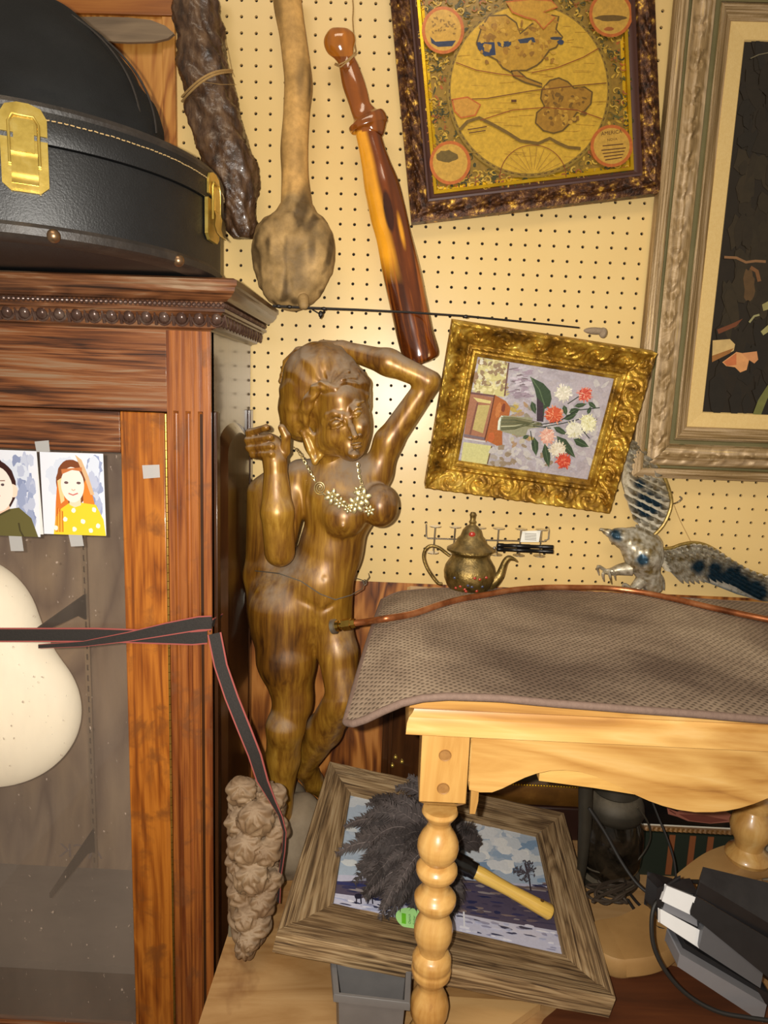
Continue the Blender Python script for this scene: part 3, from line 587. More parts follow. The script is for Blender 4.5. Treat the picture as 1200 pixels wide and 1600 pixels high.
# ------------------------------------------------------------ tools for pictures
def hit(x, y, P0, n): d = ray(x, y); return CAM + d * (((P0 - CAM) @ n) / (d @ n))
class ArtPx(Art):
    """pattern drawn on the plane through P0 with normal n, in coordinates taken from the photograph"""
    def __init__(s, P0, n, step=1.1e-5): s.P0 = np.asarray(P0, float); s.n = unit(n); s.k = 0; s.b = MB(); s.step = step; s.U = V3(1, 0, 0); s.V = V3(0, 0, 1.)
    def P(s, u, v): return hit(u, v, s.P0, s.n) + s.n * s.k * s.step
    def ptext(s, body, size, u, v, U, Vv, col, align='LEFT'): s.k += 1; s.b.text(body, size, s.P(u, v), U, Vv, tuple(col), 0, align)
def frame_mesh(loops, subs, carve=None, ds=.003, n=None, back=None):
    """mitred moulding: loops = closed 4-corner rings from the outside in; subs = strips between rings"""
    b = MB(); L = [[np.asarray(p, float) for p in l] for l in loops]
    if n is None: n = unit(np.cross(L[0][3] - L[0][0], L[0][1] - L[0][0]))
    for sd in range(4):
        A = [l[sd] for l in L]; B = [l[(sd + 1) % 4] for l in L]; ln = np.linalg.norm(B[0] - A[0]); nl = max(1, int(ln / ds))
        rows = []; kk = []; tt = []
        t = 0
        for i in range(len(L) - 1):
            for j in range(subs[i]): rows.append((i, j / subs[i])); kk.append(i + j / subs[i])
        rows.append((len(L) - 2, 1.0)); kk.append(len(L) - 1)
        vs = []; uv = []
        for (i, f) in rows:
            a = A[i] * (1 - f) + A[i + 1] * f; c = B[i] * (1 - f) + B[i + 1] * f; lead = np.linalg.norm(a - A[0])
            for q in range(nl + 1):
                s_ = q / nl; p = a * (1 - s_) + c * s_
                sm = np.linalg.norm(p - A[0]) if 0 else s_ * np.linalg.norm(c - a) - np.linalg.norm(c - a) / 2
                if carve is not None:
                    p = p + n * carve(sd, sm, i + f)
                vs.append(p); uv.append((sm + sd * 3.1, (i + f) * .012 + sd * .3))
        W = nl + 1
        b.add(vs, [(r * W + q, (r + 1) * W + q, (r + 1) * W + q + 1, r * W + q + 1) for r in range(len(rows) - 1) for q in range(nl)], 0, uv)
    return b
def rect_loop(O, u, v, w_, h_, ins, ht, n):
    """ring of a rectangle (O = top-left, u right, v down), inset and raised"""
    return [O + u * (ins if a == 0 else w_ - ins) + v * (ins if c == 0 else h_ - ins) + n * ht for a, c in ((0, 0), (1, 0), (1, 1), (0, 1))]
FR = lambda x: x - math.floor(x)

# ------------------------------------------------------------ map in a carved brown frame
BL = atY(643, 347, -.030); BR = atY(1036, 300, -.030); u = unit(BR - BL); n = V3(0, -1, 0); v = unit(np.cross(n, u)); v = v if v[2] < 0 else -v
Wm = np.linalg.norm(BR - BL); Hm = .425; O = BL - v * Hm
M_mapf = mottled('carved_brown_gilt', [S(40, 22, 12), S(82, 48, 26), S(128, 88, 44), S(226, 178, 76)], (80, 80, 80), .38, .5, .8, 200, pos=[.34, .5, .60, .66])
M_cove = plain('dark_brown_cove', S(78, 50, 44), .5)
M_fil = mottled('gilt_fillet', [S(140, 96, 14), S(214, 170, 34), S(240, 206, 70)], (20, 20, 20), .3, .75, .1)
mp = thing('framed_map', BL, 'gold antique map of the Americas in a carved dark brown frame, tilted on the pegboard', 'framed map')
def carve_map(sd, s, k):
    if 2 < k < 4:
        e = math.sin((k - 2) / 2 * PI); ph = s * 150 + (k - 3) * 5
        return e * (.0034 * math.sin(ph) * (1 if FR(s * 11) > .35 else .3) + .0022 * mnoise.noise((s * 260, k * 3, sd)) + .0010 * math.cos(s * 70))
    return .0003 * mnoise.noise((s * 120, k * 4, sd))
MS = .79; rl_ = rect_loop; rect_loop = lambda O, u, v, w_, h_, i_, ht, n: rl_(O, u, v, w_, h_, i_ * MS, ht, n)
ins = [(0, -.024), (0, -.003), (.010, 0), (.018, .004), (.037, .001), (.040, -.004)]
frame_mesh([rect_loop(O, u, v, Wm, Hm, a, h, n) for a, h in ins], [1, 2, 4, 10, 2], carve_map, .0028).build('frame', M_mapf, mp)
ins = [(.040, -.004), (.044, -.003), (.048, -.009), (.055, -.012)]
frame_mesh([rect_loop(O, u, v, Wm, Hm, a, h, n) for a, h in ins], [1, 2, 2], None, .05).build('inner_moulding', M_cove, mp)
ins = [(.055, -.012), (.0555, -.009), (.062, -.009), (.064, -.013), (.070, -.0135)]
frame_mesh([rect_loop(O, u, v, Wm, Hm, a, h, n) for a, h in ins], [1, 1, 1, 1], None, .05).build('gilt_fillet', M_fil, mp)
P0 = O + n * -.0135; a = ArtPx(P0, n); rr = random.Random(5)
cor = rect_loop(O, u, v, Wm, Hm, .066, -.0135, n)
rect_loop = rl_
a.b.add(cor, [(0, 1, 2, 3)], 0, None, S(150, 116, 40))
GL = S(212, 168, 52); GD = S(112, 92, 34); OR = S(196, 106, 44); BK = S(92, 62, 26); TN = S(206, 166, 62)
for i in range(900):
    x_, y_ = rr.uniform(648, 1004), rr.uniform(-10, 296)
    if ((x_ - 826) / 132) ** 2 + ((y_ - 141) / 140) ** 2 > 1: a.blob(x_, y_, rr.uniform(2, 6), rr.uniform(1.2, 2.6), rr.choice([S(86, 78, 36), S(66, 64, 34), S(176, 96, 40), S(206, 164, 56), S(96, 92, 44)]), rr.uniform(0, 3), .3, 7, keep=i % 60 > 0)
for i in range(1500):                          # scrollwork in the spandrels
    x_, y_ = rr.uniform(648, 1004), rr.uniform(-10, 296)
    if ((x_ - 826) / 130) ** 2 + ((y_ - 141) / 138) ** 2 < 1: continue
    r_ = rr.uniform(2.5, 6.5); t0 = rr.uniform(0, 6.28); a.ring(x_, y_, r_, r_ * rr.uniform(.6, 1.2), r_ * rr.uniform(.25, .5), rr.choice([GD, S(70, 66, 30), S(200, 160, 54), S(160, 92, 40), S(60, 58, 30), S(216, 176, 70)]), 9, t0, t0 + rr.uniform(2, 4.5)); a.k -= .75
a.blob(826, 141, 128, 138, S(148, 118, 42), 0, 0, 60); a.blob(826, 141, 122, 131, GL, 0, 0, 60)
a.ring(826, 141, 125, 134.5, 1.6, S(96, 70, 30), 150, dash=True)
for i in range(90): x_, y_ = rr.uniform(715, 935), rr.uniform(20, 250); a.line([(x_, y_), (x_ + rr.uniform(8, 30), y_ + rr.uniform(-2, 2))], .00001 + .35, S(176, 130, 46))
def land(pts, f, e=S(104, 78, 26)):
    a.poly(pts, f); a.line(pts + [pts[0]], 1.3, e)
land([(744, 70), (752, 45), (763, 27), (790, 26), (806, 38), (812, 55), (830, 40), (850, 34), (862, 26), (872, 28), (868, 48), (878, 60), (868, 76), (858, 80), (845, 98), (838, 104), (822, 112), (812, 112), (800, 116), (785, 108), (776, 96), (765, 90), (752, 84)], S(190, 144, 44))
land([(798, 113), (808, 112), (822, 124), (846, 133), (846, 138), (820, 131), (802, 122)], S(170, 124, 38))
a.poly([(745, 68), (772, 68), (774, 88), (757, 90), (746, 78)], S(40, 56, 92)); a.poly([(756, 70), (768, 72), (764, 84), (756, 82)], S(176, 130, 44)); a.poly([(808, 64), (832, 60), (840, 68), (812, 70)], S(50, 62, 86)); a.poly([(776, 68), (798, 66), (798, 72), (790, 78), (778, 74)], S(50, 62, 86))
a.blob(875, 68, 5, 4, S(50, 62, 90)); a.blob(868, 62, 9, 2.5, S(60, 66, 80)); a.blob(888, 190, 6, 5, S(96, 90, 60))
for i in range(80): a.blob(rr.uniform(752, 868), rr.uniform(34, 100), rr.uniform(2, 7), rr.uniform(1.5, 4), rr.choice([S(170, 122, 38), S(150, 106, 34), S(206, 160, 58)]), rr.uniform(0, 3), .3, 8, keep=i % 3 > 0)
land([(846, 142), (858, 128), (872, 124), (886, 130), (896, 140), (912, 138), (924, 146), (922, 164), (912, 176), (900, 178), (888, 196), (878, 206), (864, 210), (848, 206), (836, 194), (838, 178), (850, 168), (844, 156)], S(168, 122, 38))
for i in range(60): a.blob(rr.uniform(850, 912), rr.uniform(138, 196), rr.uniform(2, 6), rr.uniform(1.5, 4), rr.choice([S(140, 98, 30), S(120, 86, 30), S(196, 150, 54)]), rr.uniform(0, 3), .3, 8, keep=i % 3 > 0)
a.line([(718, 205), (730, 192), (748, 186), (768, 196), (790, 208), (812, 222), (840, 226), (858, 218), (872, 226), (886, 232), (906, 234)], 2.6, S(120, 92, 36))
a.line([(712, 100), (744, 112), (780, 118), (818, 122)], .7, S(140, 70, 30)); a.line([(704, 158), (760, 156), (830, 144), (900, 136), (946, 132)], .8, S(120, 74, 34)); a.line([(750, 190), (800, 174), (850, 170), (900, 174), (940, 188)], .7, S(140, 70, 30)); a.line([(830, 116), (870, 108), (910, 92), (934, 78)], .7, S(140, 70, 30))
land([(706, 158), (730, 154), (750, 166), (742, 182), (720, 186), (710, 176)], S(206, 150, 58), OR)
a.ring(832, 278, 52, 50, 1.2, S(130, 66, 34), 30, PI, 2 * PI)
for i in range(14): t = PI + PI * i / 13; a.line([(832 + 12 * math.cos(t), 278 + 12 * math.sin(t)), (832 + 48 * math.cos(t), 278 + 46 * math.sin(t))], .35, S(160, 120, 50))
land([(820, 30), (836, 34), (848, 48), (866, 30), (848, 22), (870, 14), (860, 4), (828, 2), (790, 6), (800, 22)], S(200, 150, 50), OR)
for cx_, cy_, rx_, ry_ in ((692, 50, 33, 37), (953, 25, 34, 36), (703, 256, 32, 34), (954, 230, 33, 33)):
    a.blob(cx_, cy_, rx_, ry_, OR, 0, 0, 36); a.blob(cx_, cy_, rx_ - 5, ry_ - 5, S(206, 160, 66), 0, 0, 36)
a.poly([(672, 60), (680, 68), (712, 66), (706, 75), (684, 76), (674, 70)], S(40, 54, 84)); a.blob(953, 31, 24, 5, S(110, 84, 36)); a.blob(698, 246, 17, 9, S(112, 90, 40)); a.blob(950, 48, 8, 3, S(170, 96, 44))
for i in range(30): a.blob(rr.uniform(675, 712), rr.uniform(28, 56), 2.4, 1.4, S(150, 112, 44), rr.uniform(0, 3), .3, 7, keep=i % 3 > 0)
uu = u; vv = -v; ink = S(92, 56, 28)
a.ptext('AMERICA', .0085, 954, 212, uu, vv, ink, 'CENTER'); a.ptext('NOVA', .006, 955, 222, uu, vv, ink, 'CENTER'); a.line([(940, 230), (972, 227)], .8, ink)
for i in range(4): a.line([(938 + 2 * i, 237 + 5 * i), (976 - 2 * i, 233 + 5 * i)], .8, ink)
a.line([(798, 160), (806, 160)], 2, ink); a.line([(730, 205), (760, 200)], .8, ink); a.line([(732, 210), (758, 206)], .8, ink)
a.done('map_sheet', painted('printed_foil_map', .38, .25, .35, 140, .5, .2, .2), mp)

# ------------------------------------------------------------ flower painting in a gilded frame, hung sideways
Of = quad([(708, 502), (1027, 552), (953, 803), (664, 763)], -.128)
nf = unit(np.cross(Of[3] - Of[0], Of[1] - Of[0])); uf = unit(Of[1] - Of[0]); vf = unit(Of[3] - Of[0])
M_gold = mottled('antique_gold_leaf', [S(84, 56, 12), S(156, 114, 34), S(204, 164, 62), S(240, 208, 112)], (30, 30, 30), .38, .65, .45, 240, pos=[.32, .46, .58, .72], dust=.35, dcol=S(140, 112, 60))
fp = thing('flower_painting', Of[3], 'painting of white and coral flowers in an ornate gold frame, hung sideways and tilted', 'framed painting')
picF = [hit(x, y, Of[0] - nf * .034, nf) for x, y in ((746, 557), (958, 591), (917, 748), (716, 718))]
def lerp4(t, h): return [(1 - t) * A_ + t * B_ + nf * (.034 * t + h) for A_, B_ in zip(Of, picF)]
def carve_gold(sd, s, k):
    z = mnoise.noise((s * 190, k * 2.6, sd + .5)) * .0012
    if k < 1: return 0
    if k < 2.0: return .0012 * math.sin(s * 330) + z
    if k < 4:
        e = math.sin((k - 2) / 2 * PI); per = .052; q = FR(s / per) - .5; d = math.hypot(q * per, (k - 3) * .020)
        ros = .0035 * max(0, math.cos(min(d / .0095, 1) * PI)) + .0022 * math.cos(min(d / .004, 2.2) * PI) * (d < .009)
        th = math.atan2((k - 3) * .02, q * per); scr = .0024 * math.sin(th * 3 + d * 520 + math.sin(s * 60)) * (d > .008)
        return e * (ros + scr) + z * 1.6
    if 5 <= k < 6: return .0014 * (math.sin(s * 560) > 0) * math.sin((k - 5) * PI)
    return z * .4
fl_ = [[p - nf * .028 for p in Of], lerp4(0, 0), lerp4(.07, .0025), lerp4(.36, -.011), lerp4(.64, -.020), lerp4(.72, -.017), lerp4(.80, -.020), lerp4(.86, -.019), lerp4(.90, -.024), lerp4(.97, -.026), lerp4(1.0, -.030)]
frame_mesh(fl_, [1, 4, 12, 10, 3, 5, 3, 1, 3, 1], carve_gold, .0022, n=nf).build('frame', M_gold, fp, angle=60)
a = ArtPx(picF[0] + nf * .0015, nf); rr = random.Random(9)
pq = [(744, 555), (961, 589), (919, 751), (713, 720)]
a.poly(pq, S(186, 176, 182))
Cc = lambda x, y: (720 + x / 5, 460 + y / 5)          # coordinates read from an enlargement
def inside(x, y):
    for i in range(4):
        (x0, y0), (x1, y1) = pq[i], pq[(i + 1) % 4]
        if (x1 - x0) * (y - y0) - (y1 - y0) * (x - x0) < 30: return False
    return True
for i in range(520):
    x, y = rr.uniform(716, 958), rr.uniform(556, 750)
    if not inside(x, y): continue
    a.blob(x, y, rr.uniform(4, 10), rr.uniform(2, 5), S(*rr.choice([(186, 178, 186), (194, 188, 190), (174, 164, 170), (200, 194, 192), (182, 172, 176)])), rr.uniform(0, 3), .3, 9, keep=i % 3 > 0)
a.poly([Cc(150, 490), Cc(372, 535), Cc(340, 800), Cc(92, 760)], S(206, 196, 134)); a.poly([Cc(20, 1150), Cc(238, 1180), Cc(205, 1325), Cc(0, 1300)], S(206, 202, 140))
for i in range(120):
    x, y = rr.uniform(95, 360), rr.uniform(500, 770); a.blob(*Cc(x, y), rr.uniform(2, 5), rr.uniform(1.5, 4), rr.choice([S(226, 216, 160), S(190, 176, 120), S(150, 126, 96), S(214, 206, 176)] if x > 170 + (y - 500) * -.2 else [S(150, 120, 92), S(226, 220, 200), S(190, 176, 150)]), rr.uniform(0, 3), .3, 9, keep=i % 3 > 0)
a.line([Cc(372, 530), Cc(340, 790)], 1.2, S(110, 76, 70)); a.line([Cc(240, 1180), Cc(205, 1320)], .9, S(110, 84, 60))
for i in range(60): a.blob(*Cc(rr.uniform(400, 540), rr.uniform(560, 800)), rr.uniform(4, 9), rr.uniform(1, 2.4), rr.choice([S(120, 106, 112), S(150, 134, 146), S(200, 190, 200), S(164, 146, 160)]), rr.uniform(-.3, .3), .3, 9, keep=i % 3 > 0)
for i in range(40): a.blob(*Cc(rr.uniform(390, 540), rr.uniform(850, 1180)), rr.uniform(3, 7), rr.uniform(1.5, 4), rr.choice([S(184, 160, 84), S(170, 140, 110), S(190, 180, 160), S(150, 140, 120)]), rr.uniform(-1, 1), .3, 9, keep=i % 3 > 0)
for i in range(30): a.blob(*Cc(rr.uniform(230, 700), rr.uniform(1180, 1330)), rr.uniform(4, 8), rr.uniform(2, 5), rr.choice([S(150, 132, 110), S(196, 190, 186), S(170, 160, 150)]), rr.uniform(-1, 1), .3, 9, keep=i % 3 > 0)
a.poly([Cc(70, 770), Cc(260, 800), Cc(200, 1150), Cc(20, 1110)], S(164, 112, 84)); a.poly([Cc(95, 800), Cc(235, 828), Cc(228, 850), Cc(130, 835)], S(214, 200, 130)); a.poly([Cc(130, 860), Cc(225, 860), Cc(170, 1080), Cc(90, 1050)], S(190, 172, 108))
a.line([Cc(70, 765), Cc(262, 790)], 1.5, S(110, 74, 74)); a.line([Cc(130, 840), Cc(70, 1090)], 1.4, S(126, 82, 66)); a.line([Cc(20, 1095), Cc(190, 1125)], 2.2, S(120, 104, 110)); a.line([Cc(25, 1120), Cc(190, 1145)], 1.2, S(206, 200, 196))
a.poly([Cc(262, 780), Cc(350, 830), Cc(385, 880), Cc(375, 940), Cc(330, 980), Cc(320, 1100), Cc(322, 1170), Cc(280, 1178), Cc(185, 1130), Cc(225, 960)], S(172, 98, 48)); a.blob(*Cc(290, 900), 4, 12, S(196, 122, 66), .2); a.blob(*Cc(235, 1110), 5, 8, S(190, 100, 52), .2); a.blob(*Cc(330, 880), 3, 7, S(124, 60, 40), .2); a.line([Cc(262, 780), Cc(225, 960), Cc(185, 1130)], 1, S(100, 54, 36))
a.poly([Cc(285, 1045), Cc(295, 960), Cc(325, 940), Cc(560, 960), Cc(545, 1010), Cc(640, 1030), Cc(520, 1045), Cc(500, 1110), Cc(330, 1070)], S(150, 148, 118))
a.line([Cc(322, 945), Cc(298, 985), Cc(292, 1055)], 1.8, S(226, 234, 216))
for i in range(12): a.line([Cc(310, 955 + i * 9), Cc(420, 958 + i * 8), Cc(600 + rr.uniform(-40, 40), 1010 + rr.uniform(-20, 20))], .7, rr.choice([S(86, 88, 58), S(196, 196, 160), S(110, 106, 70)]))
gr = S(58, 76, 52); gd = S(40, 50, 40); gl_ = S(92, 112, 78)
a.poly([Cc(540, 640), Cc(640, 690), Cc(695, 750), Cc(705, 810), Cc(690, 870), Cc(650, 890), Cc(640, 990), Cc(590, 985), Cc(600, 850), Cc(575, 740)], gr); a.poly([Cc(590, 800), Cc(640, 850), Cc(640, 990), Cc(590, 985)], S(62, 48, 58)); a.line([Cc(540, 640), Cc(610, 740), Cc(650, 860)], .8, gl_)
def leaf(p, q, w_, c=gr):
    (x0, y0), (x1, y1) = Cc(*p), Cc(*q); dx, dy = x1 - x0, y1 - y0; l = math.hypot(dx, dy); nx, ny = -dy / l * w_, dx / l * w_
    a.poly([(x0, y0), (x0 + dx * .3 + nx, y0 + dy * .3 + ny), (x0 + dx * .65 + nx * .9, y0 + dy * .65 + ny * .9), (x1, y1), (x0 + dx * .65 - nx * .8, y0 + dy * .65 - ny * .8), (x0 + dx * .3 - nx, y0 + dy * .3 - ny)], c); a.line([(x0, y0), (x1, y1)], .4, gl_)
for p, q, w_ in (((570, 1110), (585, 1255), 5.5), ((650, 1160), (685, 1345), 6), ((745, 1100), (890, 1270), 7.5), ((875, 1125), (995, 1185), 6), ((720, 1030), (830, 1090), 4.5), ((550, 830), (580, 930), 4.5), ((840, 920), (925, 890), 5), ((800, 970), (900, 930), 4.5), ((990, 835), (1055, 885), 3.5), ((985, 930), (1010, 870), 3), ((480, 1120), (530, 1095), 3), ((880, 870), (980, 850), 3.5), ((800, 860), (820, 940), 4)): leaf(p, q, w_)
for pts in ([(620, 1010), (760, 990), (900, 900), (1080, 880)], [(640, 1030), (800, 1000), (960, 960), (1060, 970)], [(830, 850), (920, 790)], [(940, 1050), (1000, 1120)], [(560, 1020), (700, 1040)], [(540, 1060), (560, 1180)]): a.line([Cc(*p) for p in pts], .7, gd)
def bloom(x, y, r, cols, k=70):
    X, Y_ = Cc(x, y); a.blob(X, Y_, r * .8, r * .8, cols[0], 0, .12, 20)
    for i in range(k):
        t = rr.uniform(0, 6.28); d = r * math.sqrt(rr.uniform(0, 1)) * .95; a.blob(X + d * math.cos(t), Y_ + d * math.sin(t), rr.uniform(1.6, 3.2), .9, rr.choice(cols), t, .2, 7, keep=i % 3 > 0)
bloom(795, 765, 14, [S(226, 218, 198), S(246, 240, 224), S(206, 204, 180)]); bloom(962, 775, 12, [S(206, 84, 66), S(226, 122, 98), S(190, 64, 52), S(236, 176, 150)]); bloom(720, 935, 15, [S(206, 92, 58), S(226, 128, 86), S(186, 74, 48), S(236, 160, 120)])
bloom(985, 1000, 15, [S(232, 228, 186), S(246, 242, 210), S(214, 206, 150)]); bloom(880, 1050, 15, [S(226, 222, 200), S(240, 236, 214), S(206, 200, 160)]); bloom(670, 1100, 13, [S(226, 176, 156), S(240, 206, 186), S(216, 150, 130)]); bloom(750, 1200, 14, [S(226, 214, 190), S(240, 232, 214), S(206, 190, 160)]); bloom(795, 1290, 13, [S(206, 76, 52), S(190, 58, 42), S(226, 120, 90)])
a.done('canvas', painted('oil_paint', .5, 0, .22, 260, .4, 0, .5), fp)

# ------------------------------------------------------------ large dark painting with linen liner
n = V3(0, -1, 0); Yb = -.032; XL0 = .3945; ZB0 = -.4275; Wb = .62; Hb = .855; O = V3(XL0, Yb, ZB0 + Hb)
bp = thing('large_painting', (XL0, Yb, ZB0), 'large dark painting with a linen liner in a weathered silver-gilt frame, at the right edge', 'framed painting')
M_sil = mottled('weathered_silver_gilt', [S(96, 74, 42), S(150, 122, 80), S(188, 162, 128), S(206, 172, 88)], (5, 150, 1), .5, .25, .4, 180, pos=[.3, .48, .6, .74], kind='uv')
M_grn = mottled('tarnished_groove', [S(84, 78, 46), S(122, 112, 72)], (20, 20, 20), .6, .1, .2)
def carve_big(sd, s, k):
    if 6 < k < 8:
        e = math.sin((k - 6) / 2 * PI); on = 1 if FR(s / .052 + .2) < .62 else .12
        return e * on * (.0030 * math.sin(s * 210 + 2 * math.sin(k * 4)) + .0034 * mnoise.noise((s * 160, k * 2, sd)))
    return .0005 * mnoise.noise((s * 60, k * 2, sd))
ins = [(0, -.026), (0, -.004), (.004, -.001), (.010, .002), (.017, .001), (.020, -.006), (.024, -.004), (.042, .004), (.060, .001), (.064, -.007), (.070, -.006), (.074, -.002), (.080, -.006), (.084, -.010), (.094, -.014)]
RL = lambda a_, h: rect_loop(O, V3(1, 0, 0), V3(0, 0, -1), Wb, Hb, a_ * (.80 if 0 else 1), h, n)
frame_mesh([RL(a_, h) for a_, h in ins], [1, 1, 2, 2, 2, 2, 7, 7, 2, 1, 2, 2, 1, 2], carve_big, .0035, n=n).build('frame', M_sil, bp)
b = frame_mesh([RL(a_, h) for a_, h in ((.0185, -.002), (.0195, -.0045), (.0225, -.0045), (.0235, -.002))], [1, 1, 1], None, .1, n=n)
b2 = frame_mesh([RL(a_, h) for a_, h in ((.0615, -.002), (.063, -.0052), (.069, -.0052), (.0705, -.003))], [1, 1, 1], None, .1, n=n); b.add(b2.v, b2.f, 0, b2.uv); b.build('groove_line', M_grn, bp)
frame_mesh([RL(a_, h) for a_, h in ((.094, -.014), (.095, -.0125), (.120, -.016), (.122, -.019))], [1, 1, 1], None, .1, n=n).build('linen_liner', mottled('linen', [S(206, 172, 106), S(226, 196, 134)], (200, 200, 200), .8, 0, .3, 500), bp)
a = ArtPx(V3(0, Yb + .0185, 0), n); rr = random.Random(4)
a.b.add([(XL0 + .118, Yb + .019, ZB0 + .1), (XL0 + Wb - .1, Yb + .019, ZB0 + .1), (XL0 + Wb - .1, Yb + .019, ZB0 + Hb - .1), (XL0 + .118, Yb + .019, ZB0 + Hb - .1)], [(0, 1, 2, 3)], 0, None, S(36, 28, 18))
xl = lambda y: 1168 - (y - 60) * (62 / 595) + 3
for i in range(240):
    y = rr.uniform(66, 640); x = rr.uniform(xl(y) + 6, 1260); c = rr.choice([(48, 39, 24), (45, 36, 22), (51, 41, 25), (43, 34, 21)]) if 250 < y < 520 else rr.choice([(36, 28, 18), (33, 27, 19), (38, 30, 19)])
    a.blob(x, y, rr.uniform(5, 14), rr.uniform(12, 34), S(*c), rr.uniform(-.3, .3), .3, 10, keep=i % 4 > 0)
a.line([(1131, 402), (1150, 403), (1165, 410), (1180, 408), (1196, 409)], 2, S(134, 96, 62)); a.line([(1172, 418), (1182, 424), (1186, 440)], 3, S(120, 80, 46)); a.blob(1170, 445, 9, 26, S(90, 66, 38), 0, .2)
a.poly([(1120, 515), (1145, 505), (1160, 498), (1150, 510), (1122, 522)], S(112, 62, 36)); a.poly([(1113, 532), (1140, 530), (1148, 538), (1146, 548), (1128, 558), (1112, 564)], S(204, 172, 112)); a.poly([(1112, 556), (1146, 544), (1140, 552), (1112, 566)], S(150, 100, 50))
a.poly([(1128, 566), (1150, 550), (1160, 552), (1170, 562), (1166, 578), (1156, 582), (1148, 574), (1134, 572)], S(214, 152, 96)); a.poly([(1158, 552), (1182, 549), (1184, 562), (1178, 568), (1166, 560)], S(206, 142, 92)); a.poly([(1130, 566), (1150, 552), (1150, 570), (1136, 572)], S(196, 112, 66))
a.poly([(1190, 476), (1205, 468), (1225, 470), (1205, 482), (1192, 486)], S(150, 140, 88)); a.poly([(1188, 518), (1206, 502), (1226, 500), (1204, 516), (1192, 524)], S(158, 150, 96)); a.poly([(1174, 652), (1184, 625), (1200, 600), (1215, 590), (1198, 624), (1186, 654)], S(112, 112, 58)); a.line([(1170, 504), (1178, 494), (1186, 492)], 1.6, S(150, 144, 100))
a.line([(1172, 92), (1185, 86), (1205, 82)], .7, S(120, 110, 84))
a.done('canvas', painted('dark_oil_paint', .3, 0, .25, 60, .5, .3, .15), bp)

# ------------------------------------------------------------ things of wood hanging on the pegboard
def px_tube(pts, Y, n=24, sq=(1, .8), step=6, mul=1.0):
    """pts: (x, y, half width) in the photo on plane Y, spline-resampled"""
    P = np.array(pts, float); t = np.r_[0, np.cumsum(np.hypot(*(np.diff(P[:, :2], axis=0).T)))]; m = int(t[-1] / step) + 1; tt = np.linspace(0, t[-1], m)
    def cr(col):
        out = []
        for q in tt:
            i = min(max(np.searchsorted(t, q) - 1, 0), len(t) - 2); f = (q - t[i]) / (t[i + 1] - t[i]); p0, p1, p2, p3 = P[max(i - 1, 0), col], P[i, col], P[i + 1, col], P[min(i + 2, len(t) - 1), col]
            out.append(.5 * (2 * p1 + (p2 - p0) * f + (2 * p0 - 5 * p1 + 4 * p2 - p3) * f * f + (3 * p1 - p0 - 3 * p2 + p3) * f ** 3))
        return out
    X, Y_, R_ = cr(0), cr(1), cr(2); P_ = [atY(x, y, Y) for x, y in zip(X, Y_)]; return P_, [max(r, .5) * pxm(p) * mul for p, r in zip(P_, R_)]
def twist(b, seed, amp, fine, col=None):
    V = np.array(b.v); return V
M_dark = mottled('dark_varnished_driftwood', [S(34, 22, 14), S(76, 52, 34), S(116, 88, 62)], (70, 70, 22), .34, 0, .9, 110, coat=.25, pos=[.3, .5, .72])
P, R_ = px_tube([(303, -40, 31), (306, 0, 33), (311, 60, 37), (321, 120, 38), (334, 180, 38), (352, 240, 42), (366, 290, 38), (374, 330, 25), (377, 358, 20), (378, 372, 12)], -.05, step=2.5)
dd = lambda L, t, i: .0075 * mnoise.noise((L * 20, 1.6 * math.cos(t + L * 9), 1.6 * math.sin(t + L * 9))) + .0050 * mnoise.noise((L * 52, 4 * math.cos(t + L * 12), 4 * math.sin(t + L * 12) + 7)) + .0020 * mnoise.noise((L * 180, 9 * math.cos(t), 9 * math.sin(t)))
t_ = thing('driftwood_stick', P[0], 'dark glossy gnarled driftwood stick tied with twine, hanging beside the case', 'driftwood')
b = MB(); b.tube(P, R_, 60, up=(1, 0, 0), sq=(1, .8), disp=dd); b.build('gnarled_wood', M_dark, t_, angle=70)
M_tw = mottled('jute_twine', [S(150, 112, 60), S(196, 160, 100)], (300, 300, 300), .8, 0, .5, 800)
b = MB()
for k in range(2): b.tube([atY(284 + 78 * q, 148 - 42 * q + 14 * (q - .5) ** 2 + k * (7 - 4 * q) - 9 * math.sin(PI * q), -.05 - .047 * math.sin(PI * min(q + .03, 1)) ** .6) for q in np.linspace(0, 1, 18)], .0017, 6)
b.tube([atY(352, 62, -.05), atY(358, 90, -.06), atY(362, 110, -.045), atY(366, 120, -.05)], .0005, 4); b.tube([atY(318, 128, -.088), atY(345, 132, -.086), atY(368, 132, -.06)], .0004, 4)
b.build('twine', M_tw, t_)

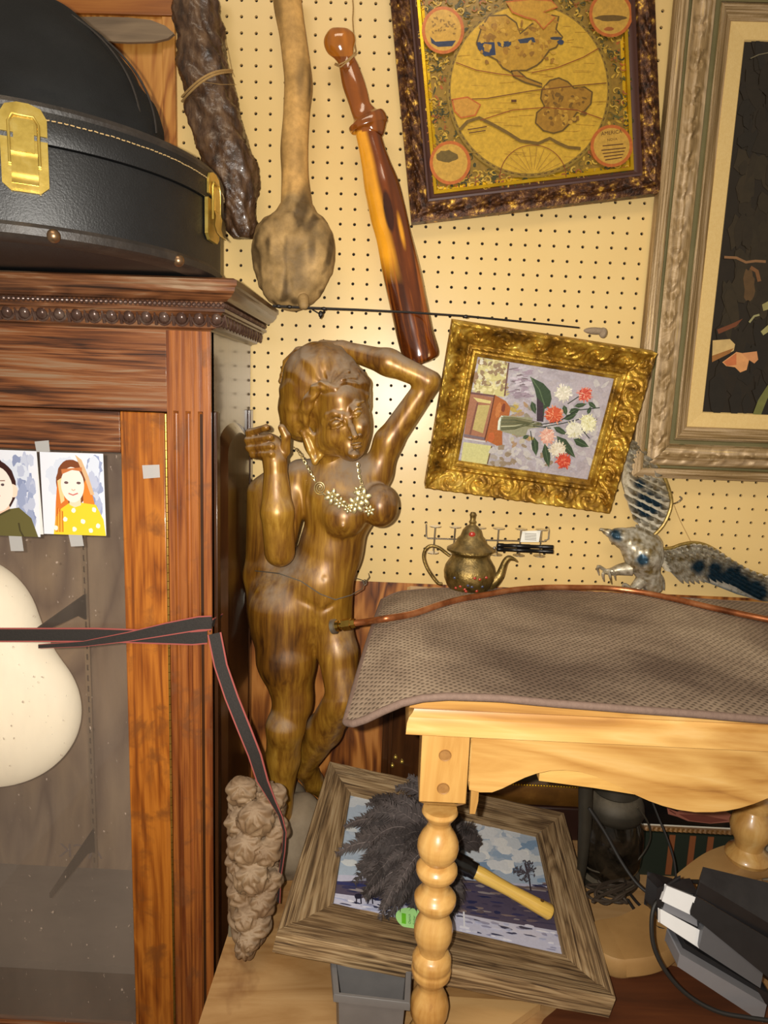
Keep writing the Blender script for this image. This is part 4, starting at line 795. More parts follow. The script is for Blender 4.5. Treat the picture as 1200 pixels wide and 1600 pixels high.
def colour_verts(b, fn): b.hascol = True; b.c = [tuple(fn(np.array(p))) for p in b.v]
M_pale = painted('pale_bare_wood', .65, 0, .35, 90, .3, 0, .5)
P, R_ = px_tube([(447, -40, 22), (449, 0, 22), (457, 55, 21), (463, 100, 21), (466, 135, 22), (463, 175, 20.5), (460, 230, 21.5), (461, 275, 21), (463, 320, 25), (464, 350, 28)], -.05, step=2)
t_ = thing('burl_club', P[0], 'pale wooden club with a round knotty burl at its lower end, hanging on the pegboard', 'club')
def c_burl(p):
    x, y = proj_px(p); nn = mnoise.noise(p * 26) * .6 + mnoise.noise(p * 70) * .3
    k = min(1, max(0, (y - 300 + 26 * mnoise.noise(p * 30)) / 20)); e = 1 if x > 478 - 0 and y < 190 else 0
    A = np.array(S(204, 158, 92)) * (1 + nn * .5); Bc = np.array(S(166, 134, 86)) * (1 + nn * .9); D = np.array(S(84, 64, 38))
    c = A * (1 - k) + Bc * k
    st = max(0, mnoise.noise((p[0] * 70, p[1] * 70, p[2] * 12)) - .08) * (2.4 if y > 330 else 1.0); st = min(.9, st + max(0, 1 - math.hypot((x - 472 + (y - 330) * .15) / 15, (y - 325) / 46)) * 1.5 + max(0, 1 - math.hypot((x - 462) / 20, (y - 400) / 70)) * .5 + max(0, 1 - abs(x - 484) / 7) * (100 < y < 175) * .5); c = c * (1 - st) + D * st
    return np.clip(c, 0, 1)
def proj_px(X): c = RW @ (np.asarray(X, float) - CAM); return 600 + F * c[0] / c[2], 800 + F * c[1] / c[2]
b = MB(); b.tube(P, R_, 64, up=(1, 0, 0), sq=(1, .85), disp=lambda L, t, i: .0014 * mnoise.noise((L * 20, 1.3 * math.cos(t), 1.3 * math.sin(t)))); colour_verts(b, c_burl); b.build('shaft', M_pale, t_)
bc = atY(457, 408, -.055); k_ = 1.218 / F
def d_b(v):
    ang = np.arctan2(v[:, 2] - bc[2], v[:, 0] - bc[0]); return .0045 * vnoise(v, 28, 3) + .0018 * vnoise(v, 80, 5) + .0012 * vnoise(np.c_[ang * 3.0, v[:, 1] * 40, np.zeros(len(v))], 3, 8)
sculpt_obj('burl', [('e', bc, (60 * k_, .042, 70 * k_), None, .01), ('e', atY(428, 372, -.06), (30 * k_, .03, 34 * k_), None, .02), ('e', atY(490, 385, -.06), (28 * k_, .03, 40 * k_), None, .02), ('e', atY(462, 335, -.05), (26 * k_, .028, 30 * k_), None, .02), ('c', atY(475, 468, -.085), atY(474, 478, -.095), .008, .006, .006)], .0026, M_pale, t_, d_b,
    lambda v: np.array([c_burl(p) for p in v]))

M_club = painted('glossy_varnished_wood', .12, 0, .15, 50, .6, .8, .02)
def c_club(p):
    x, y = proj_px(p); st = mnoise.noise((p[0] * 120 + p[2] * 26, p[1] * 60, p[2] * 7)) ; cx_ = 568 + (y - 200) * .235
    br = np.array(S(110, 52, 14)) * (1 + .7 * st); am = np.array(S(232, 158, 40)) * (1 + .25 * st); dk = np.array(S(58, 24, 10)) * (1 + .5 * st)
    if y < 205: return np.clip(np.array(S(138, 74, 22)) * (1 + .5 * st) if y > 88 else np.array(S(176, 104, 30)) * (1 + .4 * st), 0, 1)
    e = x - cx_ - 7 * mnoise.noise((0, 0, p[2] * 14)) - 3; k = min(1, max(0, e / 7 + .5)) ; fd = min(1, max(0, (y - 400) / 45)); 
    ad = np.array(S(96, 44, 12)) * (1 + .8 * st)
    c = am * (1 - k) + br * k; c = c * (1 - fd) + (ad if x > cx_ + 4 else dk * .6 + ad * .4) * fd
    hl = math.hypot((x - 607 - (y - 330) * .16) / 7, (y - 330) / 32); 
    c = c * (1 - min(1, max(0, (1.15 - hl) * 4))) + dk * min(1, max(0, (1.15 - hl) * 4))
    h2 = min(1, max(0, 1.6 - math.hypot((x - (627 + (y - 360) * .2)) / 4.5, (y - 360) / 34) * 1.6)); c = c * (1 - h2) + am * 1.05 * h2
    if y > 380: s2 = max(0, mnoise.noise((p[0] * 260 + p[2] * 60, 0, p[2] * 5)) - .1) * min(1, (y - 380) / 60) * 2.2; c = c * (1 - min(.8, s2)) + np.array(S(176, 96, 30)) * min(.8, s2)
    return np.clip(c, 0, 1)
P, R_ = px_tube([(527, 45, 6), (527, 49, 17), (529, 60, 24), (533, 73, 23), (537, 84, 16), (541, 94, 13), (546, 108, 15), (552, 130, 17.5), (558, 150, 17), (563, 168, 16), (569, 180, 19), (572, 186, 26), (574, 190, 30), (576, 198, 30), (577, 203, 24), (576, 210, 20), (579, 225, 20), (588, 260, 23), (597, 295, 28), (606, 335, 29), (615, 370, 28), (625, 415, 30), (637, 470, 30), (648, 520, 28.5), (656, 548, 28.5), (659, 559, 27.5), (661, 565, 24), (662, 568, 10)], -.048, step=1.1)
t_ = thing('carved_club', P[0], 'glossy varnished amber and brown carved wooden club hanging by twine', 'club')
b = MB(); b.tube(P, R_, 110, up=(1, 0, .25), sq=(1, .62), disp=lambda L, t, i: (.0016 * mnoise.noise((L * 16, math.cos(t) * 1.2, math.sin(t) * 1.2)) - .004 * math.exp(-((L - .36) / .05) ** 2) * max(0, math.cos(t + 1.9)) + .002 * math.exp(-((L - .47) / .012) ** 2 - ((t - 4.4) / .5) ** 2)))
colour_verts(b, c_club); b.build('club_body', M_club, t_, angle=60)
b = MB()
b.tube([atY(524, 99, -.048), atY(530, 101, -.064), atY(540, 96, -.068), atY(550, 88, -.064), atY(556, 80, -.045), atY(553, 60, -.02), atY(551, 30, -.012), atY(552, 12, -.006), atY(549, -30, -.006)], .0011, 6)
b.tube([atY(523, 101, -.048), atY(532, 105, -.066), atY(545, 95, -.068), atY(556, 84, -.06)], .0011, 6); b.tube([atY(553, 82, -.05), atY(560, 84, -.05)], .0006, 4); b.build('twine', M_tw, t_)

b = MB(); pts = [(110, 27), (150, 26), (200, 27), (235, 31), (258, 40), (272, 52), (262, 60), (240, 65), (200, 66), (150, 63), (110, 64)]
b.prism([atY(x, y, -.022) for x, y in pts], (0, .006, 0)); tag(b.build('weathered_paddle', wood('grey_weathered_slat', [S(92, 76, 60), S(126, 106, 84), S(150, 128, 100)], 'x', .7, 0, 60, 4, .2), bevel=.002), 'flat grey weathered wooden paddle with a rounded tip on the orange plywood', 'paddle')

# thin rod
M_rod = plain('dark_steel', S(44, 40, 38), .4, .6)
rp = [(426, 478), (480, 481), (560, 484), (640, 488), (730, 494), (820, 503), (905, 512)]
t_ = thing('metal_rod', atY(426, 478, -.09), 'thin dark metal rod running level above the gold flower painting', 'rod')
b = MB(); b.tube([atY(x, y, -.095 + .00005 * (x - 426)) for x, y in rp], [.0024, .0022, .0020, .0019, .0018, .0016, .0014], 8); b.build('rod', M_rod, t_)
for x_ in (435, 452, 506, 728): b = MB(); b.ball(atY(x_, 478 + (x_ - 426) * .055, -.095), (.005, .0032, .0032), 8, 6); b.build('joint', M_rod, t_)
b = MB(); b.ball(atY(930, 517, -.072), (.020, .006, .006), 12, 8); b.ball(atY(942, 520, -.072), (.007, .006, .009), 10, 7); b.build('cobweb_clump', mottled('grey_lint', [S(120, 100, 80), S(170, 150, 124)], (60, 60, 60), .95, 0, 1, 300), t_)
b = MB(); b.tube([atY(488, 484, -.09), atY(498, 490, -.09), atY(505, 488, -.09), atY(500, 498, -.09)], .0012, 5); b.ball(atY(501, 491, -.09), (.004, .003, .006), 8, 6); b.build('hook', M_rod, t_)
# ------------------------------------------------------------ carved wooden statue
def J(x, y, Y, r): p = atY(x, y, Y); return p, r * pxm(p)
def cone(a, b, k=.012): (p, r1), (q, r2) = J(*a), J(*b); return ('c', p, q, r1, r2, k)
def ell(x, y, Y, rx, ry, dep, k=.012, R=None): s_ = pxm(atY(x, y, Y)); return ('e', atY(x, y, Y), (rx * s_, dep, ry * s_), R, k)
def cut(x, y, Y, rx, ry, dep, k=.006, R=None): s_ = pxm(atY(x, y, Y)); return ('-', atY(x, y, Y), (rx * s_, dep, ry * s_), R, k)
def rotY(deg): t = math.radians(deg); c, s_ = math.cos(t), math.sin(t); return np.array([[c, 0, s_], [0, 1, 0], [-s_, 0, c]])   # clockwise seen from the camera
m, nt, pb = base('carved_bronzed_wood', .38, .25, .5, .2, .3)
co = coords(nt, 'obj', (110, 110, 9)); f1 = noise(nt, co, 1, 6, .6, .4); f2 = noise(nt, coords(nt, 'obj', (9, 9, 5)), 1, 4, .55)
mxx = nd(nt, 'ShaderNodeMix'); mxx.inputs[0].default_value = .5; nt.links.new(f1, mxx.inputs[2]); nt.links.new(f2, mxx.inputs[3])
c = ramp(nt, mxx.outputs[0], [S(62, 34, 9), S(116, 74, 19), S(158, 114, 36), S(198, 154, 64)], [.31, .44, .57, .72])
c, fac = dusty(nt, c, 1.0, S(140, 120, 98), 16, .12, .5)
rr_ = nd(nt, 'ShaderNodeMapRange'); rr_.inputs[3].default_value = .38; rr_.inputs[4].default_value = .9; nt.links.new(fac, rr_.inputs[0]); nt.links.new(rr_.outputs[0], pb.inputs['Roughness'])
cw = nd(nt, 'ShaderNodeMapRange'); cw.inputs[3].default_value = .2; cw.inputs[4].default_value = 0; nt.links.new(fac, cw.inputs[0]); nt.links.new(cw.outputs[0], pb.inputs['Coat Weight'])
me_ = nd(nt, 'ShaderNodeMapRange'); me_.inputs[3].default_value = .25; me_.inputs[4].default_value = 0; nt.links.new(fac, me_.inputs[0]); nt.links.new(me_.outputs[0], pb.inputs['Metallic'])
nt.links.new(c, pb.inputs['Base Color']); bump(nt, pb, f1, .15, .001); M_stat = m
sloc = atZ(440, 1340, ZP)
statue = thing('carved_statue', (sloc[0], -.12, ZP), 'tall carved brown wooden statue of a nude woman with one arm over her head', 'statue')
B_ = []
# trunk
B_ += [cone((488, 935, -.140, 50), (516, 862, -.140, 47), .02), cone((516, 862, -.14, 45), (533, 790, -.145, 52), .02), ell(538, 770, -.140, 64, 60, .052, .02), ell(500, 910, -.160, 46, 40, .042, .02),
       ell(448, 945, -.135, 54, 74, .052, .035), ell(512, 955, -.145, 36, 50, .045, .03), cone((470, 742, -.135, 25), (590, 738, -.140, 22), .02), cone((520, 745, -.145, 25), (515, 690, -.150, 27), .015)]
B_ += [ell(538, 806, -.190, 35, 34, .036, .008), ell(594, 790, -.182, 29, 34, .036, .008), ell(613, 792, -.197, 5, 5, .008, .006), ell(536, 822, -.222, 4, 4, .006, .006)]
B_ += [cone((410, 770, -.110, 24), (404, 900, -.115, 20), .02), cone((432, 755, -.11, 24), (428, 880, -.12, 30), .02), cone((404, 900, -.115, 18), (412, 985, -.125, 18), .025)]
# viewer's left arm: upper arm behind, forearm up in front, fist
B_ += [cone((462, 752, -.135, 24), (436, 856, -.175, 23), .01), cone((437, 862, -.200, 24), (433, 800, -.212, 25), .006), cone((433, 800, -.212, 25), (430, 722, -.205, 17), .008), cone((430, 722, -.205, 17), (424, 700, -.2, 19), .01)]
B_ += [ell(414, 692, -.195, 22, 17, .022, .006), cone((446, 706, -.205, 8), (447, 682, -.212, 7), .004), cone((447, 682, -.212, 7), (440, 668, -.215, 6), .004)]
for i, (xa, ya, xb, yb) in enumerate(((390, 676, 416, 668), (388, 688, 422, 683), (390, 700, 424, 697), (396, 710, 424, 709))): B_ += [cone((xa, ya, -.205, 6), (xb, yb, -.222, 5.2), .0015), cone((xa, ya, -.205, 6), (xa + 12, ya + 2, -.180, 7), .004), cone((xb, yb, -.222, 5.2), (xb + 3, yb + 2, -.205, 5), .002)]
# viewer's right arm over the head
B_ += [cone((588, 738, -.14, 23), (606, 690, -.145, 21), .012), cone((606, 690, -.145, 21), (668, 600, -.16, 17), .01), cone((670, 594, -.165, 16), (606, 566, -.155, 20), .008), cone((606, 566, -.155, 20), (535, 546, -.14, 13), .01), cone((535, 546, -.14, 12), (505, 545, -.135, 14), .008)]
for i in range(4): B_ += [cone((505 - i * 3, 542 + i * 3, -.150 + .012 * i, 7), (466 - i * 5, 548 + i * 8, -.150 + .008 * i, 6), .003), cone((466 - i * 5, 548 + i * 8, -.150 + .008 * i, 6), (446 - i * 2.2, 566 + i * 10, -.145, 5), .003)]
B_ += [cone((495, 548, -.15, 10), (478, 568, -.18, 6), .004)]
# legs
B_ += [cone((444, 955, -.145, 51), (448, 1030, -.155, 45), .025), cone((448, 1030, -.155, 45), (458, 1098, -.160, 29), .012), cone((459, 1092, -.16, 28), (446, 1136, -.170, 29), .012), cone((446, 1136, -.17, 29), (442, 1185, -.155, 26), .01), cone((442, 1185, -.155, 26), (437, 1255, -.15, 19), .01), cone((437, 1255, -.15, 19), (436, 1330, -.14, 24), .01)]
B_ += [cone((514, 965, -.15, 34), (528, 1020, -.165, 31), .008), cone((528, 1020, -.165, 31), (535, 1090, -.185, 25), .008), cone((530, 1100, -.178, 27), (507, 1140, -.135, 27), .01), cone((507, 1140, -.135, 27), (474, 1194, -.080, 20), .012), cone((474, 1194, -.080, 20), (490, 1222, -.055, 15), .01), cone((490, 1222, -.055, 15), (502, 1236, -.040, 11), .01)]
B_ += [cut(492, 1005, -.212, 3, 52, .020, .008, rotY(-3)), cut(482, 948, -.212, 20, 3, .012, .007, rotY(32)), cut(520, 948, -.206, 24, 3, .012, .007, rotY(-30)), cut(506, 905, -.208, 3.5, 5, .008, .004)]
sculpt_obj('body', B_, .0026, M_stat, statue)
# head with face, carved as one piece
HC = atY(530, 650, -.175)
HD = [ell(500, 604, -.155, 61, 66, .068, .012), ell(470, 640, -.150, 34, 50, .055, .015), ell(505, 575, -.16, 48, 36, .055, .012), ell(535, 612, -.165, 44, 44, .060, .012), ell(560, 606, -.15, 19, 24, .04, .008), ell(566, 632, -.145, 14, 22, .035, .006),
      cone((516, 730, -.150, 23), (515, 690, -.155, 26), .01)]
face_c = (538, 657); fR = rotY(-13)
HD += [ell(538, 655, -.190, 41, 60, .054, .010, fR), ell(549, 700, -.200, 19, 20, .036, .012), ell(514, 688, -.182, 22, 24, .036, .014)]
HD += [ell(531, 622, -.222, 24, 20, .022, .014), ell(520, 683, -.218, 14, 15, .018, .012), ell(566, 668, -.222, 9, 14, .014, .010)]
HD += [cut(526, 660, -.254, 18, 11, .017, .006, rotY(-26)), cut(558, 645, -.251, 12, 10, .016, .006, rotY(-30))]
HD += [cone((543, 652, -.238, 3.2), (549, 668, -.250, 4.2), .006), cone((549, 668, -.250, 4.2), (554.5, 682, -.262, 5), .005), ell(547.5, 685, -.250, 4.2, 3.6, .007, .004), ell(562, 680, -.250, 3.4, 3.4, .007, .004)]
HD += [ell(525.5, 662, -.2385, 11, 5.8, .009, .002, rotY(-24)), ell(557, 646, -.2370, 7.5, 5.2, .009, .002, rotY(-28))]
def arc(ps, Y, r, k=.002): return [cone((*ps[i], Y if not hasattr(Y, '__len__') else Y[i], r), (*ps[i + 1], Y if not hasattr(Y, '__len__') else Y[i + 1], r), k) for i in range(len(ps) - 1)]
HD += arc([(512, 668), (517, 658), (525, 654), (534, 657), (538, 661)], (-.234, -.2445, -.2490, -.2470, -.243), 1.9) + arc([(512, 669), (519, 670), (528, 669), (537, 663)], (-.234, -.2425, -.2450, -.243), 1.2)
HD += arc([(549, 651), (552, 642), (558, 638), (565, 638)], (-.242, -.2450, -.2440, -.236), 1.8) + arc([(550, 652), (557, 652), (565, 644)], (-.242, -.2440, -.236), 1.2)
HD += arc([(505, 660), (512, 650), (522, 646), (534, 649), (543, 655)], (-.224, -.235, -.2405, -.2425, -.240), 2.0, .007) + arc([(547, 650), (551, 638), (559, 630), (568, 627)], (-.240, -.2395, -.235, -.224), 2.0, .007)
HD += [ell(556, 693.5, -.2470, 9, 2.3, .007, .002, rotY(-12)), ell(558, 698.5, -.2450, 7.5, 3, .0075, .002, rotY(-12)), cut(557, 696, -.2560, 8, .8, .006, .0015, rotY(-12)), ell(553, 711, -.236, 9, 7, .013, .008), cut(556, 689, -.258, 1.6, 3, .004, .002)]
HD += [('-', atY(526.5, 661, -.2500), (.0034, .0028, .0034), None, .001), ('-', atY(558, 645.5, -.2490), (.0028, .0028, .003), None, .001)]
# hair rolls swept back from the forehead, ear
for i in range(9):
    f = i / 8; HD += arc([(524 - 3 * f, 608), (505 - 14 * f, 604 + 6 * f - 4), (488 - 14 * f, 622 + 14 * f), (480 - 16 * f, 646 + 12 * f), (476 - 6 * f, 672)], (-.236 + .004 * f, -.233 + .006 * f, -.224 + .012 * f, -.212 + .02 * f, -.19 + .02 * f), 5.2, .0025)
for i in range(4): HD += arc([(526, 607), (536 + i * 2, 595 - i * 3), (552 + i * 2, 600 - 6 * i), (568 - i, 614 - 9 * i)], (-.234, -.228 + .008 * i, -.215 + .01 * i, -.185 + .01 * i), 4.6, .003)
for i in range(3): HD += arc([(524, 604), (512 + 12 * i, 588), (500 + 18 * i, 566), (486 + 22 * i, 548)], (-.228, -.212, -.19, -.155), 5, .006)
for i in range(12):
    f = i / 11; HD += arc([(522 - 5 * f, 603), (512 - 26 * f, 590 + 2 * f), (498 - 36 * f, 572 + 16 * f), (482 - 36 * f, 556 + 34 * f)], (-.229, -.214 + .004 * f, -.190 + .004 * f, -.165), 3.2, .0018)
for i in range(6): HD += arc([(528, 602), (532 + 2.5 * i, 592 - 2 * i), (533 + 2 * i, 578), (526 + 2 * i, 562)], (-.226, -.208, -.188, -.164), 3.0, .0018)
for x_, y_, r_ in ((566, 602, 8), (570, 618, 8), (571, 635, 7), (566, 650, 6)): HD += [ell(x_, y_, -.182, r_, r_, .016, .002)]
HD += arc([(474, 676), (480, 672), (490, 682), (497, 696), (500, 712), (492, 722), (484, 704), (474, 676)], -.192, 4.2, .004) + [ell(487, 696, -.180, 12, 22, .014, .006, rotY(-24))]
def head_d(v):
    pp = atY(524, 607, -.22); fc_ = atY(542, 660, -.22); k = pxm(fc_); t = math.radians(-13)
    X = v[:, 0] - fc_[0]; Z = v[:, 2] - fc_[2]; U = X * math.cos(t) - Z * math.sin(t); W = X * math.sin(t) + Z * math.cos(t)
    hair = np.clip((np.sqrt((U / (43 * k)) ** 2 + (W / (56 * k)) ** 2) - 1) * 6, 0, 1) * (v[:, 2] > atY(490, 684, -.18)[2])
    dx = v[:, 0] - pp[0]; dz_ = v[:, 2] - pp[2]; ang = np.arctan2(dz_, dx); r = np.hypot(dx, dz_)
    return hair * (.0008 * np.sin(ang * 14 + r * 90 + 3.0 * vnoise(v, 38, 3)) * np.clip(r / .02, 0, 1) + .0013 * vnoise(v, 50, 2))
sculpt_obj('head', HD, .00135, M_stat, statue, head_d)
def base_d(v): return .006 * vnoise(v, 16, 2) + .003 * vnoise(v, 45, 3)
zc = lambda x, y, Y: atY(x, y, Y)
sculpt_obj('base', [('c', V3(-.232, -.13, ZP + .05), V3(-.232, -.06, ZP + .07), .050, .050, .03), ('c', zc(458, 1290, -.13), V3(-.215, -.13, ZP + .03), .040, .05, .03), ('c', zc(476, 1262, -.11), zc(462, 1330, -.15), .028, .040, .03), ('-', V3(-.2, -.1, ZP - .5), (.8, .8, .5), None, .002)], .004,
    mottled('dusty_carved_base', [S(92, 76, 58), S(130, 114, 92), S(152, 136, 112)], (24, 24, 24), .8, 0, .3, 60), statue, base_d)

# carved leaf cluster in front of the statue
CLY = -.30
prs = []; lob = []
for x, y, r, Y in ((402, 1262, 44, -.275), (398, 1318, 42, -.295), (396, 1370, 40, -.310), (392, 1420, 34, -.325), (390, 1462, 22, -.345)): prs.append(ell(x, y, Y, r, r * 1.0, .040, .02))
rr = random.Random(12)
for x, y, r, Y in ((378, 1240, 24, -.300), (425, 1252, 24, -.30), (400, 1284, 30, -.325), (372, 1290, 20, -.31), (432, 1300, 20, -.31), (385, 1330, 28, -.338), (418, 1335, 22, -.335), (372, 1350, 18, -.33), (394, 1376, 28, -.350), (424, 1378, 18, -.335), (376, 1400, 20, -.345), (410, 1412, 22, -.355), (385, 1436, 20, -.368), (406, 1448, 18, -.366), (390, 1468, 18, -.380), (384, 1482, 14, -.382)):
    prs.append(ell(x, y - 4, Y, r, r * .92, .022, .003)); lob.append((atY(x, y - r * .9, Y), r * .0011))
lc = np.array([l[0] for l in lob])
def clus_d(v):
    d = np.linalg.norm(v[:, None, :] - lc[None], axis=2); i = d.argmin(1); q = v - lc[i]; ang = np.arctan2(q[:, 0], -q[:, 2]); return .0022 * np.sin(ang * 11) * np.clip(d.min(1) / .02, 0, 1) + .0018 * vnoise(v, 90, 2)
M_clus = mottled('dusty_carved_leaves', [S(80, 52, 32), S(128, 100, 70), S(162, 138, 106)], (28, 28, 28), .7, 0, .4, 120, dust=.55, dcol=S(172, 150, 126))
t_ = thing('carved_leaf_cluster', (-.22, -.40, ZP), 'dusty brown wood carving of hanging leaf clusters at the foot of the statue', 'carving')
sculpt_obj('leaves', prs, .0024, M_clus, t_, clus_d)
b = MB(); b.prism([V3(-.275, -.27, ZP + .115), V3(-.270, -.262, ZP + .11), V3(-.268, -.30, ZP), V3(-.275, -.31, ZP)], (.006, 0, 0)); b.build('back_board', plain('grey_board', S(110, 98, 76), .8), t_)

# necklace
M_ch = mottled('pale_gold_chain', [S(150, 130, 80), S(214, 198, 146), S(240, 230, 196)], (80, 80, 80), .3, .8, .1)
nk = thing('necklace', atY(550, 800, -.22), 'silvery gold chain necklace with flower pendants round the statue neck', 'necklace')
def chain(pts):
    b = MB(); P = [V3(*p) for p in pts]; L = 0; out = []
    for i in range(len(P) - 1):
        k = max(1, int(np.linalg.norm(P[i + 1] - P[i]) / .0042)); out += [P[i] * (1 - q / k) + P[i + 1] * (q / k) for q in range(k)]
    for i, p in enumerate(out):
        t = unit(out[min(i + 1, len(out) - 1)] - out[max(i - 1, 0)]); s_ = unit(np.cross(t, (0, 1, 0))); nrm = V3(0, -1, 0) if i % 2 else s_; side = np.cross(t, nrm)
        b.tube([p + t * .0034 * math.cos(a_) + side * .0020 * math.sin(a_) for a_ in np.linspace(0, 2 * PI, 9)], .00075, 4, caps=False)
    return b.build('chain', M_ch, nk)
chain([atY(*p) for p in ((461, 700, -.185), (466, 706, -.20), (476, 722, -.215), (485, 738, -.21), (494, 755, -.207))])
chain([atY(*p) for p in ((503, 770, -.208), (520, 782, -.222), (540, 788, -.232), (556, 794, -.230), (572, 792, -.225), (574, 782, -.224), (568, 765, -.214), (562, 745, -.208), (559, 722, -.205))])
b = MB(); cx_ = atY(499, 762, -.212); b.tube([cx_ + V3(.0012 + .0098 * q * math.cos(q * 18), -.002, (.0012 + .0098 * q) * math.sin(q * 18)) * 1.0 for q in np.linspace(0, 1, 50)], .0009, 5); b.build('spiral_pendant', M_ch, nk)
def flower(x, y, Y, r, k=6, name='flower_pendant'):
    b = MB(); c_ = atY(x, y, Y)
    for i in range(k): t = 2 * PI * i / k + .3; b.ball(c_ + V3(math.cos(t), 0, math.sin(t)) * r * .6, (r * .42, .0012, r * .26), 8, 5, rot=rotY(-math.degrees(t)))
    b.ball(c_ + V3(0, -.002, 0), (r * .3, .002, r * .3), 8, 6); b.build(name, M_ch, nk)
flower(519, 776, -.228, .013); flower(531, 786, -.234, .010); flower(556, 789, -.236, .014); flower(566, 778, -.226, .015); flower(561, 768, -.222, .010); flower(577, 798, -.236, .009); flower(544, 795, -.238, .008)

# wire round the hips
M_wire = plain('thin_grey_wire', S(120, 112, 100), .5, .6)
b = MB(); b.tube([atY(*p) for p in ((388, 893, -.12), (400, 892, -.15), (436, 896, -.205), (470, 908, -.208), (500, 928, -.205), (524, 937, -.205), (548, 930, -.19), (566, 920, -.16), (570, 910, -.10), (577, 902, -.06), (576, 896, -.005))], .0009, 5)
b.tube([atY(*p) for p in ((570, 911, -.10), (565, 906, -.10), (555, 903, -.12), (550, 904, -.14))], .0008, 5); b.tube([atY(570, 910, -.10) + V3(.003 * math.cos(q), 0, .005 * math.sin(q)) for q in np.linspace(0, 6.3, 10)], .0009, 5)
tag(b.build('tie_wire', M_wire), 'thin grey wire looped round the hips of the statue and twisted at the right', 'wire')
# paper scraps
for ps, lab in (([(385, 926), (390, 920), (399, 962), (402, 985), (406, 1002), (399, 990), (394, 965), (386, 944)], 'torn white paper strip between the cabinet and the statue'),):
    b = MB(); b.prism([atY(x, y, -.085) for x, y in ps], (0, .001, 0)); tag(b.build('paper_strip', plain('white_paper', S(226, 222, 208), .8)), lab, 'paper')

# ------------------------------------------------------------ wooden table
ZT_ = -.645; YFr = atZ(645, 1092, ZT_ - .003)[1]
XT0 = atY(640, 1100, YFr)[0]; XT1 = XT0 + .86; YBk = -.045
W_t = [S(138, 90, 42), S(186, 136, 70), S(210, 164, 94), S(222, 184, 120)]
M_tab = wood('honey_birch_x', W_t, 'x', .38, .35, 34, 2.6, .06, dis=1.0, cath=.4)
M_tabz = wood('honey_birch_z', W_t, 'z', .35, .4, 34, 2.6, .06, dis=1.0)
tb = thing('wooden_table', (XT0 + .4, (YFr + YBk) / 2, ZP), 'honey-coloured wooden table with a scalloped apron and turned legs, under the brown mat', 'table')
prof = [(0.006, 0), (.000, -.004), (.000, -.014), (.006, -.018), (.004, -.022), (-.0, -.026), (-.002, -.032), (-.003, -.046), (.004, -.050)]
b = MB(); lp = [[V3(XT0 + a_, YFr + a_, ZT_ + z), V3(XT1 - a_, YFr + a_, ZT_ + z), V3(XT1 - a_, YBk - a_, ZT_ + z), V3(XT0 + a_, YBk - a_, ZT_ + z)] for a_, z in prof]
vs = sum(lp, []); m_ = len(lp); b.add(vs, [(4 * i + k, 4 * i + (k + 1) % 4, 4 * i + 4 + (k + 1) % 4, 4 * i + 4 + k) for i in range(m_ - 1) for k in range(4)] + [(3, 2, 1, 0), tuple(4 * (m_ - 1) + k for k in range(4))]); b.build('tabletop', M_tab, tb, angle=25)
zm = ZT_ - .050; YA = YFr + .010
xb0, xb1 = atY(658, 1180, YA)[0], atY(733, 1180, YA)[0]; zb_ = atY(690, 1262, YA)[2]
ap = [(733, 1234), (750, 1238), (769, 1238), (785, 1232), (803, 1223), (820, 1215), (837, 1209), (860, 1204), (883, 1203), (906, 1206), (928, 1212), (950, 1221), (973, 1231), (993, 1242), (1013, 1251), (1035, 1259), (1058, 1265), (1086, 1269), (1115, 1269), (1135, 1267), (1155, 1263), (1178, 1256), (1200, 1247)]
low = [atY(x, y, YA + .006) for x, y in ap]; xm_ = low[-1][0]; sym = [V3(2 * (XT0 + XT1) / 2 - p[0], p[1], p[2]) for p in low[::-1] if 2 * (XT0 + XT1) / 2 - p[0] > xm_]
ln_ = low + sym; b = MB(); top = [V3(p[0], p[1], zm) for p in ln_]; q = len(ln_); off = V3(0, .020, 0)
for i in range(q - 1): b.add([top[i], ln_[i], ln_[i + 1], top[i + 1], top[i] + off, ln_[i] + off, ln_[i + 1] + off, top[i + 1] + off], [(0, 1, 2, 3), (7, 6, 5, 4), (1, 5, 6, 2)], 0)
b.build('apron', M_tab, tb, smooth=False)
b = MB(); b.box(XT0 + .02, XT0 + .038, YA + .05, YBk - .03, zm - .07, zm); b.build('apron', wood('honey_birch_y', W_t, 'y', .38, .3, 34, 2.6, .06), tb)
zs = atY(900, 1232, YA + .028)[2]; xs0, xs1 = atY(842, 1220, YA + .028)[0], atY(1012, 1236, YA + .028)[0]
b = MB(); b.prism([V3(xs0, YA + .028, zs + .03), V3(xs0, YA + .028, zs + .008), V3((xs0 + xs1) / 2, YA + .028, zs + .002), V3(xs1, YA + .028, zs - .006), V3(xs1 + .02, YA + .028, zs + .03)], (0, .016, 0)); b.build('glue_block', wood('rough_yellow_pine', [S(196, 140, 60), S(236, 192, 110)], 'x', .7, 0, 60, 6, .6), tb)
cx0 = (xb0 + xb1) / 2; hw = (xb1 - xb0) / 2; cy0 = YA + hw
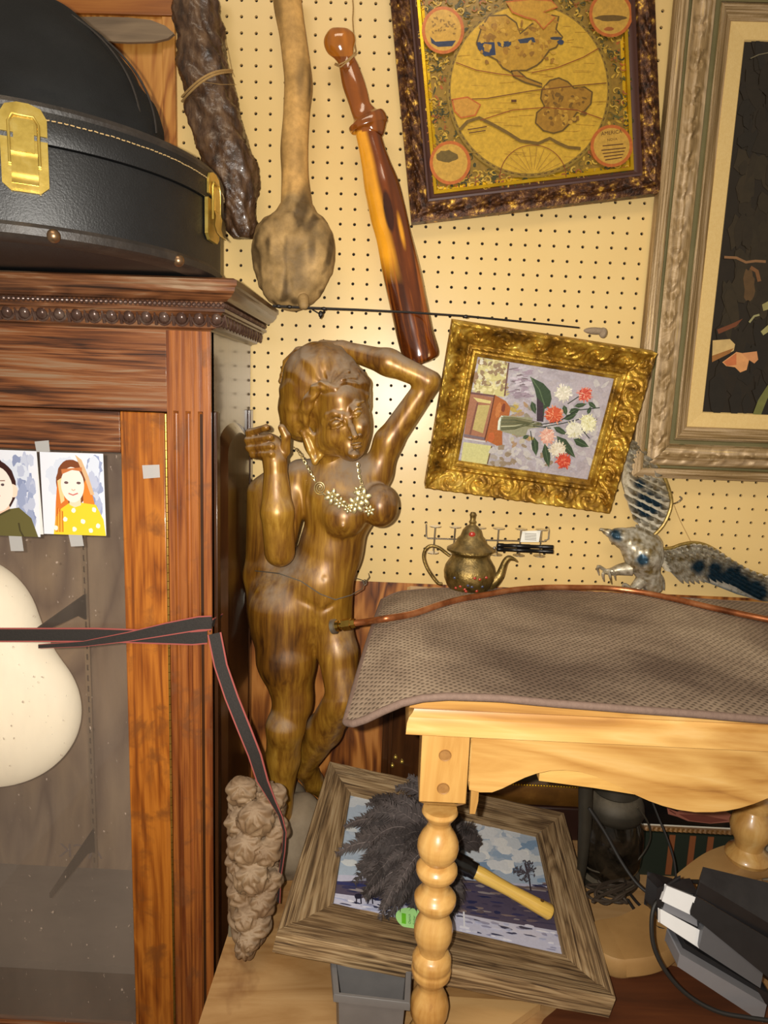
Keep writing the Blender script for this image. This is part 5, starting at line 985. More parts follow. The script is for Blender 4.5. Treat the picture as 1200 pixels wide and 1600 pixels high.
def leg(cx, cy):
    b = MB(); b.box(cx - hw, cx + hw, cy - hw, cy + hw, zb_ + .006, zm)
    # chamfered foot of the block
    A = [V3(cx + a_ * hw, cy + c_ * hw, zb_ + .006) for a_, c_ in ((-1, -1), (1, -1), (1, 1), (-1, 1))]; Bq = [V3(cx + a_ * (hw - .008), cy + c_ * (hw - .008), zb_ - .002) for a_, c_ in ((-1, -1), (1, -1), (1, 1), (-1, 1))]
    b.add(A + Bq, [(i, i + 4, (i + 1) % 4 + 4, (i + 1) % 4) for i in range(4)])
    lg = b.build('leg', M_tabz, tb, bevel=.0015)
    k = pxm(V3(cx, cy, -.90)); zt0 = atY(690, 1262, cy)[2]
    pr = [(26, 1262), (28, 1268), (24, 1274), (19, 1280), (17, 1286), (20, 1294), (27, 1304), (31.5, 1314), (32.5, 1323), (30, 1333), (24, 1341), (20, 1345), (27, 1348), (32, 1354), (32.5, 1360), (30, 1366), (24, 1370), (20, 1375), (19, 1381), (22, 1389), (28, 1394), (33, 1400), (33, 1406), (30, 1413), (23, 1418), (20, 1423), (24, 1431), (29, 1441), (31, 1451), (30, 1462), (26, 1472), (22, 1480), (21, 1485), (27, 1489), (31, 1495), (31.5, 1502), (30, 1508), (32, 1512), (31, 1520), (25, 1527), (20, 1533), (19, 1539), (23, 1548), (29, 1558), (31.5, 1569), (30, 1582), (25, 1592), (22, 1600), (27, 1604), (32, 1612), (30, 1622), (22, 1628), (18, 1640), (16, 1660), (18, 1668)]
    pp = []
    for i in range(len(pr) - 1):
        for j in range(3):
            f = j / 3; pp.append((pr[i][0] * (1 - f) + pr[i + 1][0] * f, pr[i][1] * (1 - f) + pr[i + 1][1] * f))
    z_of = lambda y: atY(690 - (y - 1262) * .04, y, cy)[2]
    bb = MB(); bb.lathe([(r * k, max(z_of(y), ZP) - 0) for r, y in pp if z_of(y) > ZP] + [(16 * k, ZP)], 40, (cx, cy, 0)); attach(bb.build('turned_post', M_tabz, None, angle=60), lg)
    for zz_ in (atY(690, 1180, YA)[2], atY(690, 1232, YA)[2]):
        bb = MB(); bb.lathe([(.0001, .0), (.0062, .0002), (.0072, -.0006), (.0078, .0006)], 20, (cx, YA - .0004 if cy < -.3 else cy - hw - .0004, zz_), (0, 1, 0)); o_ = bb.build('wood_plug', mottled('plug_end_grain', [S(120, 78, 36), S(176, 128, 66)], (80, 80, 80), .6), None); attach(o_, lg)
    return lg
leg(cx0, cy0); leg(XT1 - (cx0 - XT0), cy0)
b = MB(); xk = atY(741, 1250, cy0 + hw)[0]; b.prism([V3(xk - .006, cy0 + .02, zm), V3(xk + .004, cy0 + .02, zm), V3(xk + .004, cy0 + .02, atY(741, 1252, cy0 + .02)[2]), V3(xk + .001, cy0 + .02, atY(741, 1272, cy0 + .02)[2]), V3(xk - .006, cy0 + .02, atY(741, 1272, cy0 + .02)[2])], (0, .012, 0)); b.build('corner_bracket', M_tabz, tb)

# mat over the table
fr_ = [(540, 1126, -.515), (552, 1128, -.528), (572, 1121, -.535), (598, 1108, -.540), (628, 1095, -.545), (660, 1087, -.547), (700, 1084, -.548), (780, 1087, -.550), (880, 1096, -.550), (980, 1104, -.550), (1090, 1112, -.550), (1200, 1121, -.550), (1330, 1130, -.55)]
bkx = [(598, 929), (612, 926), (632, 923), (655, 921), (680, 920), (705, 919), (735, 919), (800, 920), (880, 923), (960, 927), (1060, 933), (1190, 942), (1330, 950)]
FP = [atY(*p) for p in fr_]; zt_ = ZT_ + .009
BP = [atZ(x, y, zt_) for x, y in bkx]
def matf(u, v, dz=0):
    q = u * (len(FP) - 1); i = min(int(q), len(FP) - 2); f = q - i; a_ = FP[i] * (1 - f) + FP[i + 1] * f; b_ = BP[i] * (1 - f) + BP[i + 1] * f
    p = a_ * (1 - v) + b_ * v; zf = a_[2]; w_ = (1 - v) ** 3; fl2 = zt_ - max(0, (XT0 - .012 - p[0])) ** 1.4 * 1.1
    p[2] = zf * w_ + fl2 * (1 - w_) + .0012 * mnoise.noise((p[0] * 9, p[1] * 9, 3)); p[2] += dz; return p
m, nt, pb = base('woven_brown_mat', .85, 0, .3)
nz = noise(nt, coords(nt, 'obj', (3, 3, 3)), 1, 5, .6, .4); cc_ = ramp(nt, nz, [S(104, 86, 72), S(150, 130, 110), S(180, 160, 136)], [.36, .5, .62])
tc = nt.nodes.new('ShaderNodeTexCoord'); mp_ = nd(nt, 'ShaderNodeMapping'); mp_.inputs['Scale'].default_value = (135, 135, 135); mp_.inputs['Rotation'].default_value = (0, 0, .78); nt.links.new(tc.outputs['Object'], mp_.inputs[0])
vo = nd(nt, 'ShaderNodeTexVoronoi'); vo.inputs['Scale'].default_value = 1; vo.inputs['Randomness'].default_value = .25; vo.voronoi_dimensions = '2D'; nt.links.new(mp_.outputs[0], vo.inputs[0])
dots = ramp(nt, vo.outputs['Distance'], [(.22, .2, .18), (1, 1, 1)], [.16, .38]); cc_ = mixc(nt, .8, cc_, dots, 'MULTIPLY')
nt.links.new(cc_, pb.inputs['Base Color']); bump(nt, pb, vo.outputs['Distance'], .6, .0015); M_mat = m
mt_ = thing('floor_mat', FP[3], 'brown woven mat with a bound edge draped over the wooden table', 'mat')
b = MB(); b.grid(lambda u, v: matf(u, v), 90, 40); b.grid(lambda u, v: matf(u, v, -.006), 90, 40); b.build('woven_sheet', M_mat, mt_, angle=80)
b = MB(); b.tube([matf(0, v, -.003) for v in np.linspace(1, 0, 30)] + [matf(u, 0, -.003) for u in np.linspace(.01, 1, 80)], .0042, 10, sq=(1.1, 1)); b.tube([matf(u, 1, -.003) for u in np.linspace(0, 1, 40)], .004, 8); b.build('binding', mottled('brown_binding', [S(92, 72, 62), S(128, 104, 90)], (200, 200, 200), .8, 0, .3, 500), mt_)

# copper tube with a brass fitting
M_cu = mottled('copper', [S(112, 62, 34), S(172, 104, 62), S(208, 144, 98)], (24, 24, 24), .3, .7, .05, pos=[.3, .5, .7])
M_bs = mottled('brass_fitting', [S(150, 112, 40), S(222, 190, 100)], (60, 60, 60), .25, 1, .05)
cp = [(527, 978, -.238), (552, 974, -.246), (575, 971, -.254), (600, 967, -.205), (645, 959, -.185), (690, 944, -.165), (720, 936, -.150), (760, 929, -.140), (800, 922, -.135), (850, 918, -.135), (900, 918, -.138), (950, 919, -.145), (1000, 925, -.150), (1050, 935, -.160), (1110, 949, -.175), (1170, 962, -.19), (1240, 976, -.20)]
t_ = thing('copper_tube', atY(*cp[6]), 'bent copper tube with a brass fitting lying across the mat from the statue', 'pipe')
P = np.array([atY(*p) if p[0] < 590 else atZ(p[0], p[1], zt_ + .0062) if p[0] < 1201 else atZ(p[0], p[1], zt_ + .0062) for p in cp]); 
def cr3(P, m=8):
    out = []
    for i in range(len(P) - 1):
        p0, p1, p2, p3 = P[max(i - 1, 0)], P[i], P[i + 1], P[min(i + 2, len(P) - 1)]
        for j in range(m): f = j / m; out.append(.5 * (2 * p1 + (p2 - p0) * f + (2 * p0 - 5 * p1 + 4 * p2 - p3) * f * f + (3 * p1 - p0 - 3 * p2 + p3) * f ** 3))
    return out + [P[-1]]
b = MB(); b.tube(cr3(P[1:]), .0052, 14); b.build('tube', M_cu, t_)
ax_ = unit(P[1] - P[0]); b = MB(); b.lathe([(.0055, 0), (.009, .001), (.009, .008), (.0065, .009), (.0065, .013)], 12, P[0] - ax_ * .004, ax_); b.lathe([(.0095, 0), (.0095, .014), (.0075, .015), (.0072, .022)], 6, P[0] + ax_ * .010, ax_); b.build('brass_fitting', M_bs, t_, angle=25)
b = MB(); b.lathe([(.012, -.003), (.012, .003), (.006, .006)], 14, P[0] - ax_ * .006, ax_); b.build('flange', plain('dull_steel', S(150, 140, 124), .4, .8), t_)

# ------------------------------------------------------------ brass teapot on the mat
YT = -.075; tx = atY(733, 900, YT)[0]; kT = pxm(atY(733, 900, YT)); zT = lambda y: atY(733, y, YT)[2]
M_tp = mottled('engraved_brass', [S(66, 54, 26), S(128, 104, 54), S(176, 148, 88)], (50, 50, 50), .36, .75, .5, 260, dust=.35, dcol=S(150, 134, 100), pos=[.3, .5, .7])
tp = thing('brass_teapot', (tx, YT, zt_), 'small engraved brass teapot with red inlays and a tall lid, on the mat', 'teapot')
b = MB(); b.lathe([(8 * kT, zT(930)), (22 * kT, zT(931)), (26 * kT, zT(925)), (34 * kT, zT(915)), (39 * kT, zT(903)), (40 * kT, zT(893)), (38 * kT, zT(884)), (33 * kT, zT(876)), (29 * kT, zT(870)), (29 * kT, zT(866)), (33 * kT, zT(862))], 40, (tx, YT, 0)); b.build('pot_body', M_tp, tp)
b = MB(); b.lathe([(33 * kT, zT(862)), (37 * kT, zT(860)), (37 * kT, zT(857)), (30 * kT, zT(853)), (24 * kT, zT(848)), (22 * kT, zT(842)), (17 * kT, zT(837)), (14 * kT, zT(828)), (9 * kT, zT(822)), (5 * kT, zT(820))], 32, (tx, YT, 0)); ld = b.build('lid', M_tp, tp)
b = MB(); b.lathe([(6 * kT, zT(822)), (4 * kT, zT(818)), (5.5 * kT, zT(815)), (3.5 * kT, zT(812)), (4 * kT, zT(807)), (5 * kT, zT(804)), (3 * kT, zT(800))], 16, (tx, YT, 0)); attach(b.build('finial', M_tp, None), ld)
hp = [(702, 868), (694, 862), (684, 855), (672, 853), (664, 860), (662, 872), (667, 887), (675, 900), (684, 911), (690, 912)]
b = MB(); b.tube(cr3(np.array([atY(x, y, YT) for x, y in hp]), 5), .0030, 10); b.build('handle', M_tp, tp)
sp = [(758, 914, 12), (770, 910, 9.5), (780, 900, 7), (785, 888, 5.5), (789, 878, 4.8), (795, 872, 4.5), (803, 874, 2.5), (808, 878, 1.2)]
P = cr3(np.array([[*atY(x, y, YT), r * kT] for x, y, r in sp]), 4); b = MB(); b.tube([p[:3] for p in P], [p[3] for p in P], 14, up=(0, 1, 0)); b.build('spout', M_tp, tp)
M_red = plain('red_enamel', S(170, 50, 34), .25, 0, .6, .5); M_bl = plain('blue_enamel', S(60, 64, 90), .25, 0, .6, .5)
b = MB(); b2 = MB()
for i, (px_, py_) in enumerate(((708, 896), (717, 908), (724, 912), (734, 907), (726, 915), (742, 914), (750, 907), (755, 893), (737, 893), (728, 905), (711, 912), (745, 895))):
    r0 = np.interp(py_, [876, 884, 893, 903, 915], [33, 38, 40, 39, 34]) * kT; X = (px_ - 733) * kT; yy = YT - math.sqrt(max(r0 * r0 - X * X, 0)); (b if i % 3 else b2).ball((tx + X, yy, zT(py_)), (.0028, .0014, .0024), 8, 6)
b.build('red_inlay', M_red, tp); b = MB(); b.ball((tx - .001, YT - 15 * kT, zT(832)), (.006, .003, .005), 8, 6); attach(b.build('red_inlay', M_red, None), ld); b2.build('blue_inlay', M_bl, tp)
for dx in (-22, 12, 22): b = MB(); b.tube([V3(tx + dx * kT, YT - (12 if dx > 0 else 4) * kT, zT(920)), V3(tx + dx * 1.1 * kT, YT - (15 if dx > 0 else 4) * kT, zt_ + .001)], [.0035, .0022], 8); b.build('foot', M_tp, tp)

# wire rack on the pegboard
M_cr = plain('chromed_wire', S(206, 200, 186), .2, .9); rk = thing('wire_rack', atY(760, 845, -.02), 'chromed wire tool rack hooked into the pegboard above the teapot', 'rack')
b = MB(); Yk = -.022
b.tube([atY(x, y, Y) for x, y, Y in ((666, 817, .0), (666, 820, -.012), (666, 838, Yk), (668, 841, Yk), (760, 844, Yk), (850, 846, Yk), (857, 842, Yk), (858, 828, -.012), (857, 824, 0))], .0016, 8); b.build('rail', M_cr, rk)
for x0 in (680, 711, 750, 779, 814, 846):
    b = MB(); yy = 823 + (x0 - 680) * .03; b.tube([atY(x0, yy, -.045), atY(x0 - 3, yy + 38, -.045)], .0013, 7); c_ = atY(x0, yy, -.045); b.lathe([(.0001, 0), (.0105, 0), (.0105, .0012), (.0001, .0012)], 20, c_); c_ = atY(x0 - 4, yy + 41, -.045); b.lathe([(.0001, 0), (.0105, 0), (.0105, .0012), (.0001, .0012)], 20, c_); b.build('hook', M_cr, rk)
b = MB(); b.prism([atY(x, y, -.048) for x, y in ((816, 830), (845, 829), (842, 847), (813, 847))], (0, .0005, 0)); 
for i in range(5): b.prism([atY(x, y, -.0483) for x, y in ((820, 833 + 2.4 * i), (838, 834 + 2.4 * i), (838, 834.8 + 2.4 * i), (820, 833.8 + 2.4 * i))], (0, .0002, 0), 1)
b.build('price_tag', [plain('tag_paper', S(232, 228, 216), .7), plain('tag_ink', S(120, 112, 104), .7)], rk)
M_bk = mottled('black_steel_tool', [S(14, 13, 12), S(40, 38, 36)], (40, 40, 40), .3, .6, .1)
for k, (ya, yb, lab) in enumerate(((854, 857, 'black steel tube lying on the wire rack, the upper one of two'), (860, 864, 'black steel tube lying on the wire rack, the lower one of two'))):
    a_, b_ = atY(776, ya - 2, -.062), atY(864, yb - 2, -.062); ax_ = unit(b_ - a_); L = np.linalg.norm(b_ - a_); b = MB(); b.lathe([(.0028, 0), (.0042, .002), (.0042, .012), (.0034, .013), (.0034, .036), (.0040, .037), (.0040, .060), (.0034, .061), (.0034, L - .02), (.0040, L - .019), (.0040, L)], 14, a_, ax_)
    o_ = b.build('steel_tube', M_bk); tag(o_, lab, 'tool', 'black tubes on the wire rack')
b = MB(); b.tube([atY(758, 856, -.058), atY(773, 857, -.058), atY(776, 852, -.058), atY(800, 850, -.058), atY(820, 851, -.056)], .0011, 6); b.ball(atY(772, 857, -.06), (.003, .003, .004), 8, 6); b.build('spring_arm', M_cr, rk)
# ------------------------------------------------------------ cast metal bird on the pegboard
m, nt, pb = base('painted_cast_metal', .38, .45, .5); vc = nd(nt, 'ShaderNodeVertexColor', layer_name='col')
n0 = noise(nt, coords(nt, 'obj', (1, 1, 1)), 120, 5, .7); c0 = mixc(nt, .75, vc.outputs[0], ramp(nt, n0, [(.5, .46, .36), (1, 1, 1), (1.2, 1.2, 1.2)], [.36, .5, .68]), 'MULTIPLY'); nt.links.new(c0, pb.inputs['Base Color']); bump(nt, pb, n0, .35, .0012); M_bird = m
def c_bird(p):
    x, y = proj_px(p); blue = 0
    for bx, by, r in ((1012, 788, 24), (1000, 757, 9), (963, 836, 11), (1004, 876, 11), (1092, 885, 13), (1117, 890, 14), (1118, 905, 16), (1142, 905, 24), (1160, 918, 24), (1180, 926, 22)): blue = max(blue, 1.25 - math.hypot(x - bx, y - by) / r)
    blue = min(1, max(0, blue * 1.6 + .5 * mnoise.noise(p * 90))) if blue > 0 else 0
    q = mnoise.noise(p * 150) * .5 + mnoise.noise(p * 60) * .5
    br = np.array(S(124, 104, 60)); wh = np.array(S(206, 200, 184)); k = min(1, max(0, .5 + 1.1 * q)) 
    c = br * (1 - k) + wh * k; return np.clip(c * (1 - blue) + np.array(S(20, 52, 70)) * blue, 0, 1)
bird = thing('metal_bird_plaque', atY(1015, 900, -.02), 'cast metal bird plaque with spread wings, silvery with blue patches, on the pegboard', 'wall plaque')
YB = -.022
def feather(b, x0, y0, x1, y1, w_, Y, th=.0042):
    a_, c_ = atY(x0, y0, Y), atY(x1, y1, Y - .0015); d_ = c_ - a_; L = np.linalg.norm(d_); t = d_ / L; s_ = unit(np.cross(t, (0, 1, 0))); n_ = V3(0, -1, 0); k = pxm(a_); vs = []; N = 9
    for i in range(N):
        f = i / (N - 1); ww = w_ * k * (math.sin(PI * min(1, (f * .86 + .12))) ** .6); p = a_ + d_ * f + s_ * .003 * math.sin(f * 3) 
        for j, (g, h_) in enumerate(((-1, 0), (-.6, .7), (0, 1), (.6, .7), (1, 0))): vs.append(p + s_ * ww * g + n_ * th * h_)
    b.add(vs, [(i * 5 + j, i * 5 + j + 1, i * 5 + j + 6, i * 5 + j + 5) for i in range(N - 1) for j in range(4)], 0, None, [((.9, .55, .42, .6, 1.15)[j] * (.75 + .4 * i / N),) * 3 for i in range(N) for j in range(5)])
# body
prs = [ell(968, 838, -.034, 17, 13, .014, .006), cone((950, 832, -.034, 6), (938, 827, -.034, 2.5), .004), cone((975, 842, -.034, 14), (1005, 868, -.034, 26), .01), ell(1006, 868, -.036, 30, 28, .018, .008), cone((1005, 875, -.034, 24), (1020, 915, -.030, 14), .008), cone((990, 835, -.030, 12), (1020, 850, -.028, 14), .01), cut(963, 835, -.049, 4, 3.5, .004, .002)]
sculpt_obj('body', prs, .0022, M_bird, bird, lambda v: .0018 * np.abs(vnoise(v * np.array([1, 1, .6]), 150, 4)) + .001 * vnoise(v, 60, 1), lambda v: np.array([c_bird(p) for p in v]))
def base_plate(b, pts, Y, th=.006): b.prism([atY(x, y, Y) for x, y in pts], (0, th, 0))
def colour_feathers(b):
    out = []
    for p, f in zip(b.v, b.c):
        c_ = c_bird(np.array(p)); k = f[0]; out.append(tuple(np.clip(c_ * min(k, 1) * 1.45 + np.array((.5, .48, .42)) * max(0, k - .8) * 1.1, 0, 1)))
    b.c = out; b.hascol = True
# raised left wing (partly behind the frames)
b = MB(); lead = [(1022, 836), (1035, 822), (1044, 805), (1049, 785), (1045, 765), (1036, 742), (1024, 722), (1010, 705), (998, 694)]
base_plate(b, lead + [(982, 700), (974, 728), (972, 752), (978, 775), (986, 800), (1002, 826)], YB)
rr = random.Random(8)
for row in range(5):
    for i in range(14):
        f = i / 13; q = f * (len(lead) - 1); j = min(int(q), len(lead) - 2); g = q - j; lx, ly = lead[j][0] * (1 - g) + lead[j + 1][0] * g, lead[j][1] * (1 - g) + lead[j + 1][1] * g
        s0 = row * .2 * (62 - 20 * f); x0 = lx - s0 * .95 - 3; y0 = ly - s0 * .45 - 1; L = 16 + 3 * row; feather(b, x0, y0, x0 - L * .75, y0 - L * (.55 - .1 * f), 4.2, YB - .001 - .0012 * (5 - row)) if x0 - L * .7 > 966 + max(0, (ly - 800)) * .6 else None
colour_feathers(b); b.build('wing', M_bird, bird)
b = MB(); P = cr3(np.array([atY(x, y, YB - .003) for x, y in lead]), 5); b.tube(P, .0034, 8); colour_verts(b, lambda p: S(150, 124, 62)); b.build('wing_edge', M_bird, bird)
# right wing
lead = [(1034, 858), (1050, 856), (1064, 851), (1082, 848), (1100, 851), (1118, 860), (1138, 874), (1158, 886), (1180, 896), (1204, 902), (1240, 908)]
b = MB(); base_plate(b, lead + [(1250, 946), (1186, 938), (1150, 928), (1110, 912), (1070, 900), (1040, 892), (1028, 876)], YB)
for row in range(6):
    for i in range(22):
        f = i / 21; q = f * (len(lead) - 1); j = min(int(q), len(lead) - 2); g = q - j; lx, ly = lead[j][0] * (1 - g) + lead[j + 1][0] * g, lead[j][1] * (1 - g) + lead[j + 1][1] * g
        hgt = 36 + 12 * math.sin(PI * f) - 8 * (f > .8); y0 = ly + 3 + row / 6 * hgt; x0 = lx + row * 3; L = 11 + 3.4 * row + 14 * f * (row > 3); feather(b, x0, y0, x0 + L * (.62 + .4 * f), y0 + L * (.72 - .35 * f), 3.6 + .2 * row, YB - .001 - .0011 * (6 - row))
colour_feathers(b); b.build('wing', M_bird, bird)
b = MB(); b.tube(cr3(np.array([atY(x, y, YB - .003) for x, y in lead]), 5), .0034, 8); colour_verts(b, lambda p: S(150, 124, 62)); b.build('wing_edge', M_bird, bird)
b = MB()
for i in range(9): feather(b, 1004 + i * 3, 890 + abs(i - 4), 1000 + i * 4.6, 925 - abs(i - 5), 3.4, YB - .006)
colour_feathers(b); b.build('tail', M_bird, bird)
for k, pts in enumerate((((985, 888), (968, 890), (956, 893), (944, 893)), ((1005, 905), (998, 912), (990, 918), (984, 921)))):
    b = MB(); P = np.array([atY(x, y, -.036) for x, y in pts]); b.tube(cr3(P, 4), [.011 * (1 - i / 13) + .0035 for i in range(13)], 10)
    x, y = pts[-1]
    for (dx, dy, ex, ey) in ((-10, -8, -8, 6), (-2, 4, 0, 16), (8, 4, 12, 20), (14, 0, 18, 14)): b.tube(cr3(np.array([atY(x + 4, y, -.036), atY(x + dx, y + dy, -.044), atY(x + ex, y + ey, -.040)]), 4), [.0035] * 4 + [.003, .0026, .002, .0014, .0008], 7)
    colour_verts(b, c_bird); b.build('leg', M_bird, bird)
t_ = thing('pegboard_hook', atY(1056, 783, -.012), 'small steel pegboard hook with a loose string, beside the raised wing of the bird', 'hook')
b = MB(); b.tube(cr3(np.array([atY(1048, 787, -.002), atY(1053, 787, -.016), atY(1060, 784, -.028), atY(1065, 779, -.034), atY(1062, 776, -.036)]), 4), .0016, 7); b.build('hook_wire', M_cr, t_)
b = MB(); b.tube(cr3(np.array([atY(1053, 789, -.020), atY(1062, 812, -.018), atY(1072, 832, -.016), atY(1080, 848, -.02)]), 4), .0005, 5); b.build('string', M_tw, t_)

# ------------------------------------------------------------ barn-wood picture lying under the table
OQ = quad([(515, 1192), (880, 1272), (960, 1560), (435, 1455)], -.1, 1.04); IQ = quad([(548, 1240), (838, 1305), (880, 1492), (521, 1412)], -.1, 1.0)
nb = unit(np.cross(IQ[3] - IQ[0], IQ[1] - IQ[0])); nb = nb if nb[2] > 0 else -nb
M_barn = wood('weathered_barn_wood', [S(62, 44, 26), S(122, 96, 64), S(162, 134, 96), S(182, 158, 122)], 'uv', .75, 0, 700, 7, .8, [.34, .46, .56, .68])
bf = thing('barn_wood_picture', IQ[3], 'winter landscape photograph in a wide weathered barn-wood frame, lying under the table', 'framed picture')
L4 = lambda t, h: [(1 - t) * A_ + t * B_ + nb * h for A_, B_ in zip(OQ, IQ)]
lo_ = [[p - nb * .034 for p in L4(-.03, 0)], L4(-.02, 0), L4(.0, .003), L4(.26, .003), L4(.30, -.001), L4(.93, .0), L4(.97, .002), L4(1, 0), [p - nb * .005 for p in IQ]]
def carve_barn(sd, s, k): return .0012 * mnoise.noise((s * 20, k * 5, sd)) + .0007 * mnoise.noise((s * 30, k * 22, sd)) if k > .5 else .0015 * mnoise.noise((s * 20, k * 5, sd))
b = frame_mesh(lo_, [3, 1, 5, 1, 8, 1, 2, 1], carve_barn, .006, n=nb)
b.uv = [(u_[0], u_[1] * 1.0) for u_ in b.uv]; b.build('frame', M_barn, bf, angle=50)
icn = sum(IQ) / 4; b = MB(); b.prism([icn + (p - icn) * 1.12 - nb * .012 for p in IQ], -nb * .003); b.build('backing_board', plain('brown_hardboard', S(90, 64, 40), .8), bf)
a = ArtPx(IQ[0] - nb * .0045, nb); rr = random.Random(21)
pq = [(543, 1236), (843, 1302), (886, 1496), (516, 1414)]
a.poly([(538, 1228), (852, 1296), (896, 1508), (506, 1424)], S(176, 190, 206)); a.poly([(512, 1380), (520, 1376), (866, 1392), (896, 1508), (506, 1424)], S(190, 190, 212), True); hz = lambda x: 1368 + (x - 540) * .055
def inq(x, y, mgn=20):
    for i in range(4):
        (x0, y0), (x1, y1) = pq[i], pq[(i + 1) % 4]
        if (x1 - x0) * (y - y0) - (y1 - y0) * (x - x0) < mgn * math.hypot(x1 - x0, y1 - y0): return False
    return True
for i in range(150):
    x, y = rr.uniform(540, 860), rr.uniform(1240, 1390)
    if y < hz(x) - 8 and inq(x, y, 5): a.blob(x, y, rr.uniform(8, 18), rr.uniform(3, 8), S(*rr.choice([(136, 162, 190), (160, 180, 202), (190, 200, 212), (204, 210, 216), (214, 218, 220), (180, 194, 210)])), rr.uniform(-.2, .5), .25, 14, keep=i % 3 > 0)
for cx_, cy_, r_ in ((760, 1296, 24), (790, 1320, 26), (812, 1338, 18), (745, 1330, 26), (780, 1350, 24), (800, 1300, 14), (740, 1290, 16)):
    for i in range(8): x, y = cx_ + rr.uniform(-.6, .6) * r_, cy_ + rr.uniform(-.4, .4) * r_; inq(x, y, r_ * .45) and a.blob(x, y, r_ * .45, r_ * .3, S(*rr.choice([(228, 230, 232), (212, 218, 224), (238, 238, 236)])), .2, .2, 14, keep=i > 0)
a.poly([(524, hz(524)), (700, hz(700) - 2), (856, hz(856) - 2), (868, 1412), (876, 1450), (884, 1488), (880, 1492), (519, 1411)], S(196, 196, 216))
a.poly([(524, 1378), (600, 1376), (720, 1374), (800, 1384), (858, 1390), (868, 1434), (876, 1456), (780, 1440), (640, 1412), (521, 1396)], S(84, 76, 96))
for i in range(200):
    x, y = rr.uniform(525, 874), rr.uniform(1378, 1450)
    if inq(x, y, 4) and y < 1400 + (x - 524) * .15: a.blob(x, y, rr.uniform(4, 16), rr.uniform(.8, 2.6), S(*rr.choice([(70, 64, 86), (112, 98, 104), (134, 116, 112), (58, 58, 92), (150, 140, 140), (96, 84, 90), (46, 50, 84)])), .12, .25, 10, keep=i % 3 > 0)
a.line([(690, 1378), (760, 1380), (858, 1392)], 1.2, S(120, 104, 100)); a.line([(524, 1380), (560, 1384), (640, 1392)], 2.5, S(56, 60, 106))
for i in range(90):
    x = rr.uniform(522, 876); y = rr.uniform(1402 + (x - 524) * .15, 1412 + (x - 519) * .22)
    if inq(x, y, 4): a.blob(x, y, rr.uniform(4, 12), rr.uniform(.8, 2.2), S(*rr.choice([(226, 226, 238), (170, 176, 206), (60, 62, 88), (206, 206, 224), (150, 150, 176)])), .2, .3, 9, keep=i % 3 > 0)
for x_ in (560, 578, 600, 618, 640): a.blob(x_, 1402, 6, 4, S(40, 38, 54), 0, .3, 8); a.line([(x_ - 3, 1402), (x_ - 4, 1414)], 1, S(40, 38, 54)); a.line([(x_ + 3, 1402), (x_ + 4, 1414)], 1, S(40, 38, 54))
a.line([(724, 1426), (725, 1450)], 1.3, S(226, 226, 232)); a.line([(829, 1394), (826, 1372), (820, 1350)], 1.2, S(60, 52, 60))
for i in range(46):
    t = rr.uniform(0, 6.28); r_ = rr.uniform(.3, 1); x, y = 820 + 19 * r_ * math.cos(t), 1362 + 17 * r_ * math.sin(t)
    inq(x, y, 3) and (a.line([(822, 1366), (x, y)], .35, S(84, 76, 84)), a.blob(x, y, 3, 1.2, S(84, 80, 86), rr.uniform(0, 3), .4, 8))
a.done('print', painted('glossy_photo_print', .2, 0, .12, 200, .5, .2, 0), bf)

# feather duster resting on the picture
m, nt, pb = base('ostrich_feather', .75, 0, .3); vc = nd(nt, 'ShaderNodeVertexColor', layer_name='col'); nt.links.new(vc.outputs[0], pb.inputs['Base Color']); M_fe = m
du = thing('feather_duster', hit(700, 1345, IQ[0] + nb * .02, nb), 'dark grey ostrich feather duster with a yellow handle, lying on the winter picture', 'duster')
H0, H1 = hit(700, 1338, IQ[0] + nb * .045, nb), hit(862, 1427, IQ[0] + nb * .016, nb); hx = unit(H1 - H0)
Hc = lambda x: H0 + hx * ((hit(x, 1345 + (x - 712) * .55, IQ[0] + nb * .03, nb) - H0) @ hx)
b = MB(); La = np.linalg.norm(H1 - H0); kk = pxm(H1)
x1_ = float((hit(741, 1360, IQ[0] + nb * .03, nb) - H0) @ hx)
b.lathe([(11 * kk, 0), (14.5 * kk, .004), (14.5 * kk, x1_ - .012), (13 * kk, x1_ - .010), (13 * kk, x1_)], 24, H0, hx); b.build('collar', plain('black_plastic', S(18, 17, 16), .25, 0, .6, .3), du)
b = MB(); b.lathe([(10.5 * kk, x1_), (11.5 * kk, x1_ + .01), (10 * kk, x1_ + .04), (9.6 * kk, La * .6), (11 * kk, La * .85), (12 * kk, La - .004), (9 * kk, La), (.001, La)], 24, H0, hx); b.build('handle', wood('bamboo_yellow', [S(206, 160, 62), S(232, 190, 92), S(240, 204, 116)], 'uv', .35, .3, 30, 8, .03), du)
b = MB(); b.lathe([(.0001, 0), (.0028, 0), (.0032, .0008)], 12, H1 - hx * .02 + nb * 12.0 * kk, nb); b.build('hole', plain('hole_rim', S(96, 66, 30), .6), du)
b = MB(); fc = hit(640, 1300, IQ[0] + nb * .04, nb); rr = random.Random(31); side0 = unit(np.cross(hx, nb))
root = H0 - hx * .01
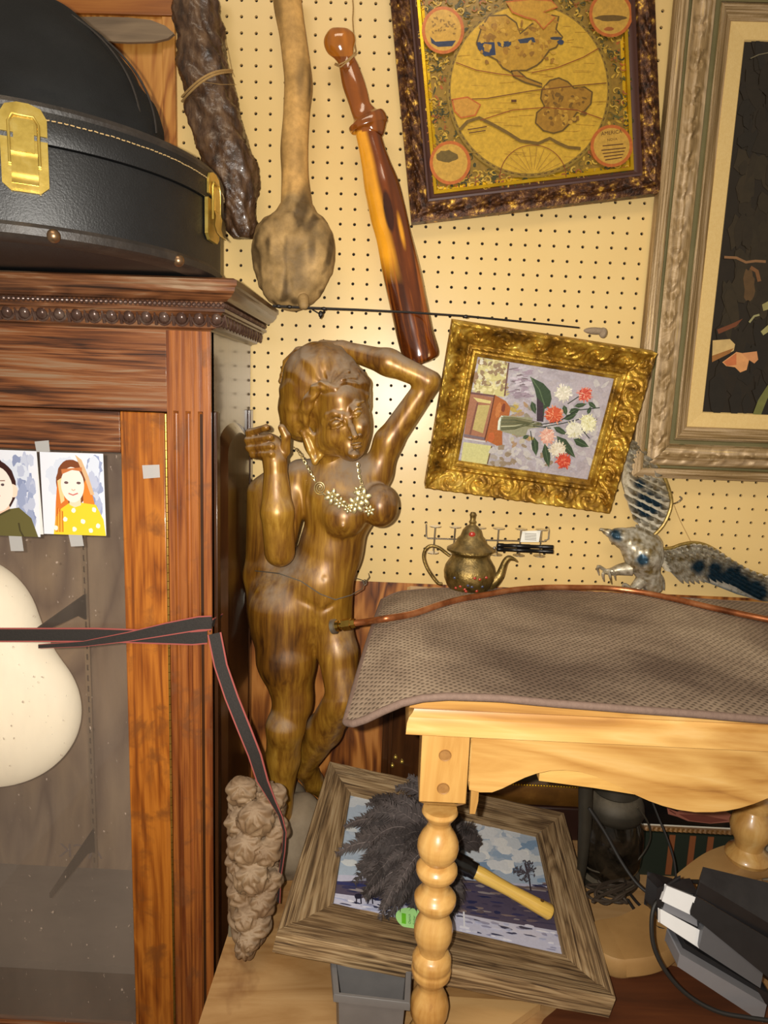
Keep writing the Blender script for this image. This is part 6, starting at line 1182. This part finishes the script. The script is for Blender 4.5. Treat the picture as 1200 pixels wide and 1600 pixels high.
def plume(b, p0, d0, L, curl, wid, shade):
    """one ostrich feather: a curving shaft with fine drooping barbs"""
    N = 16; P = [p0]; d = unit(d0); step = L / N
    for i in range(N): d = unit(d + curl * (1.6 / N) * (i / N) * 2); P.append(P[-1] + d * step)
    for i in range(len(P)):
        P[i] = P[i].copy(); fl_z = (IQ[0] + nb * .004 - P[i]) @ nb
        if fl_z > 0: P[i] += nb * fl_z
    cs = tuple(np.array(S(120, 108, 104)) * shade * 1.0)
    b.tube(P, [.0011 * (1 - .8 * i / N) for i in range(N + 1)], 4, caps=False); b.c[-(N + 1) * 4:] = [cs] * ((N + 1) * 4); b.hascol = True
    for i in range(2, N):
        t = unit(P[i + 1] - P[i - 1]); s_ = unit(np.cross(t, V3(rr.uniform(-.2, .2), -1, .6)))
        for j in range(4):
            for sg in (-1, 1):
                q = P[i] + t * step * j / 4; ln_ = wid * math.sin(PI * min(1, .15 + .85 * i / N)) ** .5 * rr.uniform(.75, 1.15) * (1 - .3 * (i / N) ** 3)
                e1 = q + (s_ * sg * .75 + t * .45) * ln_ * .55 + nb * rr.uniform(-.002, .004); e2 = e1 + (s_ * sg * .45 + t * .65 - nb * .35) * ln_ * .55
                w_ = t * .0015; base_ = rr.uniform(.7, 1.25) * shade; c1 = tuple(np.array(S(70, 62, 60)) * base_); b.add([q - w_, q + w_, e1 + w_ * .8, e1 - w_ * .8, e2], [(0, 1, 2, 3), (3, 2, 4)], 0, None, c1)
for i in range(120):
    th = rr.uniform(-2.1, 2.1); el = rr.uniform(-.15, 1.0) if abs(th) < 1.6 else rr.uniform(0, .5)
    dv = unit(-hx * math.cos(th) * math.cos(el) + side0 * math.sin(th) * math.cos(el) + nb * math.sin(el) * .9)
    L = rr.uniform(.12, .185) * (1 if abs(th) < 1.2 else .62) * (1 - .25 * max(0, el)); pl_curl = -nb * rr.uniform(.5, 1.6) + side0 * rr.uniform(-.9, .9) + V3(0, 0, -.3)
    plume(b, root + dv * .01 + V3(rr.uniform(-.01, .01), rr.uniform(-.01, .01), 0), dv, L, pl_curl, rr.uniform(.020, .032), rr.uniform(.5, 1.25))
for (x, y, L) in ((640, 1200, .11), (600, 1225, .1), (560, 1262, .1), (545, 1310, .09), (590, 1370, .1), (625, 1385, .09), (735, 1290, .06), (738, 1315, .05), (690, 1240, .08)):
    q = hit(x, y, IQ[0] + nb * .05, nb); d_ = unit(q - root); plume(b, root + d_ * .03, d_ + nb * .15, max(.06, np.linalg.norm(q - root)), -nb * .9 + side0 * rr.uniform(-.5, .5), .024, rr.uniform(.7, 1.3))
o_ = b.build('feathers', M_fe, du, smooth=False); o_['kind'] = 'stuff'
# green hang tag
lt = thing('green_label', hit(640, 1438, IQ[0] + nb * .006, nb), 'small round pale green paper label behind the table leg, under the duster', 'label')
P0 = IQ[0] + nb * .0085; cL = hit(645, 1436, P0, nb); b = MB(); kx = pxm(cL); ux = unit(hit(655, 1438, P0, nb) - cL); uy = unit(np.cross(nb, ux)); b.prism([cL + (ux * math.cos(t) * 26 + uy * math.sin(t) * 19.5) * kx * (1.25 if 0 else 1.05) for t in np.linspace(0, 2 * PI, 40)[:-1]], nb * -.0006); b.build('card', plain('pale_green_card', S(168, 222, 140), .5), lt)
b = MB(); c1 = hit(631, 1435, P0 + nb * .0004, nb); b.prism([c1 + (ux * a_ * 3.4 + uy * c_ * 9.5) * kx for a_, c_ in ((-1, -1), (1, -1), (1, 1), (-1, 1))], nb * -.0003); b.build('green_band', plain('green_print', S(106, 190, 40), .5), lt)
b = MB(); b.text('Ostrich', .0058, hit(642, 1444, P0 + nb * .0005, nb), uy, -ux); b.text('Feather', .0052, hit(649, 1445, P0 + nb * .0005, nb), uy, -ux); b.build('lettering', plain('dark_green_ink', S(40, 84, 36), .6), lt)

# ------------------------------------------------------------ grey bin
ZB = -1.078; rim = [atZ(*p, ZB) for p in ((516, 1500), (644, 1512), (641, 1570), (521, 1556))]
bn = thing('plastic_bin', ((rim[0] + rim[2]) / 2)[:2].tolist() + [ZP], 'small grey plastic bin with a flat rim standing under the barn-wood picture', 'bin')
cR = sum(rim) / 4; sh = lambda f, z: [V3(*(cR[:2] + (p[:2] - cR[:2]) * f), z) for p in rim]
M_bin = mottled('grey_plastic', [S(92, 90, 90), S(122, 118, 116)], (20, 20, 20), .45, 0, .1)
def loops(b, LL, mi=0): vs = sum(LL, []); b.add(vs, [(4 * i + k, 4 * i + (k + 1) % 4, 4 * i + 4 + (k + 1) % 4, 4 * i + 4 + k) for i in range(len(LL) - 1) for k in range(4)], mi)
b = MB(); loops(b, [sh(.84, ZB - .001), sh(.84, ZB + .001), sh(.76, ZP + .003), sh(.76, ZP), sh(.80, ZP), sh(.87, ZB - .004)]); q_ = sh(.76, ZP + .003); b.add(q_, [(0, 1, 2, 3)]); b.build('bin_body', M_bin, bn, bevel=.002)
b = MB(); loops(b, [sh(1, ZB - .009), sh(1, ZB), sh(.98, ZB + .002), sh(.85, ZB + .002), sh(.84, ZB - .002), sh(.97, ZB - .002), sh(.985, ZB - .009), sh(1, ZB - .009)]); b.build('rim', M_bin, bn, bevel=.001)

# boards on the bench
b = MB(); b.prism([atZ(x, y, ZP + .014) for x, y in ((690, 1556), (846, 1566), (790, 1606), (740, 1640), (672, 1640))], (0, 0, -.013)); tag(b.build('board_offcut', wood('pale_board', [S(160, 118, 66), S(196, 154, 98), S(210, 172, 118)], 'x', .7, 0, 24, 3, .1), bevel=.001), 'pale board offcut lying on the bench below the barn-wood picture', 'board')
b = MB(); b.prism([atZ(x, y, ZP + .006) for x, y in ((850, 1592), (952, 1508), (1000, 1522), (1040, 1506), (1110, 1524), (1260, 1570), (1260, 1680), (800, 1680))], (0, 0, -.0055)); tag(b.build('brown_board', M_brown), 'thin dark reddish brown board on the bench in front of the scroll foot', 'board')

# ------------------------------------------------------------ scroll foot with turned post
ps_ = thing('scroll_pedestal', atZ(1100, 1420, ZP), 'worn pale wooden scroll foot carrying a short turned post, behind the black and silver device', 'pedestal')
M_scr = mottled('worn_birch', [S(120, 84, 44), S(170, 130, 78), S(200, 162, 108)], (7, 7, 7), .5, .0, .15, 60)
q = [(960, 1482, -1.148, 46), (1000, 1474, -1.142, 47), (1035, 1450, -1.134, 42), (1062, 1420, -1.120, 36), (1092, 1388, -1.098, 32), (1125, 1362, -1.078, 30), (1158, 1348, -1.066, 27), (1190, 1345, -1.062, 22)]
P = cr3(np.array([[*atZ(x, y, z), r] for x, y, z, r in q]), 6); PP = [p[:3] for p in P]
def scroll():
    b = MB(); n_ = len(PP); vs = []; cs = [(-1, -.010), (-1, .012), (-.92, .018), (-.5, .019), (.5, .019), (.92, .018), (1, .012), (1, -.010), (.9, -.016), (-.9, -.016)]
    for i in range(n_):
        t = unit(PP[min(i + 1, n_ - 1)] - PP[max(i - 1, 0)]); s_ = unit(np.cross(t, (0, 0, 1))); up = np.cross(s_, t); r = P[i][3] * pxm(PP[i])
        for a_, h_ in cs: vs.append(PP[i] + s_ * a_ * r * .95 + up * h_)
    k = len(cs); b.add(vs, [(i * k + j, i * k + (j + 1) % k, (i + 1) * k + (j + 1) % k, (i + 1) * k + j) for i in range(n_ - 1) for j in range(k)] + [tuple(range(k))[::-1], tuple((n_ - 1) * k + j for j in range(k))])
    e = PP[0]; r = P[0][3] * pxm(e); b.lathe([(.001, -.016), (r * .86, -.016), (r * .95, -.010), (r * .95, .012), (r * .88, .018), (.001, .019)], 28, e)
    return b.build('scroll_foot', M_scr, ps_, angle=35)
scroll()
pc = atZ(1168, 1335, -1.045); k = pxm(pc); zz = lambda y: atY(1168, y, pc[1])[2]
b = MB(); b.lathe([(30 * k, zz(1342)), (33 * k, zz(1336)), (30 * k, zz(1330)), (24 * k, zz(1327)), (20 * k, zz(1322)), (22 * k, zz(1312)), (29 * k, zz(1300)), (31 * k, zz(1290)), (28 * k, zz(1278)), (20 * k, zz(1268)), (18 * k, zz(1264)), (26 * k, zz(1260)), (27 * k, zz(1254)), (18 * k, zz(1248)), (18 * k, zz(1150))], 32, (pc[0], pc[1], 0)); b.build('turned_post', M_tabz, ps_)
bf_ = atZ(1165, 1395, ZP); r = .026; b = MB(); b.ball((bf_[0], bf_[1] + .01, ZP + r), (r * 1.1, r * 1.1, r), 20, 12); b.lathe([(.016, ZP + .04), (.012, ZP + .055), (.016, ZP + .085)], 16, (bf_[0], bf_[1] + .01, 0)); b.build('ball_foot', M_scr, ps_)

# ------------------------------------------------------------ lantern and post
YL = -.125; lx = atY(955, 1300, YL)[0]; kl = pxm(atY(955, 1300, YL)); zl = lambda y: atY(955, y, YL)[2]
M_lm = mottled('dusty_dark_metal', [S(36, 32, 26), S(74, 68, 56)], (20, 20, 20), .55, .4, .2, dust=.7, dcol=S(120, 108, 88))
ln = thing('oil_lantern', (lx, YL, zl(1370)), 'dark dusty oil lantern with smoked glass globe and wire bail, under the table', 'lantern')
b = MB(); b.lathe([(24 * kl, zl(1215)), (34 * kl, zl(1218)), (36 * kl, zl(1232)), (33 * kl, zl(1235)), (38 * kl, zl(1238)), (44 * kl, zl(1250)), (46 * kl, zl(1262)), (42 * kl, zl(1270)), (38 * kl, zl(1272))], 36, (lx, YL, 0)); b.build('cap', M_lm, ln)
mgl, nt, pb = base('smoked_glass', .12, 0, .5); pb.inputs['Base Color'].default_value = (*S(34, 28, 20), 1); nzz = noise(nt, coords(nt, 'obj', (1, 1, 1)), 30, 5); nt.links.new(ramp(nt, nzz, [S(18, 15, 11), S(48, 40, 30)], [.4, .65]), pb.inputs['Base Color']); pb.inputs['Alpha'].default_value = .93
b = MB(); b.lathe([(42 * kl, zl(1270)), (49 * kl, zl(1290)), (50 * kl, zl(1310)), (48 * kl, zl(1335)), (40 * kl, zl(1356))], 40, (lx, YL, 0), caps=False); b.build('globe', mgl, ln)
b = MB(); b.lathe([(40 * kl, zl(1355)), (48 * kl, zl(1358)), (48 * kl, zl(1366)), (44 * kl, ZP + .001)], 36, (lx, YL, 0)); b.build('base', M_lm, ln)
b = MB(); b.tube(cr3(np.array([atY(x, y, YL - .045) for x, y in ((996, 1262), (1012, 1285), (1016, 1310), (1004, 1335), (985, 1352), (955, 1364), (925, 1360), (905, 1345))]), 5), .0017, 7); b.build('bail', M_lm, ln)
b = MB(); b.tube([atY(x, y, YL - .06) for x, y in ((915, 1205), (914, 1290), (910, 1345), (906, 1385))], [.0125, .0115, .009, .006], 14); o_ = b.build('tent_pole', M_lm); tag(o_, 'dark grey tapered metal pole leaning in front of the lantern, under the table', 'pole')

# ------------------------------------------------------------ pictures and crate far under the table
Yg = -.026; M_gf = mottled('old_gilt_frame', [S(60, 34, 12), S(118, 78, 30), S(170, 124, 56)], (20, 20, 20), .4, .4, .3, dust=.4)
gp = thing('gilt_frame', atY(820, 1330, Yg), 'old gilt frame with a beaded inner edge leaning on the wall behind the lantern', 'picture frame')
x0, x1 = atY(738, 1260, Yg)[0], atY(925, 1260, Yg)[0]; z1, z2, z3, z4 = [atY(820, y, Yg)[2] for y in (1190, 1226, 1243, 1262)]
b = MB(); b.box(x0, x1, Yg + .014, Yg + .022, z2 - .005, z1 + .10); b.build('picture_panel', plain('brown_canvas', S(86, 72, 52), .7), gp)
b = MB(); b.prism([V3(x0, Yg + .020, z2), V3(x0, Yg + .005, z2 - .004), V3(x0, Yg, z3), V3(x0, Yg + .012, z4), V3(x0, Yg + .022, z4)], (x1 - x0, 0, 0)); b.build('frame_rail', M_gf, gp)
b = MB(); x = x0
while x < x1: b.ball((x, Yg + .004, z2 - .003), (.0024, .0024, .0024), 6, 5); x += .0056
b.build('beading', M_fil, gp)
b = MB(); b.box(x0 - .02, x1 + .03, Yg + .008, Yg + .024, ZP, z4 - .002); tag(b.build('dark_chest', plain('dark_mahogany', S(44, 20, 10), .5), bevel=.003), 'dark mahogany chest standing against the wall under the gilt frame', 'chest')
Yk2 = -.105; dpn = thing('dark_painting', atY(1080, 1300, Yk2), 'dark painting with a pale forearm in a thin gold frame, low under the table', 'framed painting')
q = [atY(*p, Yk2) for p in ((1002, 1140), (1290, 1140), (1290, 1304), (1002, 1296))]; n = V3(0, -1, 0)
def inset(f, h): c_ = sum(q) / 4; return [p + unit(c_ - p) * f + n * h for p in q]
zt1 = q[0][2]; XA, XB2, ZA, ZB2 = q[0][0], q[1][0], q[3][2], q[0][2]
RLq = lambda i_, h: [V3(XA + i_, Yk2 - h, ZB2 - i_), V3(XB2 - i_, Yk2 - h, ZB2 - i_), V3(XB2 - i_, Yk2 - h, ZA + i_), V3(XA + i_, Yk2 - h, ZA + i_)]
frame_mesh([RLq(0, -.012), RLq(0, .004), RLq(.003, .007), RLq(.009, .005), RLq(.010, .001)], [1, 1, 3, 1], lambda sd, s, k: .0012 * math.sin(s * 700) if 2 <= k < 3 else 0, .0022, n=n).build('frame', M_gf, dpn)
frame_mesh([RLq(.010, .001), RLq(.013, .001)], [1], None, .1, n=n).build('white_slip', plain('white_slip', S(206, 200, 184), .6), dpn)
a = ArtPx(V3(0, Yk2, 0), n); a.b.add(RLq(.012, 0), [(0, 1, 2, 3)], 0, None, S(14, 14, 14)); a.poly([(1042, 1262), (1058, 1268), (1075, 1262), (1095, 1262), (1130, 1266), (1150, 1276), (1148, 1284), (1110, 1287), (1075, 1283), (1058, 1276), (1044, 1272)], S(150, 92, 76)); a.poly([(1060, 1272), (1100, 1274), (1140, 1282), (1110, 1286), (1078, 1282)], S(110, 58, 50)); a.line([(1046, 1266), (1056, 1272)], .6, S(70, 30, 24)); a.done('canvas', M_photo, dpn)
b = MB(); bx0, bx1 = atY(1004, 1330, Yk2 - .01)[0], atY(1150, 1330, Yk2 - .01)[0]; bz = ZA - .003
b.box(bx0, bx1, Yk2 - .004, Yk2 + .05, ZP, bz)
for x_ in (1046, 1078, 1106): xc = atY(x_, 1330, Yk2)[0]; b.box(xc - .0055, xc + .0055, Yk2 - .0055, Yk2 - .0035, ZP + .004, bz - .002, 1)
tag(b.build('striped_box', [plain('dark_green_card', S(24, 34, 20), .7), plain('rust_orange_stripe', S(130, 72, 34), .7)]), 'dark green box with rust orange stripes under the dark painting', 'box')
b = MB(); b.box(atY(1196, 1290, -.12)[0], .72, -.12, -.115, ZP + .01, ZP + .12); tag(b.build('grey_card', plain('grey_paper', S(150, 142, 124), .8)), 'grey card standing at the right edge beside the turned post', 'card')
# panelled door leaning behind the mat corner
xd0, xd1 = atY(596, 1180, -.03)[0], atY(655, 1180, -.03)[0]
pn = thing('panel_door', V3(xd0, -.03, ZP), 'dark wooden panel edge with brass studs, in the shadow behind the table corner', 'panel')
b = MB(); b.box(xd0, xd1 + .04, -.020, -.002, ZP, -.74); b.build('panel', M_side, pn, bevel=.002)
b = MB(); b.box(xd0 + .012, xd0 + .020, -.026, -.020, ZP, -.74); b.build('moulding', M_side, pn, bevel=.002)
for x_, y_ in ((613, 1196), (628, 1190), (618, 1183)): b = MB(); b.ball(atY(x_, y_, -.0215), (.0042, .0042, .0042), 10, 7); b.build('stud', M_br, pn)

# ------------------------------------------------------------ cords
M_cord = plain('black_cord', S(30, 27, 24), .6); M_cord2 = plain('brown_cord', S(62, 50, 38), .7)
t_ = thing('tangled_cord', atZ(950, 1400, ZP + .01), 'tangled heap of thin dark cord lying beside the lantern', 'cord')
rr = random.Random(77); P = []
for i in range(30):
    t = i * .9; P.append(atZ(955 + 40 * math.cos(t * 1.31 + .6 * rr.random()) * rr.uniform(.5, 1), 1393 + 20 * math.sin(t * 1.13) * rr.uniform(.5, 1), ZP + .055 + rr.uniform(-.008, .012)))
b = MB(); b.tube(cr3(np.array(P), 5), .0022, 6); b.build('heap', M_cord2, t_)
b = MB(); b.tube(cr3(np.array([atZ(985, 1398, ZP + .05), atZ(1000, 1415, ZP + .05), atZ(1020, 1425, ZP + .05), atZ(1050, 1432, ZP + .05)]), 5), .0022, 6); b.tube(cr3(np.array([atZ(980, 1405, ZP + .05), atZ(1000, 1432, ZP + .045), atZ(1030, 1450, ZP + .05), atZ(1058, 1455, ZP + .05)]), 5), .0022, 6); b.build('loose_end', M_cord, t_)
def cord(name, pts, r, lab): b = MB(); b.tube(cr3(np.array([atY(*p) for p in pts]), 6), r, 8); tag(b.build(name, M_cord), lab, 'cord')
cord('black_cord', [(1018, 1250, -.16), (1030, 1280, -.18), (1043, 1312, -.20), (1053, 1345, -.22), (1056, 1375, -.24), (1055, 1395, -.26)], .0019, 'thin black cord hanging down in front of the striped box')
cord('black_cord', [(920, 1262, -.225), (945, 1300, -.24), (970, 1345, -.26), (995, 1380, -.28), (1022, 1402, -.30), (1040, 1412, -.31)], .0028, 'black cord slanting across the lantern to the device')
cord('power_cord', [(1040, 1400, -.40), (1024, 1412, -.41), (1018, 1440, -.42), (1022, 1480, -.43), (1042, 1520, -.44), (1075, 1555, -.45), (1120, 1580, -.46), (1170, 1590, -.465), (1230, 1598, -.47)], .0030, 'thick black power cord curving round the left of the device')
cord('power_cord', [(1050, 1388, -.36), (1075, 1378, -.34), (1110, 1380, -.33), (1150, 1392, -.33), (1220, 1400, -.33)], .0030, 'thick black cord arching over the top of the device')

# ------------------------------------------------------------ black and silver device
M_dbk = mottled('black_device_plastic', [S(20, 19, 20), S(44, 42, 44)], (20, 20, 20), .3, 0, .05, dust=.2, dcol=S(90, 86, 84)); M_dsv = plain('silver_plastic', S(250, 250, 252), .22, .1, .8, .5); M_dgr = plain('grey_device_plastic', S(96, 96, 100), .35, .1, .5); M_dlg = plain('light_grey_plastic', S(134, 134, 140), .4, .1, .5)
dv = thing('electronic_device', atZ(1120, 1480, ZP), 'black and silver electronic device with rounded ends lying askew at the lower right', 'device')
zD = -1.055; A0, A1 = atZ(1088, 1402, zD), atZ(1215, 1475, zD); ux_ = unit(A1 - A0); wd = atZ(1062, 1378, zD) - A0
B0 = atZ(1076, 1450, zD - .03); dn = unit(np.cross(ux_, [0, 0, 1.0])); dn = dn if dn[1] < 0 else -dn; up = V3(0, 0, 1)
tl = (up * .35 + dn * .94); 
def slab(name, px4, Y4, th, mat, bev=.003):
    P4 = [atY(x, y, Y) for (x, y), Y in zip(px4, Y4)]; n_ = unit(np.cross(P4[1] - P4[0], P4[3] - P4[0])); n_ = n_ if n_[1] > 0 else -n_
    b = MB(); b.prism(P4, n_ * th); return b.build(name, mat, dv, bevel=bev, smooth=True)
Yd = -.420
slab('upper_shell', [(1085, 1398), (1240, 1490), (1240, 1560), (1078, 1428)], [Yd, Yd - .01, Yd - .02, Yd - .01], .06, M_dbk, .004)
slab('silver_face', [(1042, 1384), (1087, 1402), (1078, 1429), (1034, 1408)], [Yd - .002, Yd - .002, Yd - .008, Yd - .008], .006, M_dsv, .002)
slab('inner_body', [(1036, 1386), (1092, 1402), (1098, 1482), (1030, 1440)], [Yd + .006, Yd + .006, Yd - .006, Yd - .006], .05, M_dbk, .008)
slab('grey_band', [(1036, 1408), (1088, 1430), (1090, 1448), (1034, 1421)], [Yd, Yd, Yd - .004, Yd - .004], .01, M_dlg, .002)
slab('corner_wrap', [(1026, 1388), (1037, 1384), (1034, 1442), (1026, 1436)], [Yd + .008, Yd + .0, Yd - .006, Yd + .004], .04, M_dbk, .004)
slab('silver_face', [(1032, 1420), (1102, 1458), (1096, 1484), (1032, 1442)], [Yd - .006, Yd - .006, Yd - .014, Yd - .014], .006, M_dsv, .002)
slab('lower_shell', [(1098, 1446), (1240, 1530), (1235, 1590), (1186, 1544), (1093, 1486)], [Yd - .012] * 5, .05, M_dgr, .003) if 0 else slab('lower_shell', [(1100, 1446), (1196, 1500), (1188, 1544), (1092, 1482)], [Yd - .010, Yd - .010, Yd - .018, Yd - .018], .05, M_dgr, .004)
slab('end_cap', [(1078, 1372), (1092, 1398), (1040, 1384), (1048, 1375)], [Yd + .03, Yd + .004, Yd + .004, Yd + .03], .03, M_dbk, .003)
slab('tray', [(1062, 1490), (1198, 1570), (1192, 1598), (1058, 1510)], [Yd - .030] * 4, .045, M_dlg, .002)
slab('dark_gap', [(1070, 1474), (1205, 1556), (1200, 1572), (1062, 1490)], [Yd - .012] * 4, .05, M_dbk, .001)
slab('top_cover', [(1092, 1374), (1240, 1410), (1240, 1490), (1086, 1398)], [Yd + .045, Yd + .045, Yd + .002, Yd + .002], .02, M_dbk, .002)
